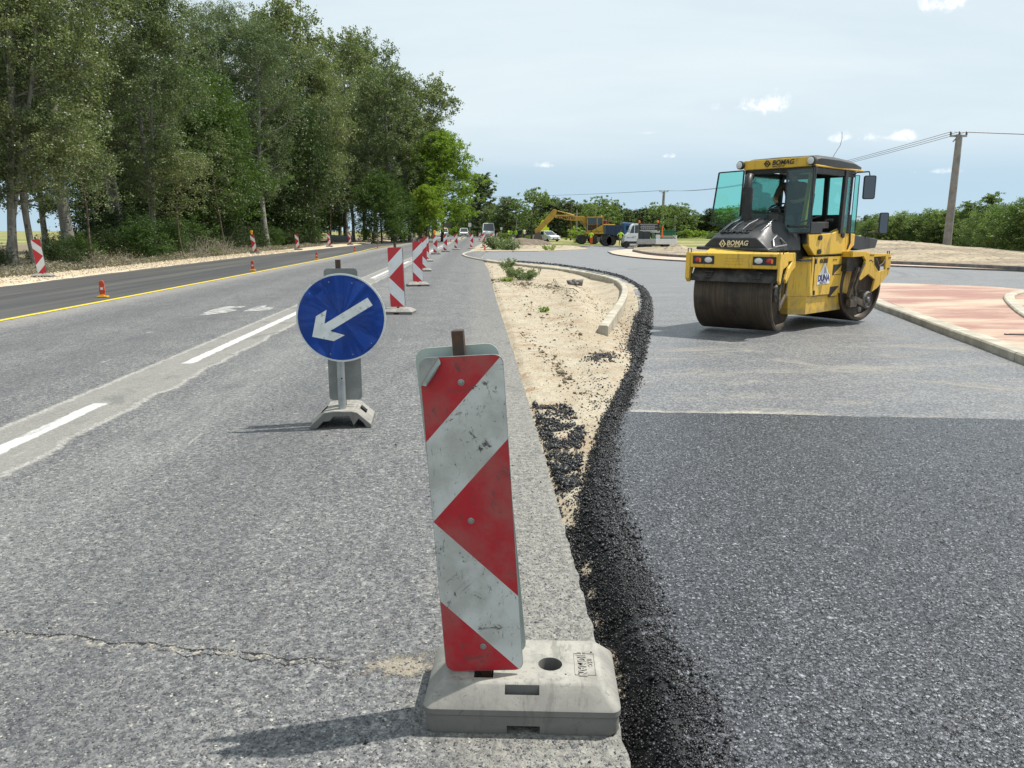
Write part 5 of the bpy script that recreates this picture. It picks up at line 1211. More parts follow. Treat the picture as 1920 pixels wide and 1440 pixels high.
    # mirrors
    def mirror(c, w, h, arm, rot):
        M_ = Matrix.Translation(c) @ Matrix.Rotation(R_(rot), 4, 'Z')
        k = MB(); k.M = M_; k.prism(rounded_rect(w, h, .03), -.02, .03, 'y'); mo = k.build('mirror', BLK, t, bevel=.008)
        k = MB(); k.M = M_; k.prism(rounded_rect(w-.03, h-.03, .02), -.024, -.021, 'y'); k.build('mirror_glass', MATS['mirror_glass'], mo)
        k = MB(); k.tube(arm, .011, 8); k.build('mirror_arm', BLK, mo)
    mirror((.95, .75, 2.16), .18, .36, [(.66, .80, 2.36), (.72, .80, 2.40), (.92, .77, 2.40), (.94, .77, 2.32)], 30)
    mirror((.70, 2.05, 1.62), .15, .36, [(.56, 1.70, 1.38), (.58, 1.72, 1.47), (.68, 2.05, 1.47)], 35)
    # lettering
    def sidetext(s, size, m_, y, z, x=.6275, **kw): return text_obj(s, size, MATS[m_], t, (x, y, z), (R_(90), 0, R_(90)), **kw)
    text_obj('BOMAG', .098, MATS['decal_black'], t, (.20, -.6145, 2.505), (R_(90), 0, 0), bold=.002, shear=.22, depth=.001)
    text_obj('FAYAT GROUP', .03, MATS['decal_black'], t, (.13, -.6145, 2.452), (R_(90), 0, 0), bold=.0006, depth=.001)
    text_obj('BOMAG', .098, MATS['decal_cream'], t, (.085, -1.577, 1.315), (R_(88), 0, 0), bold=.002, shear=.18, depth=.004)
    text_obj('FAYAT GROUP', .032, MATS['decal_cream'], t, (.03, -1.577, 1.268), (R_(88), 0, 0), bold=.0006, depth=.004)
    text_obj('BOMAG', .12, HOOD, t, (-.06, -1.40, 1.482), (R_(30), 0, 0), bold=.003, depth=.012, xs=1.15)
    def diamond(c, m_, rx_=R_(90), s=.042):
        k = MB(); k.M = Matrix.Translation(c) @ Matrix.Rotation(rx_-R_(90), 4, 'X')
        for w in ((-1, 1), (1, -1)):
            k.prism([(w[0]*.1*s, s), (w[0]*1.0*s, 0), (w[0]*.1*s, -s), (w[0]*.1*s, -.62*s), (w[0]*.55*s, 0), (w[0]*.1*s, .62*s)], -.002, .002, 'y')
        k.prism([(0, .3*s), (.28*s, 0), (0, -.3*s), (-.28*s, 0)], -.002, .002, 'y'); k.build('emblem', MATS[m_], t)
    diamond((-.055, -.6145, 2.50), 'decal_black', s=.056); diamond((-.155, -1.583, 1.305), 'decal_cream', s=.06)
    sidetext('404.2028', .095, 'decal_black', .085, 1.03, bold=.0025, depth=.001, xs=.75)
    k = MB(); k.box((.6232, -.085, .67), (.6262, .335, .82)); k.prism([(.14, 1.00), (.29, .82), (.33, .82), (.33, .80), (-.05, .80), (-.02, .83)], .6232, .6260, 'x'); k.build('company_sticker', MATS['decal_white'], t)
    k = MB(); k.prism([(.13, .965), (.27, .815), (.16, .84), (.12, .83)], .6264, .6268, 'x'); k.build('sticker_triangle', mat('decal_grey', (.30, .33, .38), .5), t)
    sidetext('DUNA', .135, 'decal_navy', .125, .762, bold=.006, depth=.001, x=.6275)
    sidetext('ASZFALT', .052, 'decal_navy', .125, .692, bold=.0006, depth=.001, spacing=1.25, x=.6275)
    sidetext('BW 154 AP', .03, 'decal_black', .47, 1.04, depth=.001); sidetext('ACE', .05, 'decal_black', .88, 1.0, depth=.001, bold=.001)
    # headlamp silver edges
    return t, BW
ROLL, RBW = roller()
drv = RBW @ Vector((-.06, .22, .90))
person('driver in brown shirt seated inside the yellow roller cab behind tinted glass', drv, R_(-47+8), dict(pelvis=(0, .10, .92), waist=(0, .12, 1.04), chest=(0, .08, 1.24), neckb=(0, .06, 1.36), neck=(0, .04, 1.42), chin=(0, .0, 1.46), head=(0, .02, 1.50-.0), crown=(0, .03, 1.55),
    hil=(-.10, .05, .90), knl=(-.14, -.34, .92), anl=(-.14, -.40, .55), tol=(-.14, -.52, .52), hir=(.10, .05, .90), knr=(.14, -.34, .92), anr=(.14, -.40, .55), tor=(.14, -.52, .52),
    shl=(-.19, .06, 1.32), ell=(-.24, -.06, 1.10), wrl=(-.14, -.28, 1.04), hal=(-.10, -.36, 1.05), shr=(.19, .06, 1.32), elr=(.25, -.04, 1.10), wrr=(.15, -.26, 1.04), har=(.11, -.34, 1.05)), MATS['brown_cloth'], MATS['dark_cloth'], bare_arms=True)
# ================================================================== TREES
def leaf_mat(name, c1, c2, trans=.35, rough=.5, c3=None):
    m = bpy.data.materials.new(name); m.use_nodes = True; t = NT(m.node_tree); t.n.clear(); out = t.new('ShaderNodeOutputMaterial')
    g = t.new('ShaderNodeNewGeometry'); oi = t.new('ShaderNodeObjectInfo')
    c = t.mix(g.outputs['Random Per Island'], c1, c2)
    if c3 is not None: c = t.mix(t.m('MULTIPLY', t.m('GREATER_THAN', t.m('FRACT', t.m('MULTIPLY', g.outputs['Random Per Island'], 37.0)), .88), 1.0), c, c3)
    o = t.new('ShaderNodeTexCoord').outputs['Object']
    c = t.mix(1.0, c, t.ramp(t.noise(o, .55, 3, .6), [(.3, (.72, .76, .72)), (.7, (1.3, 1.22, 1.15))]), 'MULTIPLY')
    c = t.mix(1.0, c, t.ramp(oi.outputs['Random'], [(0, (.85, .9, .9)), (1, (1.15, 1.1, .95))]), 'MULTIPLY')
    p = t.new('ShaderNodeBsdfPrincipled'); t.put(p.inputs['Base Color'], c); p.inputs['Roughness'].default_value = rough; p.inputs['Specular IOR Level'].default_value = .35
    tr = t.new('ShaderNodeBsdfTranslucent'); t.put(tr.inputs[0], t.mix(1.0, c, (1.1, 1.35, .6), 'MULTIPLY'))
    mx = t.new('ShaderNodeMixShader'); mx.inputs[0].default_value = trans; t.l.new(p.outputs[0], mx.inputs[1]); t.l.new(tr.outputs[0], mx.inputs[2]); t.l.new(mx.outputs[0], out.inputs[0]); MATS[name] = m
leaf_mat('leaf_poplar', (.070, .100, .040), (.19, .22, .115), .32, .42, (.27, .30, .21))
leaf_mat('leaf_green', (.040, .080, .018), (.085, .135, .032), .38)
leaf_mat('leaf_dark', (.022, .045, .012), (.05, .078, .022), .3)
leaf_mat('leaf_bright', (.15, .23, .03), (.27, .35, .06), .42)
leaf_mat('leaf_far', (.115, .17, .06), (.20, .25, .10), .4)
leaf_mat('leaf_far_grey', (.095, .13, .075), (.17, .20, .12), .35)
leaf_mat('leaf_dead', (.15, .13, .105), (.31, .285, .24), .15)
leaf_mat('leaf_weed', (.11, .16, .06), (.24, .28, .16), .3)
def bark(name, c1, c2, c3, sc=1.0):
    m = bpy.data.materials.new(name); m.use_nodes = True; t = NT(m.node_tree); b = t.n['Principled BSDF']; o = t.new('ShaderNodeTexCoord').outputs['Object']
    z = t.sep(o)[2]
    a = t.noise(t.scalev(o, 1, 1, .35), 5*sc, 6, .7); k = t.noise(t.scalev(o, 1, 1, 2.5), 4*sc, 5, .7)
    c = t.mix(t.sstep(a, .4, .6), c1, c2); c = t.mix(t.sstep(k, .55, .64), c, c3)
    t.put(b.inputs['Base Color'], c); b.inputs['Roughness'].default_value = .85; b.inputs['Specular IOR Level'].default_value = .2; t.put(b.inputs['Normal'], t.bump(a, .8, .03)); MATS[name] = m
bark('bark_pale', (.26, .25, .22), (.16, .155, .135), (.045, .042, .038)); bark('bark_dark', (.055, .046, .036), (.085, .072, .058), (.025, .02, .017)); bark('bark_brown', (.12, .09, .065), (.16, .125, .095), (.05, .04, .03))

def grow(seed, H, cb, cr, shape, nl, leaf, trunkr, nlimb=26, lean=(0, 0), wob=.25, cl=.55, up=.55, fork=0, lit=1.0, sub=3):
    """returns (wood MB, leaf centre array). shape(u) gives the relative crown radius at u=0..1 from crown base to top"""
    r = random.Random(seed); g = np.random.default_rng(seed)
    w = MB(); C = []
    def trunk(x0, y0, lx, ly, H, tr, z0=-.2):
        n = 9; pts = []; px, py = x0, y0
        for i in range(n+1):
            u = i/n; pts.append(Vector((x0 + lx*u + wob*math.sin(u*5+seed)*u, y0 + ly*u + wob*math.cos(u*4+seed*2)*u, z0 + (H*.80-z0)*u)))
        w.tube(pts, [max(.012, tr*(1-u*.93)**.85*(1.35 if i == 0 else 1)) for i, u in enumerate([k/n for k in range(n+1)])], 9, caps=False)
        return pts
    ts = [trunk(0, 0, lean[0], lean[1], H, trunkr)]
    for k in range(fork): ts.append(trunk(r.uniform(-.2, .2), r.uniform(-.2, .2), lean[0]+r.uniform(-1, 1)*cr*.5, lean[1]+r.uniform(-1, 1)*cr*.5, H*r.uniform(.75, .95), trunkr*.7))
    for k in range(nlimb):
        T = ts[k % len(ts)]; u = ((k+.5)/nlimb)**.85; z = cb + (H*.97-cb)*u
        ti = min(.985, max(0, (z*1.01)/H))*(len(T)-1); i = int(ti); p0 = T[i].lerp(T[min(i+1, len(T)-1)], ti-i)
        az = k*2.4 + r.uniform(-.5, .5); L = cr*shape(u)*r.uniform(.72, 1.12)
        if r.random() < .12: L *= 1.25
        end = Vector((math.cos(az)*L, math.sin(az)*L, L*up*r.uniform(.3, 1.2) + .1)) + p0
        end.z = min(end.z, H*1.0)
        mid = p0.lerp(end, .5) + Vector((0, 0, -.06*L)); br = max(.012, trunkr*.34*(1-u*.7))
        w.tube([p0, mid, end], [br, br*.6, br*.2], 5, caps=False)
        C.append((end, .8)); C.append((p0.lerp(end, .72), .8)); 
        if L > .8: C.append((p0.lerp(end, .48), .6))
        for q in range(sub):
            a = p0.lerp(end, r.uniform(.35, .85)); az2 = az + r.uniform(-1.3, 1.3); l2 = L*r.uniform(.25, .5)
            e2 = a + Vector((math.cos(az2)*l2, math.sin(az2)*l2, l2*r.uniform(-.25, .8))); w.tube([a, e2], [br*.4, br*.12], 4, caps=False)
            C.append((e2, .75)); C.append((a.lerp(e2, .55), .6))
    for T in ts: C += [(T[-1], 2.2), (T[-2], 1.6), (T[-1].lerp(T[-2], .5), 1.6)]
    cen = np.array([tuple(c[0]) for c in C]); wt = np.array([c[1] for c in C]); wt /= wt.sum()
    # each clump is itself made of small sprays, so light and dark gaps remain
    spr = g.choice(len(cen), max(8, int(nl/22)), p=wt); sp = cen[spr] + g.normal(0, cl, (len(spr), 3))*np.array([1, 1, .75])
    li = g.integers(0, len(sp), nl); P = sp[li] + g.normal(0, cl*.28, (nl, 3))*np.array([1, 1, .8])
    return w, P, g
def leaf_mesh(name, P, size, g, m, narrow=.62):
    n = len(P); d = g.normal(size=(n, 3)); d[:, 2] = d[:, 2]*.6 - .25; d /= np.linalg.norm(d, axis=1)[:, None]
    e = g.normal(size=(n, 3)); e -= d*(d*e).sum(1)[:, None]; e /= np.linalg.norm(e, axis=1)[:, None]
    s = (size*g.uniform(.6, 1.3, n))[:, None]
    V = np.stack([P - d*s*.5, P + e*s*narrow*.5, P + d*s*.55, P - e*s*narrow*.5], 1).reshape(-1, 3)
    return raw_mesh(name, V, np.arange(4*n).reshape(-1, 4), [MATS[m]])
PROTO = {}
def proto(key, seed, H, cb, cr, shape, nl, leaf, tr, leafm, barkm, **kw):
    w, P, g = grow(seed, H, cb, cr, shape, nl, leaf, tr, **kw); crown = leaf_mesh('crown', P, leaf, g, leafm)
    me = bpy.data.meshes.new('trunk'); me.from_pydata(w.v, [], w.f); me.materials.append(MATS[barkm]); me.shade_smooth()
    PROTO[key] = (me, crown, H)
oval = lambda u: (math.sin(math.pi*min(1, max(0, u*.78+.12))))**.7
cone = lambda u: (1-u)**.7*.95+.08
dome = lambda u: (1-u**2.2)**.5
column = lambda u: min(1, .4+u*2)*(1-max(0, u-.75)*2.8)
up_ = lambda u: (.60+.40*math.sin(math.pi*u))*(1-max(0, u-.82)*2.2)
proto('poplar_a', 1, 20, 4.2, 3.3, up_, 90000, .10, .30, 'leaf_poplar', 'bark_pale', nlimb=50, cl=.42, wob=.5, sub=4)
proto('poplar_b', 2, 18, 3.6, 2.9, up_, 78000, .10, .20, 'leaf_poplar', 'bark_pale', nlimb=44, cl=.42, wob=1.0, fork=1, sub=4)
proto('poplar_c', 3, 22, 5.5, 3.6, oval, 95000, .10, .36, 'leaf_poplar', 'bark_pale', nlimb=50, cl=.45, wob=.3, sub=4)
proto('maple_a', 4, 12, 1.6, 3.6, dome, 50000, .14, .16, 'leaf_green', 'bark_dark', nlimb=34, cl=.6, up=.35, sub=4)
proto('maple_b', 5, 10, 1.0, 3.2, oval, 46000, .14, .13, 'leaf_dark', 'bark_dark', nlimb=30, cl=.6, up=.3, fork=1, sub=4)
proto('slim', 6, 9, 3.2, 1.6, up_, 7000, .10, .075, 'leaf_poplar', 'bark_brown', nlimb=18, cl=.45, wob=.6)
# mid distance, bigger leaves
proto('mid_poplar_a', 11, 22, 4, 4.0, up_, 42000, .19, .30, 'leaf_poplar', 'bark_pale', nlimb=50, cl=.55, wob=.5, sub=4)
proto('mid_poplar_b', 12, 20, 3.0, 4.2, oval, 44000, .19, .26, 'leaf_poplar', 'bark_pale', nlimb=50, cl=.58, wob=.8, sub=4)
proto('mid_maple', 13, 14, .8, 4.6, dome, 34000, .24, .2, 'leaf_green', 'bark_dark', nlimb=36, cl=.8, up=.3, sub=4)
proto('mid_bright', 14, 21, 4.0, 5.6, dome, 52000, .25, .3, 'leaf_bright', 'bark_dark', nlimb=54, cl=.62, up=.3, sub=4)
# far
proto('far_round', 21, 12, .8, 4.2, dome, 11000, .40, .2, 'leaf_far', 'bark_dark', nlimb=26, cl=.8, up=.4)
proto('far_oval', 22, 13, 1.0, 3.3, oval, 9500, .38, .2, 'leaf_far_grey', 'bark_dark', nlimb=26, cl=.7)
proto('far_airy', 23, 14, 4.0, 4.2, oval, 3800, .42, .20, 'leaf_far', 'bark_dark', nlimb=16, cl=.75, wob=.8, up=.7)
proto('far_column', 24, 18, 1.0, 1.5, column, 11000, .36, .2, 'leaf_far_grey', 'bark_dark', nlimb=34, cl=.45, up=1.6)
proto('far_pine', 25, 11, 1.0, 2.0, cone, 5200, .34, .16, 'leaf_far_grey', 'bark_dark', nlimb=34, cl=.4, up=.25)
proto('far_dark', 26, 11, .6, 3.8, dome, 8500, .34, .2, 'leaf_dark', 'bark_dark', nlimb=26, cl=.75, up=.35)
proto('bush', 31, 2.6, .1, 1.5, dome, 9000, .085, .03, 'leaf_green', 'bark_brown', nlimb=22, cl=.32, fork=2, wob=.2)
proto('bush_dark', 32, 3.2, .1, 1.7, dome, 9000, .095, .03, 'leaf_dark', 'bark_brown', nlimb=22, cl=.36, fork=2, wob=.2)
proto('bush_far', 33, 3.6, .1, 2.4, dome, 5200, .22, .05, 'leaf_far', 'bark_brown', nlimb=20, cl=.5, fork=1)
proto('bush_bright', 34, 3.0, .1, 2.2, dome, 3600, .22, .05, 'leaf_bright', 'bark_brown', nlimb=18, cl=.45, fork=1)
KNAME = dict(poplar='poplar_tree', maple='leafy_tree', slim='sapling', mid='roadside_tree', far='tree', bush='bush')
def plant(key, loc, h, rz, label, group=None, wide=1.0, name=None, lean=(0, 0), cat=None):
    tr, cr, H = PROTO[key]; s = h/H; kind = key.split('_')[0]
    nm = name or ('bush' if kind == 'bush' else 'poplar_tree' if 'poplar' in key else 'pine_tree' if 'pine' in key else 'tree')
    t = thing(nm, label, cat or ('bush' if kind == 'bush' else 'tree'), loc, rz, group); t.scale = (s*wide, s*wide, s); t.rotation_euler = (lean[0], lean[1], rz)
    link(bpy.data.objects.new('stems' if kind == 'bush' else 'trunk', tr), t); link(bpy.data.objects.new('foliage' if kind == 'bush' else 'crown', cr), t)
    return t
rt = random.Random(12)
LM = [(60, 'left of the wooden-stubbed panel'), (150, 'right of the wooden-stubbed panel'), (235, 'by the thick forked poplar'), (320, 'by the slender curved poplar'), (400, 'by the dead brush'), (480, 'left of the nearest amber lamp panel'), (560, 'between lamp panel and next panel'), (640, 'above the blue arrow sign'), (720, 'by the two pale curved trunks'), (800, 'left of the yellow-green tree'), (870, 'beyond the yellow-green tree'), (960, 'above the far white van'), (1040, 'above the far workers'), (1110, 'behind the excavator'), (1200, 'behind the blue truck'), (1290, 'behind the white flatbed'), (1400, 'left of the roller cab'), (1620, 'behind the roller'), (1720, 'by the roller mirrors'), (1800, 'by the tall power pole'), (1870, 'right of the tall power pole'), (9999, 'near the right frame edge')]
LATER = {}
def relabel():
    for what, items in LATER.items():
        bins = {}
        for o in items:
            x, y, z = o.location; px = 960 + FPX*x/(y*math.cos(PITCH)+CAMH*math.sin(PITCH)); k = next(i for i, (a, _) in enumerate(LM) if px <= a); bins.setdefault(k, []).append((px, o))
        for k, l in bins.items():
            l.sort(key=lambda q: q[0])
            for i, (_, o) in enumerate(l):
                side = 'leftmost ' if i == 0 and len(l) > 1 else ('rightmost ' if i == len(l)-1 and len(l) > 1 else (ORD[i] + '-from-left ' if len(l) > 1 else ''))
                o['label'] = side + what + ' ' + LM[k][1]
# ---- front row on the left, each placed from where its trunk meets the verge: key, px, lateral s, height, lean, wide, label
ORD = ['first', 'second', 'third', 'fourth', 'fifth', 'sixth', 'seventh', 'eighth', 'ninth', 'tenth', 'eleventh', 'twelfth', 'thirteenth', 'fourteenth', 'fifteenth', 'sixteenth', 'seventeenth', 'eighteenth', 'nineteenth', 'twentieth'] + [a + '-' + b for a in ('twenty', 'thirty') for b in ('first', 'second', 'third', 'fourth', 'fifth', 'sixth', 'seventh', 'eighth', 'ninth')]
def at_s(px, s):
    """ground point on the line s = const that appears in column px"""
    k = (px-960)/FPX; 
    # x = k*(Y cosP + h sinP) ; x = s*n - KR*y
    n = (1+KR*KR)**.5; y = (s*n - k*CAMH*math.sin(PITCH))/(k*math.cos(PITCH) + KR); return Vector((s*n - KR*y, y, -.05))
FRONT = [('poplar_b', 25, -17.6, 17, (0, -.12), .9, 'dark leaning poplar at the left frame edge'), ('poplar_b', 72, -17.0, 15, (0, .10), .8, 'slender poplar bending right behind the wooden-stubbed panel'),
         ('poplar_a', 135, -19.5, 20, (0, 0), 1.0, 'thick straight poplar right of the leftmost panel'), ('slim', 175, -16.9, 7.5, (.05, -.1), 1, 'thin crooked sapling before the thick straight poplar'),
         ('poplar_c', 228, -20.5, 22, (0, -.03), 1.0, 'thick forked pale poplar left of the sky gap'), ('poplar_b', 292, -17.9, 18, (0, -.04), .9, 'slender curved poplar beside the thick forked one'),
         ('slim', 345, -16.2, 7, (0, -.22), 1.1, 'thin brown sapling leaning left over the dead twigs'), ('maple_a', 385, -19, 12.5, (0, 0), 1.0, 'dark leafy tree with low branches behind the dead twigs'),
         ('slim', 420, -16.8, 8, (0, .05), 1, 'crooked double sapling just left of the amber lamp panel'), ('poplar_c', 452, -21, 21, (0, .02), .95, 'tall poplar towering behind the amber lamp panel'),
         ('poplar_a', 500, -17.9, 19, (0, .02), .95, 'poplar with white lower trunk right of the amber lamp panel'), ('maple_b', 530, -19, 12, (0, 0), 1.0, 'dense dark tree between the white trunk and the next panel'),
         ('mid_poplar_b', 552, -20.5, 27, (0, 0), .85, 'very tall poplar reaching the top edge behind the dark tree'), ('poplar_b', 592, -17.6, 17, (0, .03), .95, 'two-stemmed poplar above the third roadside panel'),
         ('slim', 622, -16.9, 11, (0, -.03), 1.2, 'thin pale-stemmed tree left of the slanting board'), ('mid_poplar_a', 650, -19.5, 31, (0, 0), .85, 'tall grey-green poplar behind the slanting board'),
         ('poplar_b', 662, -17.4, 15, (0, .02), 1.05, 'left one of the two pale curved trunks by the panels'), ('poplar_b', 684, -17.4, 15, (0, .05), 1.05, 'right one of the two pale curved trunks by the panels'),
         ('mid_poplar_b', 705, -20.5, 33, (0, 0), .85, 'tall poplar whose top stands against the sky, left of the dark-crowned one')]
TOPS = {385: 90, 452: -60, 500: -40, 552: -55, 592: 10, 530: 120, 650: 0, 662: 120, 684: 100, 705: 22, 420: 200, 622: 250}
for key, px, s, h, ln, wd, lab in FRONT:
    p = at_s(px, s)
    if px in TOPS: h2 = (432-TOPS[px])/FPX*p.y*.95 + CAMH; wd = wd*max(.72, (h/h2)**.45); h = h2
    plant(key, p, h, rt.uniform(0, 6.28), lab, 'trees of the left roadside front row', wd, lean=ln)
# beyond, measured from picture height: key, px, Y, top py, wide
MID = [('mid_maple', 716, 92, 300, .9, 'low dark leafy tree behind the fifth roadside panel'), ('mid_poplar_a', 738, 104, 62, 1.0, 'grey-green poplar with its top against the sky'), ('mid_poplar_b', 770, 112, 78, 1.0, 'dark round-topped poplar standing above the row against the sky'),
       ('mid_maple', 752, 98, 335, .8, 'low dark tree where the left shoulder narrows'), ('mid_poplar_b', 788, 128, 165, .9, 'poplar with feathery outer branches left of the yellow-green tree'), ('mid_poplar_a', 812, 140, 200, .8, 'grey poplar half hidden by the yellow-green tree'),
       ('mid_bright', 830, 106, 196, .95, 'rounded yellow-green tree ending the left row'), ('mid_bright', 800, 100, 320, .9, 'smaller yellow-green tree under the rounded one'), ('mid_maple', 790, 116, 370, .7, 'low dark tree behind the two amber lamp panels')]
for key, px, Y, top, wd, lab in MID:
    p = D(px, 450, Y); z = D(px, top, Y).z; p.z = -.3; plant(key, p, z+.1, rt.uniform(0, 6.28), lab, 'trees of the left roadside front row', wd)
# ---- the mass of trees deeper in the wood, mostly hidden
for i in range(60):
    s = rt.uniform(-38, -21.5); t_ = 12 + i*2.1 + rt.uniform(-2, 2); key = rt.choice(['poplar_a', 'poplar_c', 'maple_a', 'maple_b', 'maple_b', 'poplar_b'] if t_ < 55 else ['mid_poplar_a', 'mid_poplar_b', 'mid_maple', 'mid_maple'])
    q = RD(s, t_, -.1); 
    if s*1.0 + 0 > -24 and t_ < 26 and key.startswith('maple'): key = 'poplar_b'
    # leave the gap where the sky shows low between the trunks
    px = 960 + FPX*q.x/(q.y*math.cos(PITCH)+CAMH*math.sin(PITCH))
    if 95 < px < 262 and t_ < 75: continue
    if px < 120 and key.startswith('maple'): continue
    h = PROTO[key][2]*rt.uniform(.8, .98); LATER.setdefault('deep wood tree', []).append(plant(key, q, h, rt.uniform(0, 6.28), 'tree deep in the left wood, mostly hidden behind the front row', 'trees deep in the left wood', rt.uniform(.9, 1.15)))
for i in range(26):
    t_ = 17 + i*3.1; s = rt.uniform(-24.5, -22); q = RD(s, t_, -.1); px = 960 + FPX*q.x/(q.y*math.cos(PITCH)+CAMH*math.sin(PITCH))
    if px < 235: continue
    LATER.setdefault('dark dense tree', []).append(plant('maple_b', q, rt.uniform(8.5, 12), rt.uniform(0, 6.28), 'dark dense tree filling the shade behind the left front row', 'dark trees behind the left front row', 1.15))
# ---- undergrowth bushes along the verge
UND = []
for i in range(44):
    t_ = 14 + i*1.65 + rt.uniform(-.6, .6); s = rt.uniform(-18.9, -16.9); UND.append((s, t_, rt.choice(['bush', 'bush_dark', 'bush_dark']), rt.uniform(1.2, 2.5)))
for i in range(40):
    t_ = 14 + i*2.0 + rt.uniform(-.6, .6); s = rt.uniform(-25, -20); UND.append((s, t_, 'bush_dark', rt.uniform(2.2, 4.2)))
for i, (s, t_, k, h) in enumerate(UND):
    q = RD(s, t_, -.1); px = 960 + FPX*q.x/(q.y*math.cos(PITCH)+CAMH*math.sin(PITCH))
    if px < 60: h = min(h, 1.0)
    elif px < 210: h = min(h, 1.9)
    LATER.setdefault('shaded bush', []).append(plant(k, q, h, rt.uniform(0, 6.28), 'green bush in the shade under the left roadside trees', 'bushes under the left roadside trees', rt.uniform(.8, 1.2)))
q = at_s(398, -15.6); plant('bush_bright', q, .55, 1, 'small bright green bush at the sandy shoulder left of the lamp panel', None, 1)
# ---- dry brush, litter and grey twigs by the verge
def litter(name, label, cat, centre_fn, n, size, m, seed, kind='stuff'):
    g = np.random.default_rng(seed); P = np.array([centre_fn(g) for _ in range(n)]); me = leaf_mesh(name, P, size, g, m, .5); o = link(bpy.data.objects.new(name, me)); tag(o, label, cat if kind != 'stuff' else None, None, kind); return o
def lf(g):
    t_ = 16 + 62*g.random()**1.3; s = -15.1 - abs(g.normal(0, .8)); q = RD(s, t_); hgt = .10 + .26*max(0, fbm(s, t_, .55, 3, 5)+.25)*math.exp(-((s+15.9)/.8)**2); return (q.x, q.y, g.random()*hgt*1.6)
litter('leaf_litter', 'dry brown leaves and cut brush heaped along the verge', 'litter', lf, 30000, .085, 'leaf_dead', 5)
def brush(px, s, r, h, n, label, seed):
    c = at_s(px, s); t = thing('brush_heap', label, 'dead brush', (c.x, c.y, 0)); g = random.Random(seed); w = MB()
    for i in range(n):
        a = g.uniform(0, 6.28); k = g.random()**.6; p = Vector((math.cos(a)*r*k, math.sin(a)*r*k, g.random()*h*.3)); d = Vector((g.gauss(0, .6), g.gauss(0, .6), g.uniform(.2, 1))).normalized()*g.uniform(.4, 1.0)*h
        m_ = p + d*.5 + Vector((g.gauss(0, .06), g.gauss(0, .06), 0)); w.tube([p, m_, p+d], [.012, .008, .003], 4, caps=False)
    w.build('twigs', mat('dry_twig', (.20, .175, .145), .9, col2=(.32, .29, .25), vs=20), t, fix=False)
    g2 = np.random.default_rng(seed); P = g2.normal(0, 1, (int(n*26), 3))*np.array([r*.5, r*.5, h*.25]) + np.array([0, 0, h*.38]); P[:, 2] = np.abs(P[:, 2]); link(bpy.data.objects.new('withered_leaves', leaf_mesh('withered_leaves', P, .06, g2, 'leaf_dead', .4)), t)
brush(392, -15.9, 1.5, 1.3, 120, 'big heap of grey withered brush under the leaning brown sapling', 1)
brush(205, -15.7, 1.2, .75, 60, 'low heap of cut grey brush right of the leftmost panel', 2)
brush(15, -15.9, 1.2, .45, 50, 'flat grey brush heap at the left frame edge', 3)
brush(455, -16.0, 1.3, .6, 60, 'heap of dark roots and twigs left of the amber lamp panel', 4)
# slanting grey board lying against the trees
def board():
    p = at_s(637, -15.9); t = thing('grey_board', 'grey-blue board with a slanting pole dumped under the trees behind the panels', 'board', (p.x, p.y, .3), 0)
    b = MB(); b.M = Matrix.Rotation(R_(20), 4, 'X'); b.prism([(-1.6, 0), (1.3, -.1), (1.7, .55), (-1.0, .75)], -.03, .03, 'y'); b.build('sheet', mat('grey_sheet', (.16, .20, .22), .5), t)
    b = MB(); b.tube([(-.6, -.2, .2), (3.2, -.3, 1.9)], .04, 8); b.build('pole', MATS['grey_back'], t)
board()
# ---- far trees: the line behind the roundabout, left to right (key, px, Y, base py, top py, wide, label)
FAR = [('far_round', 862, 230, 441, 372, 1.1), ('far_round', 882, 200, 443, 370, .9), ('far_column', 895, 185, 442, 303, 1.25), ('far_column', 908, 190, 442, 300, 1.3), ('far_oval', 925, 170, 444, 372, 1.2), ('far_round', 938, 165, 444, 378, 1.1),
       ('far_oval', 952, 160, 444, 356, 1.25), ('far_round', 970, 190, 444, 392, 1.3), ('far_airy', 998, 112, 449, 341, 1.05), ('far_oval', 1022, 150, 446, 356, 1.5), ('far_oval', 1046, 150, 446, 358, 1.4), ('far_round', 1064, 165, 445, 375, 1.1),
       ('far_airy', 1085, 150, 446, 370, 1.1), ('far_round', 1082, 175, 445, 382, 1.2), ('far_airy', 1104, 150, 446, 368, 1.0), ('far_airy', 1131, 140, 447, 358, 1.0), ('far_round', 1118, 180, 445, 388, 1.2), ('far_round', 1150, 160, 446, 383, 1.15),
       ('far_pine', 1176, 150, 446, 383, 1.5), ('far_pine', 1202, 150, 446, 382, 1.2), ('far_round', 1190, 190, 444, 396, 1.4), ('far_pine', 1222, 150, 446, 388, 1.4), ('far_airy', 1238, 140, 446, 372, 1.0), ('far_round', 1236, 190, 445, 402, 1.4), ('far_airy', 1262, 130, 447, 373, 1.05),
       ('far_round', 1265, 190, 445, 405, 1.5), ('far_round', 1292, 200, 444, 404, 1.5), ('far_round', 1318, 200, 444, 410, 1.5), ('far_dark', 1345, 200, 444, 414, 1.4), ('far_round', 1375, 200, 444, 412, 1.6),
       ('far_dark', 1625, 130, 446, 396, 1.0), ('far_round', 1600, 190, 445, 408, 1.3), ('far_round', 1650, 150, 446, 408, 1.1)]
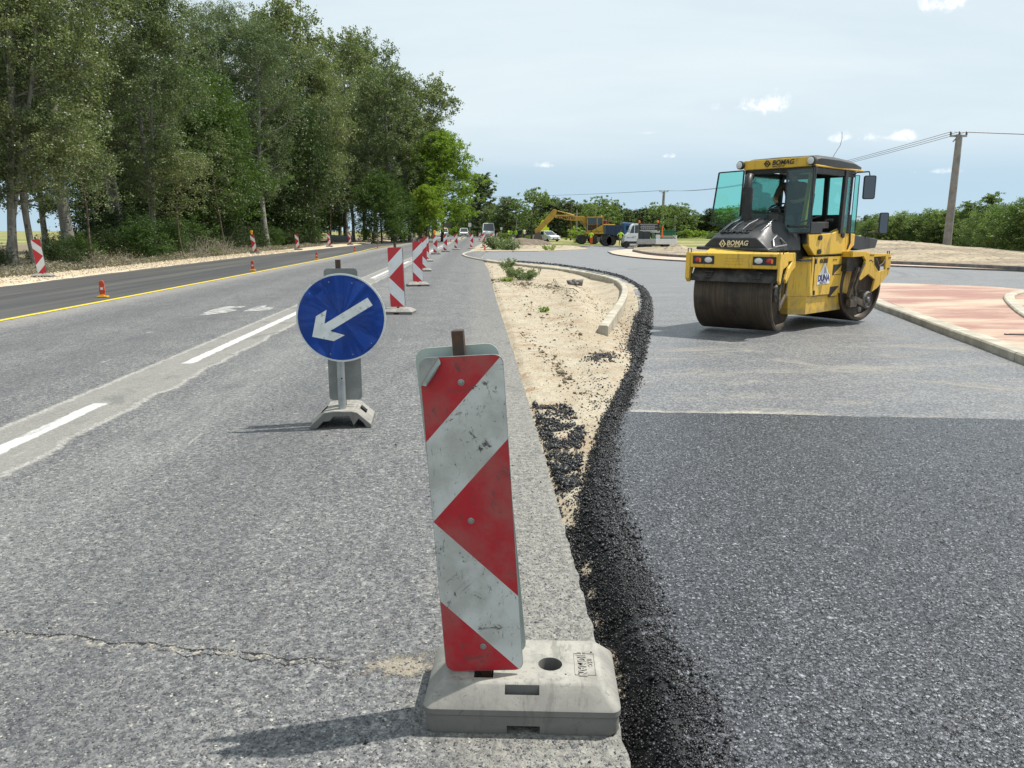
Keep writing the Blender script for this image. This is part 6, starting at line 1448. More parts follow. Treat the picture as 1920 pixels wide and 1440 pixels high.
for i, (k, px, Y, by, top, wd) in enumerate(FAR):
    p = D(px, by, Y); z = D(px, top, Y).z; p.z = -.35
    nm = {'far_round': 'round-crowned tree', 'far_oval': 'oval grey-green tree', 'far_airy': 'thin see-through tree', 'far_column': 'narrow column-shaped poplar', 'far_pine': 'pointed conifer', 'far_dark': 'dark round tree'}[k]
    where = 'above the far vans' if px < 945 else 'behind the workers' if px < 1012 else 'behind the excavator arm' if px < 1090 else 'behind the excavator cab' if px < 1150 else 'behind the blue truck' if px < 1200 else 'behind the white crew truck' if px < 1270 else 'left of the roller cab' if px < 1500 else 'right of the roller cab'
    sub = [q for q in FAR if q[0] == k]; n_ = sorted(sub, key=lambda q: q[1]).index(FAR[i])
    plant(k, p, z+.15, rt.uniform(0, 6.28), f'far {nm} {where}, {ORD[n_]} of its shape from the left', 'trees of the far tree line', wd*1.0)
for i in range(34):     # low growth closing the view under the far trees
    px = 860 + i*17; p = D(px, 446, (175 if px > 1000 else 235)+rt.uniform(-15, 15)); p.z = -.35
    LATER.setdefault('low back-row tree', []).append(plant('far_dark' if i % 3 else 'far_round', p, 5.5+rt.uniform(0, 2.5), rt.uniform(0, 6.28), 'low dense tree filling the back of the far tree line', 'low trees behind the far tree line', 1.6))
for i, (px, Y, by, top, k) in enumerate([(1094, 96, 449, 425, 'bush_bright'), (1310, 150, 447, 430, 'bush_bright'), (1288, 150, 446, 429, 'bush_bright'), (1335, 140, 447, 433, 'bush_far'), (1275, 150, 446, 431, 'bush_far'), (1025, 130, 447, 436, 'bush_far'), (990, 120, 448, 438, 'bush_far'), (945, 150, 446, 434, 'bush_far'), (878, 225, 444, 424, 'bush_far'), (858, 225, 444, 424, 'bush_bright')]):
    p = D(px, by, Y); z = D(px, top, Y).z; p.z = -.3; w_ = ['behind the grey post left of the excavator wheels', 'yellow-green, left of the roller window', 'yellow-green, right of the white truck bed', 'nearest the roller glass', 'behind the white truck bed', 'right of the white car', 'between workers and white car', 'right of the white van', 'between the two far white vehicles', 'yellow-green, behind the lamp car'][i]
    plant(k, p, z+.1, rt.uniform(0, 6.28), 'far bush ' + w_, 'bushes under the far tree line', 1.3)
# ---- right hand trees behind the mound
RIGHT = [(1668, 84, 398, 'far_round', 1.0), (1700, 80, 402, 'far_round', 1.0), (1722, 74, 392, 'far_round', 1.0), (1748, 78, 380, 'far_airy', .8), (1752, 70, 398, 'far_dark', .9), (1785, 66, 392, 'far_dark', 1.0), (1812, 64, 358, 'far_pine', 1.4), (1824, 60, 388, 'far_dark', 1.0), (1848, 58, 338, 'far_pine', 1.2), (1858, 55, 372, 'far_dark', 1.1), (1885, 52, 370, 'far_dark', 1.0), (1908, 50, 358, 'far_dark', 1.0), (1940, 47, 345, 'far_round', 1.1), (1985, 46, 350, 'far_dark', 1.2)]
proto('right_leafy', 41, 6, .3, 2.4, dome, 16000, .15, .07, 'leaf_green', 'bark_brown', nlimb=34, cl=.42, up=.5, fork=2)
proto('right_dark', 42, 6, .2, 2.6, dome, 16000, .15, .07, 'leaf_far', 'bark_brown', nlimb=34, cl=.45, up=.4, fork=2)
proto('right_spire', 43, 7, .8, 1.3, cone, 8000, .13, .07, 'leaf_far', 'bark_brown', nlimb=34, cl=.26, up=.9)
for i, (px, Y, top, k, wd) in enumerate(RIGHT):
    k2 = {'far_round': 'right_leafy', 'far_dark': 'right_dark', 'far_pine': 'right_spire', 'far_airy': 'right_spire'}[k]; p = D(px, 460, Y); z = D(px, top, Y).z; p.z = -.2
    plant(k2, p, z+.2, rt.uniform(0, 6.28), f'{"pointed young" if "spire" in k2 else "bushy"} tree behind the sand mound, {ORD[i]} from the roller mirror rightwards', 'trees behind the sand mound', wd)
for i in range(16):
    px = 1640 + i*24; Y = 72 - i*1.0; p = D(px, 460, Y); p.z = -.2
    LATER.setdefault('low hedge bush', []).append(plant('right_dark', p, 3.2+rt.uniform(0, 1.0), rt.uniform(0, 6.28), 'low dense bush closing the hedge behind the sand mound', 'low bushes behind the sand mound', 1.2, name='bush', cat='bush'))
# ---- hedgerow far across the field seen under the left trees
for i in range(14):
    p = RD(-70-i*9, 85+i*3, -.15); LATER.setdefault('distant field tree', []).append(plant('far_dark', p, 7.5+rt.uniform(-1.5, 1.5), rt.uniform(0, 6.28), 'hazy tree across the field seen between the left trunks', 'trees across the left field', 1.8))

relabel()
# ---- weeds and plants on the island
def weed(px, py, r, h, label, m='leaf_weed', n=900, leaf=.05, seed=1, z=0.0):
    c = G(px, py, z); t = thing('weed_clump', label, 'weed', (c.x, c.y, c.z-.02)); g = np.random.default_rng(seed); w = MB(); P = []
    for k in range(26):
        a = g.uniform(0, 6.28); l = g.uniform(.5, 1)*h; d = Vector((math.cos(a)*r*g.uniform(.2, 1), math.sin(a)*r*g.uniform(.2, 1), l)); b0 = Vector((math.cos(a)*r*.3, math.sin(a)*r*.3, 0)); w.tube([b0, b0+d*.55, b0+d], [.006, .005, .002], 4, caps=False)
        for u in g.uniform(.2, 1, n//26): q = b0+d*float(u); P.append(tuple(q + Vector(g.normal(0, h*.09, 3))))
    w.build('stalks', mat('weed_stalk', (.20, .20, .10), .8), t, fix=False); link(bpy.data.objects.new('leaves', leaf_mesh('leaves', np.array(P), leaf, g, m, .45)), t)
weed(985, 523, .40, .32, 'grey-green weed clump on the sand island, larger of the middle pair', seed=2, n=1500, leaf=.07)
weed(962, 519, .30, .34, 'grey-green weed clump touching the larger one on its left', seed=3, n=1200, leaf=.07)
weed(950, 503, .28, .40, 'small green weed clump close to the kerb on the island', seed=4, n=900, leaf=.08)
weed(1020, 583, .10, .10, 'tiny bright green seedling alone on the reddish sand', 'leaf_bright', 90, .06, 5, -.0)
weed(952, 527, .22, .14, 'low bright grass tuft left of the weed clumps', 'leaf_bright', 500, .05, 6)
weed(940, 468, 1.3, 1.05, 'big pale weed bush at the tip of the far dirt verge', n=3000, leaf=.16, seed=7)
weed(955, 469, .9, .65, 'lower green part of weeds right of the pale weed bush', n=1600, leaf=.15, seed=8)
weed(1030, 469.5, .6, .5, 'thin green sprout on the dug earth beside the tall thin stake', 'leaf_bright', 300, .14, 9)
q = G(1078, 533, 0); o = scatter('broken_concrete', np.array([(0, 0, .05), (.13, .03, .04), (-.13, -.02, .04), (.05, -.08, .03)]), np.array([.14, .13, .12, .08]), 'grey_concrete', np.random.default_rng(3), kind='thing', base=(CUV, CUF), flat=.7); o.location = q
tag(o, 'dark lump of broken concrete lying on the sand inside the kerb', 'rubble')
q = G(1083, 627, -.10); o = scatter('stone', np.array([(0, 0, .03)]), np.array([.055]), 'grey_concrete', np.random.default_rng(5), kind='thing', base=(CUV, CUF)); o.location = q; tag(o, 'grey stone on the sand left of the kerb end', 'stone')
def twig(pts, r, label, nm='dead_branch'):
    b = MB(); b.tube([G(*p[:2], p[2]) for p in pts], r, 6); o = b.build(nm, MATS['rusty_steel'] if 'iron' in label else mat('twig_dark', (.07, .05, .04), .9)); tag(o, label, 'branch' if 'iron' not in label else 'iron rod')
twig([(1038, 527, 0), (1038, 523, .14)], .010, 'short dark iron rod stuck upright in the island sand', 'iron_rod')
twig([(1060, 540, .02), (1075, 541, .08), (1085, 548, .02)], .009, 'dark forked branch lying on the sand near the kerb')
twig([(1040, 523, .02), (1046, 534, .03)], .008, 'thin twig leaning beside the upright iron rod')
# strip of churned dark earth across the island
pts = []; sz = []; g5 = np.random.default_rng(9)
for (x0, y0, x1, y1, n_) in ((925, 524, 990, 534, 700), (985, 530, 1055, 542, 600), (1040, 545, 1085, 560, 200), (919, 495, 926, 570, 260), (960, 560, 1090, 620, 220), (980, 620, 1080, 720, 260), (1090, 530, 1150, 600, 200)):
    for _ in range(n_):
        u = g5.random(); q = G(x0+(x1-x0)*u + g5.normal(0, 3), y0+(y1-y0)*u + g5.normal(0, 2.0), 0); k = .008*math.exp(g5.normal(0, .6)); q.x += g5.normal(0, .05); q.y += g5.normal(0, .35 if n_ > 250 else 1.2)
        if ST(q)[0] < .47: continue
        pts.append((q.x, q.y, isl_z(q.x, q.y)+k*.5)); sz.append(k)
o = scatter('earth_clods', np.array(pts), np.array(sz), 'soil', g5, base=(CUV, CUF), flat=.6); tag(o, 'dark clods of turned earth on the sand island')
# ================================================================== VEHICLES AND BACKGROUND THINGS
mat('car_white', (.74, .75, .76), .25, coat=.5, col2=(.66, .66, .65), vs=2); mat('car_red', (.25, .015, .015), .25, coat=.5); mat('car_glass', (.02, .03, .035), .06, spec=.9); mat('car_dark', (.02, .02, .022), .5)
mat('tyre', (.018, .018, .018), .85, col2=(.05, .046, .04), vs=6); mat('rim_silver', (.35, .35, .36), .35, .6); mat('truck_blue', (.010, .03, .075), .5, col2=(.016, .04, .08), vs=3); mat('truck_blue_light', (.025, .10, .24), .4)
mat('alu_side', (.38, .39, .40), .5, .3, col2=(.30, .30, .31), vs=6); mat('digger_yellow', (.46, .27, .03), .5, col2=(.28, .17, .04), vs=3, lo=.5, hi=.7); mat('container_green', (.01, .12, .08), .5); mat('plate_white', (.7, .7, .7), .5)
mat('pole_concrete', (.27, .25, .225), .85, col2=(.19, .175, .155), vs=2, bump=.3); mat('insulator', (.10, .06, .04), .3); mat('wire_metal', (.08, .08, .085), .5)
def wheel(parent, c, r, w, out=1):
    """tyre part with its rim as sub-part; axle along x"""
    b = MB(); b.lathe([(r*.62, -w/2), (r*.93, -w/2), (r, -w*.32), (r, w*.32), (r*.93, w/2), (r*.62, w/2)], 'x', c=c, n=24); o = b.build('wheel', MATS['tyre'], parent, smooth=40)
    b = MB(); b.lathe([(r*.62, -w*.45), (r*.55, -w*.30), (r*.2, -w*.3*1), (r*.18, -w*.45), (.0001, -w*.45)], 'x', c=c, n=20); b.lathe([(.0001, w*.45), (r*.18, w*.45), (r*.2, w*.3), (r*.55, w*.30), (r*.62, w*.45)], 'x', c=c, n=20); b.build('rim', MATS['rim_silver'], o, smooth=40)
def small_car(name, label, cat, loc, rz, L, W, H, col, hood_h=.85, hood=1.1, screen=.75, tail=.35, tscreen=.35, wr=.32, van=False, group=None, scale=1.0, beacon=False):
    t = thing(name, label, cat, loc, rz, group); t.scale = (scale,)*3
    hL, hW = L/2, W/2; y1 = -hL+hood; y2 = hL-tail
    def sec(y, z0, z1, w0, w1): return [(-w0, y, z0), (-w0-.01, y, (z0+z1)/2), (-w1, y, z1), (w1, y, z1), (w0+.01, y, (z0+z1)/2), (w0, y, z0)]
    b = MB(); b.loft([sec(-hL, .28, .52, hW-.16, hW-.2), sec(-hL+.06, .22, hood_h-.22, hW-.04, hW-.16), sec(-hL+.35, .2, hood_h-.08, hW-.01, hW-.1), sec(y1, .2, hood_h, hW, hW-.06), sec(y2, .2, hood_h+.03, hW, hW-.06), sec(hL-.08, .24, hood_h-.02, hW-.03, hW-.1), sec(hL, .3, hood_h-.2, hW-.12, hW-.16)])
    b.build('body', MATS[col], t, smooth=35, bevel=.02)
    gy0, gy1 = y1-.05, y2+.02; ty0, ty1 = y1-.05+screen, y2-tscreen; gw, tw = hW-.06, hW-.20
    b = MB(); zt = H-.06
    b.loft([[(-gw, gy0, hood_h), (gw, gy0, hood_h), (gw, gy1, hood_h+.02), (-gw, gy1, hood_h+.02)], [(-tw, ty0, zt), (tw, ty0, zt), (tw, ty1, zt), (-tw, ty1, zt)]]); b.build('windows', MATS['car_glass'], t)
    b = MB(); b.loft([[(-tw-.01, ty0-.03, zt), (tw+.01, ty0-.03, zt), (tw+.01, ty1+.03, zt), (-tw-.01, ty1+.03, zt)], [(-tw+.06, ty0+.10, H), (tw-.06, ty0+.10, H), (tw-.06, ty1-.06, H), (-tw+.06, ty1-.06, H)]])
    for s in (-1, 1):
        b.bar((s*gw, gy0, hood_h), (s*tw, ty0, zt+.01), .07, .08, up=(0, 1, 0)); b.bar((s*gw, gy1, hood_h), (s*tw, ty1, zt+.01), .10, .10, up=(0, 1, 0)); b.bar((s*(gw+.005), (gy0+gy1)/2, hood_h), (s*(tw+.005), (ty0+ty1)/2, zt+.01), .06, .08, up=(0, 1, 0))
        if van: b.loft([[(s*(gw-.02), y1+.9, hood_h), (s*(gw+.015), y1+.9, hood_h), (s*(gw+.015), gy1, hood_h), (s*(gw-.02), gy1, hood_h)], [(s*(tw-.02), y1+.95, zt), (s*(tw+.015), y1+.95, zt), (s*(tw+.015), ty1, zt), (s*(tw-.02), ty1, zt)]])
    b.build('roof_frame', MATS[col], t, bevel=.02)
    for s in (-1, 1):
        for y in (-hL+.78, hL-.75): wheel(t, (s*(hW-.10), y, wr), wr, .2)
        b = MB(); b.M = Matrix.Translation((s*(hW-.28), -hL+.03, hood_h-.30)); b.prism([(-.16, -.07), (.16, -.07), (.18, .06), (-.12, .08)] if s > 0 else [(.16, -.07), (-.16, -.07), (-.18, .06), (.12, .08)], -.03, .04, 'y'); b.build('headlight', MATS['lamp_clear'], t)
        b = MB(); b.cbox((s*(hW-.16), hL-.02, hood_h-.2), (.16, .06, .18)); b.build('tail_light', MATS['lamp_red'], t)
        b = MB(); b.cbox((s*(hW+.08), gy0+.25, hood_h+.10), (.14, .08, .14 if not van else .26)); b.build('side_mirror', MATS['car_dark' if van else col], t, bevel=.02)
    b = MB(); b.box((-hW*.5, -hL-.012, .40), (hW*.5, -hL+.06, .56)); b.box((-hW*.75, -hL-.005, .24), (hW*.75, -hL+.1, .36)); b.build('grille', MATS['car_dark'], t, bevel=.01)
    b = MB(); b.box((-.26, -hL-.025, .38), (.26, -hL-.014, .48)); b.box((-.26, hL+.004, .55), (.26, hL+.012, .65)); b.build('number_plate', MATS['plate_white'], t)
    if beacon:
        b = MB(); b.box((-.5, ty0+.3, H), (.5, ty0+.55, H+.16)); b.build('beacon_bar', MATS['lamp_amber'], t, bevel=.03)
    return t
q = G(915, 446.3); small_car('van', 'white delivery van driving towards the camera, largest vehicle on the far road', 'van', (q.x, q.y+3, 0), R_(3), 5.4, 2.0, 2.35, 'car_white', 1.15, .85, .75, .1, .1, .36, True, None, 1.25)
q = G(833, 444); small_car('patrol_car', 'white road service car with an amber beacon bar, left of the small white car', 'car', (q.x, q.y, 0), R_(4), 4.4, 1.8, 1.75, 'car_white', .98, 1.0, .7, .15, .1, .33, True, None, 1.12, True)
q = G(870, 443.5); small_car('car', 'small white car with dark windscreen driving between service car and van', 'car', (q.x, q.y, 0), R_(3), 4.1, 1.75, 1.65, 'car_white', .92, .9, .75, .2, .2, .32, False, None, 1.25)
q = G(947, 443.5); small_car('red_van', 'dark red van seen from behind, right of the white van', 'van', (q.x, q.y, 0), R_(183), 4.2, 1.75, 1.85, 'car_red', 1.0, .9, .7, .1, .1, .32, True, None, .78)
q = G(1027, 452.5); small_car('car', 'clean white saloon car at the roadside under the excavator arm', 'car', (q.x-.2, q.y, 0), R_(32), 4.5, 1.8, 1.45, 'car_white', .88, 1.15, .9, .6, .55, .33)
q = G(1002, 448); small_car('car', 'dark car half hidden behind the workers at the verge', 'car', (q.x-1.5, q.y+6, 0), R_(70), 4.3, 1.75, 1.5, 'car_dark', .85)
p = D(1690, 459, 84); small_car('white_van', 'white van whose roof shows above the sand mound behind the roller mirror', 'van', (p.x, p.y, -.34), R_(-82), 4.4, 1.8, 1.85, 'car_white', 1.15, 1.1, .75, .1, .1, .33, False, None, .76)

# ------------------------------------------------ wheeled excavator, working to the left
def excavator():
    q = G(1100, 458); Y = q.y; k = (Y*math.cos(PITCH)+CAMH*math.sin(PITCH))/FPX
    t = thing('excavator', 'yellow wheeled excavator with its arm reaching left over the white car', 'excavator', (q.x, Y+1.1, 0), 0)
    def cv(pts): return [((960+x/10.667-1100)*k, (458-(370+y/10.667))*k) for x, y in pts]
    DY = MATS['digger_yellow']
    b = MB(); b.prism(cv([(1440, 385), (1300, 390), (1200, 365), (870, 362), (845, 385), (860, 415), (1200, 475), (1400, 480), (1450, 560), (1500, 640), (1510, 560), (1480, 430)]), -.28, .28, 'y'); b.build('boom', DY, t, bevel=.03)
    b = MB(); b.prism(cv([(850, 250), (900, 268), (890, 330), (830, 440), (650, 600), (560, 700), (470, 740), (460, 640), (500, 625), (760, 330), (825, 255)]), -.2, .2, 'y'); b.build('stick', DY, t, bevel=.03)
    b = MB(); P = cv([(470, 720), (560, 690), (600, 780), (655, 960), (560, 955), (450, 890), (440, 800)]); b.prism(P, -.5, .5, 'y'); b.build('bucket', mat('bucket_steel', (.10, .09, .08), .5, .5, col2=(.16, .12, .09), vs=4), t, bevel=.03)
    def cyl(a, c, r, m_, nm):
        (x0, z0), (x1, z1) = cv([a, c]); k_ = MB(); k_.tube([(x0, -.0, z0), ((x0+x1)/2, 0, (z0+z1)/2), ((x0+x1)/2, 0, (z0+z1)/2), (x1, 0, z1)], [r*.55, r*.55, r, r], 10); k_.build(nm, m_, t, smooth=40)
    cyl((915, 282), (1250, 372), .09, DY, 'stick_cylinder'); cyl((560, 560), (800, 330), .09, DY, 'bucket_cylinder'); cyl((1470, 600), (1340, 440), .1, MATS['bolt_steel'], 'boom_cylinder')
    text_obj('KOMATSU', .42, MATS['decal_black'], t, (cv([(1090, 420)])[0][0], -.285, cv([(1090, 420)])[0][1]), (R_(90), R_(3), 0), bold=.012, depth=.004)
    # cab
    C0 = cv([(1490, 690)])[0]; C1 = cv([(1815, 400)])[0]; x0, z0 = C0; x1, z1 = C1
    b = MB()
    for x in (x0+.05, x1-.05, x0+(x1-x0)*.62):
        for y in (-1.15, -.25): b.bar((x, y, z0), (x, y, z1), .09, .09, up=(0, 1, 0))
    b.box((x0, -1.22, z1-.12), (x1, -.18, z1)); b.box((x0, -1.2, z0), (x1, -.2, z0+.12)); b.build('cab_frame', DY, t, bevel=.02)
    b = MB(); b.prism([(x0, z0+.9), (x0, z0), (x1-.2, z0), (x1-.2, z0+.75), (x0+.5, z0+.35)], -1.19, -.22, 'y'); b.build('cab_door', mat('cab_black', (.015, .015, .016), .4), t)
    b = MB(); b.prism([(x0+.45, z0+.05), (x1-.1, z0+.05), (x1-.1, z0+.75), (x0+.9, z0+.30)], -1.22, -1.19, 'y'); b.build('cab_stripe', DY, t)
    b = MB(); b.box((x0+.06, -1.17, z0+.75), (x1-.08, -.25, z1-.12)); b.build('cab_glass', MATS['car_glass'], t)
    b = MB(); b.lathe([(.07, 0), (.07, .12), (.0001, .15)], c=(x1-.15, -.6, z1), n=10); b.build('beacon', MATS['lamp_amber'], t, smooth=40)
    # upper structure and engine cover
    xr = cv([(2050, 0)])[0][0]; zt = cv([(0, 545)])[0][1]; zb = cv([(0, 740)])[0][1]; zm = cv([(0, 690)])[0][1]
    b = MB(); b.box((x0-.1, -1.2, zb), (xr, 1.1, zm)); b.box((x1, -1.15, zm), (xr, 1.1, zt)); b.box((x0+.3, .0, zm), (x1, 1.1, zt)); b.build('upper_body', DY, t, bevel=.06)
    b = MB(); b.box((x1+.03, -1.17, zm+.1), (x1+.5, -1.14, zt-.1)); b.build('engine_grille', MATS['cab_black'], t)
    b = MB(); b.tube([(x1+.6, -.3, zt), (x1+.6, -.3, zt+.55)], .09, 10); b.lathe([(.22, 0), (.22, .4), (.1, .45)], c=(x1+.35, .2, zt), n=12); b.build('exhaust', mat('red_brown', (.14, .03, .02), .6), t, smooth=40)
    b = MB(); b.lathe([(.75, zb-.25), (.75, zb)], n=24, c=((x0+x1)/2+.3, 0, 0)); 
    cx0 = cv([(1330, 0)])[0][0]; cx1 = cv([(1900, 0)])[0][0]; b.box((cx0, -.9, .55), (cx1, .9, zb-.25)); b.bar((cx0, -1.2, .75), (cx0, 1.2, .75), .3, .5); b.bar((cx1, -1.2, .75), (cx1, 1.2, .75), .3, .4); b.build('undercarriage', mat('chassis_black', (.02, .02, .02), .6, col2=(.06, .05, .04), vs=4), t, bevel=.03)
    b = MB(); b.prism(cv([(1690, 800), (1880, 800), (1880, 885), (1690, 885)]), -1.35, -1.0, 'y'); b.build('outrigger_box', mat('grey_steel', (.12, .12, .13), .5), t, bevel=.02)
    for xc in (1400, 1640, 1860):
        X = cv([(xc, 0)])[0][0]
        for y in (-1.05, 1.05):
            h_ = MB(); r = .52
            h_.lathe([(r*.55, -.2), (r*.92, -.2), (r, -.13), (r, .13), (r*.92, .2), (r*.55, .2)], 'y', c=(X, y, r), n=24); w_ = h_.build('wheel', MATS['tyre'], t, smooth=40)
            h_ = MB(); h_.lathe([(r*.55, -.17), (r*.5, -.10), (r*.2, -.12), (.0001, -.14)], 'y', c=(X, y, r), n=18); h_.build('rim', MATS['digger_yellow' if xc == 1400 else 'chassis_black'], w_, smooth=40)
    return t
excavator()
def ywheel(t, X, y, r, m_='rim_silver'):
    h_ = MB(); h_.lathe([(r*.55, -.13), (r*.92, -.13), (r, -.08), (r, .08), (r*.92, .13), (r*.55, .13)], 'y', c=(X, y, r), n=24); w_ = h_.build('wheel', MATS['tyre'], t, smooth=40)
    h_ = MB(); h_.lathe([(r*.56, -.11), (r*.5, -.05), (r*.2, -.07), (.0001, -.1)], 'y', c=(X, y, r), n=18); h_.build('rim', MATS[m_], w_, smooth=40)
def cvf(px0, py0, ox, oy, sc, k): return lambda pts: [((ox+x/sc-px0)*k, (py0-(oy+y/sc))*k) for x, y in pts]
def blue_truck():
    q = G(1150, 461.5); k = (q.y*math.cos(PITCH)+CAMH*math.sin(PITCH))/FPX; cv = cvf(1150, 461.5, 1080, 370, 9.6, k)
    t = thing('dump_truck', 'dark blue tipper truck parked between the excavator and the white truck', 'truck', (q.x, q.y+1.2, 0), 0)
    B = MATS['truck_blue']
    b = MB(); b.prism(cv([(530, 510), (860, 505), (870, 690), (540, 670)]), -1.0, 1.1, 'y'); o = b.build('tipper_bed', B, t, bevel=.02)
    b = MB()
    for x in (560, 640, 720, 800): (X, _), = cv([(x, 0)]); z0 = cv([(0, 670)])[0][1]; z1 = cv([(0, 510)])[0][1]; b.box((X-.04, -1.05, z0), (X+.04, -1.0, z1))
    b.build('bed_rib', B, o)
    b = MB(); b.prism(cv([(850, 465), (1000, 475), (1060, 600), (1075, 760), (870, 760)]), -1.0, 1.0, 'y'); cb = b.build('cab', MATS['truck_blue_light'], t, bevel=.05)
    b = MB(); b.prism(cv([(895, 520), (985, 515), (1000, 590), (895, 600)]), -1.012, -1.0, 'y'); b.build('side_window', MATS['car_glass'], cb)
    b = MB(); b.prism(cv([(840, 455), (1040, 470), (1040, 485), (850, 480)]), -.9, .9, 'y'); b.build('roof_deflector', mat('roof_pale', (.45, .55, .62), .5), t)
    b = MB(); b.prism(cv([(480, 690), (1060, 700), (1060, 790), (480, 770)]), -.5, .5, 'y'); b.build('chassis', MATS['chassis_black'], t)
    for xc in (560, 640, 1010): (X, _), = cv([(xc, 0)]); [ywheel(t, X, y, .50, 'chassis_black') for y in (-.85, .95)]
blue_truck()
def crew_truck():
    q = G(1220, 465); k = (q.y*math.cos(PITCH)+CAMH*math.sin(PITCH))/FPX; cv = cvf(1220, 465, 1080, 370, 9.6, k)
    t = thing('crew_truck', 'white crew cab flatbed truck with tools and two amber beacons, facing left', 'truck', (q.x, q.y+.9, 0), R_(-2))
    Wm = MATS['car_white']
    b = MB(); b.prism(cv([(880, 870), (875, 740), (900, 690), (960, 640), (1010, 510), (1050, 482), (1120, 478), (1130, 870), (960, 872), (950, 800), (890, 800)]), -.85, .85, 'y'); cb = b.build('cab', Wm, t, bevel=.04)
    b = MB(); b.prism(cv([(968, 648), (1015, 525), (1048, 510), (1046, 648)]), -.862, -.852, 'y'); b.build('side_window', MATS['car_glass'], cb)
    b = MB(); b.prism(cv([(1060, 512), (1118, 508), (1118, 648), (1058, 648)]), -.862, -.852, 'y'); b.build('side_window', MATS['car_glass'], cb)
    b = MB(); b.prism(cv([(930, 795), (1095, 795), (1095, 835), (930, 835)]), -.87, -.85, 'y'); b.build('sill_trim', MATS['car_dark'], cb)
    (x_, z_), = cv([(985, 730)]); text_obj('MUT-PPI', .17, MATS['decal_grey'], t, (x_, -.865, z_), (R_(90), 0, 0), depth=.003, bold=.003)
    (x_, z_), = cv([(1052, 725)]); text_obj('ÚT', .26, MATS['decal_grey'], t, (x_, -.865, z_), (R_(90), 0, 0), depth=.003, bold=.004)
    b = MB(); 
    for x in (1132, 1475): (X, z0), = cv([(x, 860)]); z1 = cv([(0, 470)])[0][1]; b.box((X-.05, -.85, z0 if x < 1200 else cv([(0, 620)])[0][1]), (X+.05, -.75, z1)); b.box((X-.05, .6, cv([(0, 750)])[0][1]), (X+.05, .7, z1))
    (xa, za), (xb, zb) = cv([(1132, 480), (1475, 605)]); b.box((xa, -.83, zb), (xb, -.79, za)); b.build('ladder_rack', MATS['chassis_black'], t)
    b = MB()
    for z in (490, 540, 595): (a0, z0), (a1, z1) = cv([(1150, z), (1460, z+8)]); b.box((a0, -.845, z1), (a1, -.832, z0))
    for i in range(7):
        for z in (518, 565): (a0, z0), (a1, z1) = cv([(1172+i*36, z), (1192+i*36, z+16)]); b.box((a0, -.845, z1), (a1, -.832, z0))
    b.build('rack_slats', mat('slat_grey', (.45, .47, .50), .5), t)
    for x in (1136, 1466):
        (X, z0), = cv([(x, 470)]); b = MB(); b.lathe([(.07, 0), (.09, .08), (.08, .18), (.0001, .22)], c=(X, -.8, z0), n=12); b.build('beacon', mat('beacon_orange', (.85, .14, .03), .25, coat=.5), t, smooth=40)
    def sd(a, c, y0, y1, m_, nm): b = MB(); b.prism(cv([(a[0], a[1]), (c[0], a[1]), (c[0], c[1]), (a[0], c[1])]), y0, y1, 'y'); return b.build(nm, m_, t, bevel=.01)
    sd((1100, 752), (1428, 838), -.98, -.94, MATS['alu_side'], 'drop_side'); sd((1432, 752), (1805, 845), -.98, -.94, Wm, 'drop_side'); sd((1100, 800), (1800, 848), -.93, .93, MATS['alu_side'], 'bed'); sd((1100, 752), (1800, 838), .90, .94, MATS['alu_side'], 'drop_side'); sd((1795, 690), (1812, 845), -.94, .94, Wm, 'tail_board')
    sd((1140, 610), (1200, 800), -.8, .5, mat('cargo_dark', (.03, .04, .045), .6), 'tool_box'); sd((1205, 625), (1340, 800), -.7, .3, MATS['cargo_dark'], 'generator'); sd((1150, 605), (1520, 640), -.3, .6, mat('cargo_white', (.6, .6, .6), .6), 'tarpaulin'); sd((1440, 680), (1510, 800), -.9, -.1, MATS['cargo_white'], 'crate'); sd((1530, 700), (1770, 735), -.6, .5, mat('cargo_tan', (.35, .30, .2), .7), 'boards')
    (X, z0), = cv([(1553, 700)]); b = MB(); b.lathe([(.09, -.1), (.06, .3), (.025, .8), (.0001, .82)], c=(X, -.7, z0), n=14); b.build('traffic_cone', MATS['hi_vis_orange'], t, smooth=40)
    b = MB(); b.prism(cv([(950, 840), (1700, 848), (1700, 875), (950, 880)]), -.45, .45, 'y'); b.build('chassis', MATS['chassis_black'], t)
    for xc in (912, 1200, 1320, 1630): (X, _), = cv([(xc, 0)]); [ywheel(t, X, y, .30) for y in (-.78, .78)]
crew_truck()
q = G(1253, 462); t = thing('container', 'green skip container behind the white flatbed truck', 'container', (q.x+2.2, q.y+14, 0)); b = MB(); b.prism([(-1.0, .0), (1.0, .0), (1.2, 1.45), (-1.2, 1.45)], -1, 1, 'y'); b.build('shell', MATS['container_green'], t, bevel=.04)
b = MB(); [b.box((x-.05, -1.06, .1), (x+.05, -1.0, 1.4)) for x in (-.8, -.3, .3, .8)]; b.box((-1.22, -1.1, 1.4), (1.22, 1.1, 1.5)); b.build('ribs', MATS['container_green'], t)
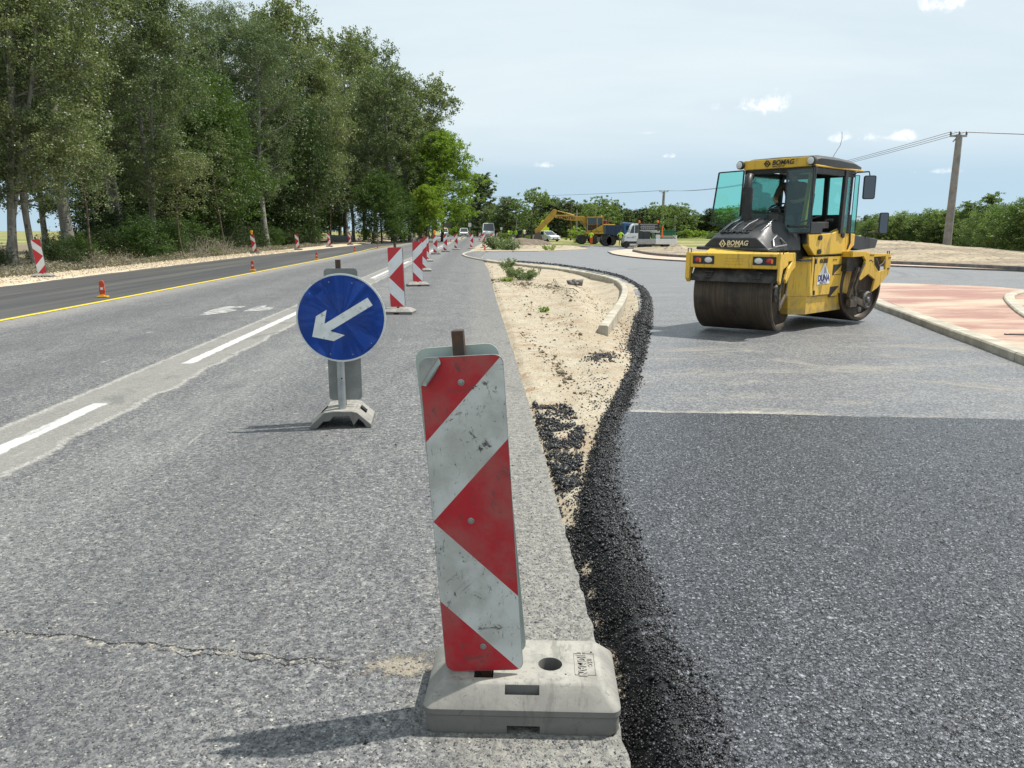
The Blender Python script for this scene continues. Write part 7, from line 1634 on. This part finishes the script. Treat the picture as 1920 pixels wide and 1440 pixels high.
# earth pile by the bucket
def pile(name, px, py, r, h, label, m, seed, ry=1.0):
    c = G(px, py); xs = np.linspace(-r, r, 34); V = []
    for y in xs:
        for x in xs:
            d = math.hypot(x, y)/r; z = h*max(0, 1-d**1.6) + (.22*h*fbm(x+seed, y, 2.2/r*2, 5, seed) if d < 1 else -.1) - .02; V.append((x, y*ry, z))
    i = (np.arange(33)[None, :] + 34*np.arange(33)[:, None]).ravel(); o = link(bpy.data.objects.new(name, raw_mesh(name, V, np.stack([i, i+1, i+35, i+34], 1), [MATS[m]], smooth=True))); o.location = c; tag(o, label, 'earth heap')
mat('dark_earth', (.13, .10, .075), .95, col2=(.20, .155, .115), vs=3, bump=.9, bs=8, bd=.05)
pile('earth_heap', 978, 459, 2.6, .75, 'dark heap of dug earth left of the excavator bucket', 'dark_earth', 1); pile('earth_heap', 1003, 459, 2.2, .6, 'dark earth heap directly at the excavator bucket', 'dark_earth', 2)
pile('earth_heap', 1000, 466, 2.2, .28, 'low pale ridge of spoil before the dark heaps', 'heaped_earth', 3, .6); pile('earth_heap', 1050, 464.5, 2.4, .26, 'low pale ridge of spoil below the excavator arm', 'heaped_earth', 4, .6)
pile('earth_heap', 1270, 470, 1.3, .5, 'small pale rubble heap beside the white flatbed truck tail', 'heaped_earth', 6)
# ------------------------------------------------ workers
def w_at(px, py, hpx, rz, label, J, shirt, tr, **kw):
    q = G(px, py); k = (q.y*math.cos(PITCH)+CAMH*math.sin(PITCH))/FPX; return person(label, q, rz, J, shirt, tr, scale=hpx*k/1.78, **kw)
HV = MATS['hi_vis_yellow']
HIP = dict(ell=(-.36, .08, 1.2), wrl=(-.2, -.04, 1.02), hal=(-.14, -.08, 1.0), elr=(.36, .08, 1.2), wrr=(.2, -.04, 1.02), har=(.14, -.08, 1.0))
w_at(1163, 462.5, 31, R_(170), 'worker in yellow shirt and grey shorts seen from behind near the truck cab', dict(HIP, crown=(0, -.06, 1.76), head=(0, -.05, 1.67), anl=(-.2, .05, .09), knl=(-.14, .0, .5), tol=(-.2, -.15, .04)), HV, MATS['grey_cloth'], shorts=True)
w_at(1108, 459, 26, R_(160), 'worker in yellow shirt and orange trousers at the excavator wheels', dict(HIP), HV, MATS['hi_vis_orange'])
w_at(982.5, 453, 25.5, R_(20), 'worker in pale vest and navy trousers standing by the dug earth', dict(HIP, ell=(-.3, .02, 1.18), wrl=(-.1, -.22, 1.15), hal=(-.04, -.26, 1.18)), MATS['navy_cloth'], MATS['navy_cloth'], vest=mat('vest_pale', (.62, .66, .35), .8))
w_at(967, 452, 23, R_(200), 'worker in bright yellow vest left of the one in navy trousers', {}, HV, MATS['navy_cloth'], bare_arms=False)
w_at(958.5, 452, 22.5, R_(150), 'middle worker of the far group in yellow top and grey trousers', HIP, HV, MATS['grey_cloth'])
w_at(953.5, 451.5, 22, R_(30), 'leftmost worker of the far group in yellow vest beside the red van', {}, MATS['dark_cloth'], MATS['brown_cloth'], vest=HV)
# ------------------------------------------------ orange hose reel / sacks by the worker
q = G(1172, 463); t = thing('barrier_stack', 'orange-red plastic barriers stacked at the truck front wheel', 'barrier', q); b = MB(); [b.prism([(-.22+.06*i, 0), (.22+.06*i, 0), (.14+.06*i, .9-.1*i), (-.10+.06*i, .9-.1*i)], -.05+.1*i, .02+.1*i, 'y') for i in range(3)]; b.build('panels', mat('barrier_red', (.42, .06, .025), .6), t)
q = G(1140, 463.5); t = thing('kerb_slabs', 'loose pale kerb slabs lying by the truck front wheel', 'slabs', q); b = MB(); b.M = Matrix.Rotation(.2, 4, 'Z'); b.box((.2, 0, 0), (1.4, .4, .12)); b.box((1.6, -.3, 0), (2.6, .1, .12)); b.build('slab', MATS['kerb_concrete'], t, bevel=.01)
# ------------------------------------------------ poles and wires
def upole(px, base_py, top_py, Y, wb, wt, label, arm=True, m_='pole_concrete', top_px=None, cat='utility pole', name='utility_pole', arm_px=15):
    p = D(px, base_py, Y); tp = D(top_px if top_px is not None else px, top_py, Y); k = (Y*math.cos(PITCH)+CAMH*math.sin(PITCH))/FPX
    t = thing(name, label, cat, (p.x, p.y, -.2)); d = tp - Vector((p.x, p.y, -.2)); b = MB(); b.tube([(0, 0, 0), tuple(d*.5), tuple(d)], [wb*k/2, (wb+wt)*k/4, wt*k/2], 12); b.build('shaft', MATS[m_], t, smooth=40)
    if arm:
        a = arm_px*k; b = MB(); b.bar(d+Vector((-a, .1, -.05)), d+Vector((a, .1, -.05)), .12, .12); b.bar(d+Vector((-a*.6, .1, -.4)), d+Vector((-a*.1, .1, -.1)), .06, .06); b.build('crossarm', MATS['zinc'], t)
        for s in (-.95, 0.1, .95): b = MB(); b.lathe([(.05, 0), (.07, .08), (.05, .12), (.07, .18), (.0001, .26)], c=tuple(d+Vector((s*a, .1, 0))), n=10); b.build('insulator', MATS['insulator'], t, smooth=40)
    return tp, a if arm else 0
tp1, a1 = upole(1775, 462, 253, 50, 15, 11, 'tall grey concrete power pole rising behind the sand mound', top_px=1799)
tp2, a2 = upole(1240, 446, 359, 150, 6.5, 4.5, 'concrete power pole with crossarm behind the white flatbed truck', top_px=1245, arm_px=8)
upole(1265, 446, 394, 140, 3.6, 2.6, 'thin pale pole right of the crossarm pole behind the truck', False)
upole(1116, 446, 376, 150, 4, 3, 'grey pole standing among the trees over the excavator boom', False)
upole(1080.5, 449, 393, 98, 3.4, 2.6, 'thin pale lamp pole left of the excavator wheels', False, top_px=1081.5, cat='pole', name='pole')
upole(1070, 446, 381, 120, 3.6, 3.6, 'dark wooden post among trees above the excavator boom', False, 'rusty_steel', cat='post', name='post')
upole(961, 470, 408, 56, 1.6, 1.0, 'tall thin leaning stake at the pale weed bush', False, 'grey_back', top_px=970, cat='stake', name='stake')
def wires(A, B, offs, sag, nm_label):
    for i, o_ in enumerate(offs):
        b = MB(); pts = []
        for k in range(25):
            u = k/24; p = A.lerp(B, u) + Vector((o_, .1, .2)) ; p.z -= sag*4*u*(1-u); pts.append(p)
        b.tube(pts, .016, 4, caps=False); o = b.build('power_line', MATS['wire_metal']); tag(o, nm_label[i], 'cable', 'overhead power lines')
wires(tp1, tp2, (-a1*.95, 0, a1*.95), 1.2, ['left wire sagging between the two crossarm poles', 'middle wire sagging between the two crossarm poles', 'right wire sagging between the two crossarm poles'])
wires(tp1, tp1 + Vector((70, 2, 1.5)), (-.3, .5), 1.0, ['left overhead wire running off to the right from the tall pole', 'right overhead wire running off to the right from the tall pole'])
wires(tp2, tp2 + Vector((-60, 60, 2)), (-.3, .3, .0), .8, ['left wire running left from the far crossarm pole', 'right wire running left from the far crossarm pole', 'middle wire running left from the far crossarm pole'])
# ------------------------------------------------ small signs along the far road
def sgn(px, base, top, w, h, Y, label, m_):
    p = D(px, base, Y); k = (Y*math.cos(PITCH)+CAMH*math.sin(PITCH))/FPX; t = thing('road_sign', label, 'road sign', (p.x, p.y, 0)); H = (base-top)*k + (0-p.z)*-1; zt = D(px, top, Y).z
    b = MB(); b.tube([(0, 0, -.1), (0, 0, zt)], .05, 8); b.build('post', MATS['galvanised'], t); b = MB(); b.M = Matrix.Translation((0, -.08, zt-h*k/2)); b.prism(rounded_rect(w*k, h*k, .06), -.02, .02, 'y'); b.build('sign_face', m_, t)
sgn(881, 441, 418, 5.5, 7, 150, 'small white rectangular sign on a post between small car and van', MATS['far_white']); sgn(940, 443, 426, 4, 5, 150, 'tiny white sign on a post left of the red van', MATS['far_white'])
sgn(815, 443, 411, 10, 22, 145, 'large brown sign board seen from behind at the wood end', mat('brown_board', (.09, .075, .06), .7)); sgn(838, 441, 418, 16, 8, 190, 'wide dark sign board above the service car', MATS['brown_board'])
def warn_tri():
    p = D(1024, 433, 106); t = thing('warning_board', 'yellow roadwork warning board with red round sign on the white saloon car', 'warning sign', (p.x-.3, p.y+1, 0)); 
    b = MB(); b.box((-.75, -.03, 1.45), (.75, .03, 1.9)); b.prism([(-.45, 1.9), (.45, 1.9), (.45, 2.5), (.2, 2.9), (-.2, 2.9), (-.45, 2.5)], -.03, .03, 'y'); b.build('board', mat('fluor_yellow', (.70, .80, .02), .6), t)
    b = MB(); b.lathe([(.33, -.05), (.0001, -.05)], 'y', c=(0, 0, 2.4), n=24); b.build('round_sign', mat('sign_orange', (.65, .13, .02), .5), t, fix=False); b = MB(); b.bar((0, 0.05, 0), (0, .05, 1.6), .06, .06); b.build('stand', MATS['grey_back'], t)
warn_tri()
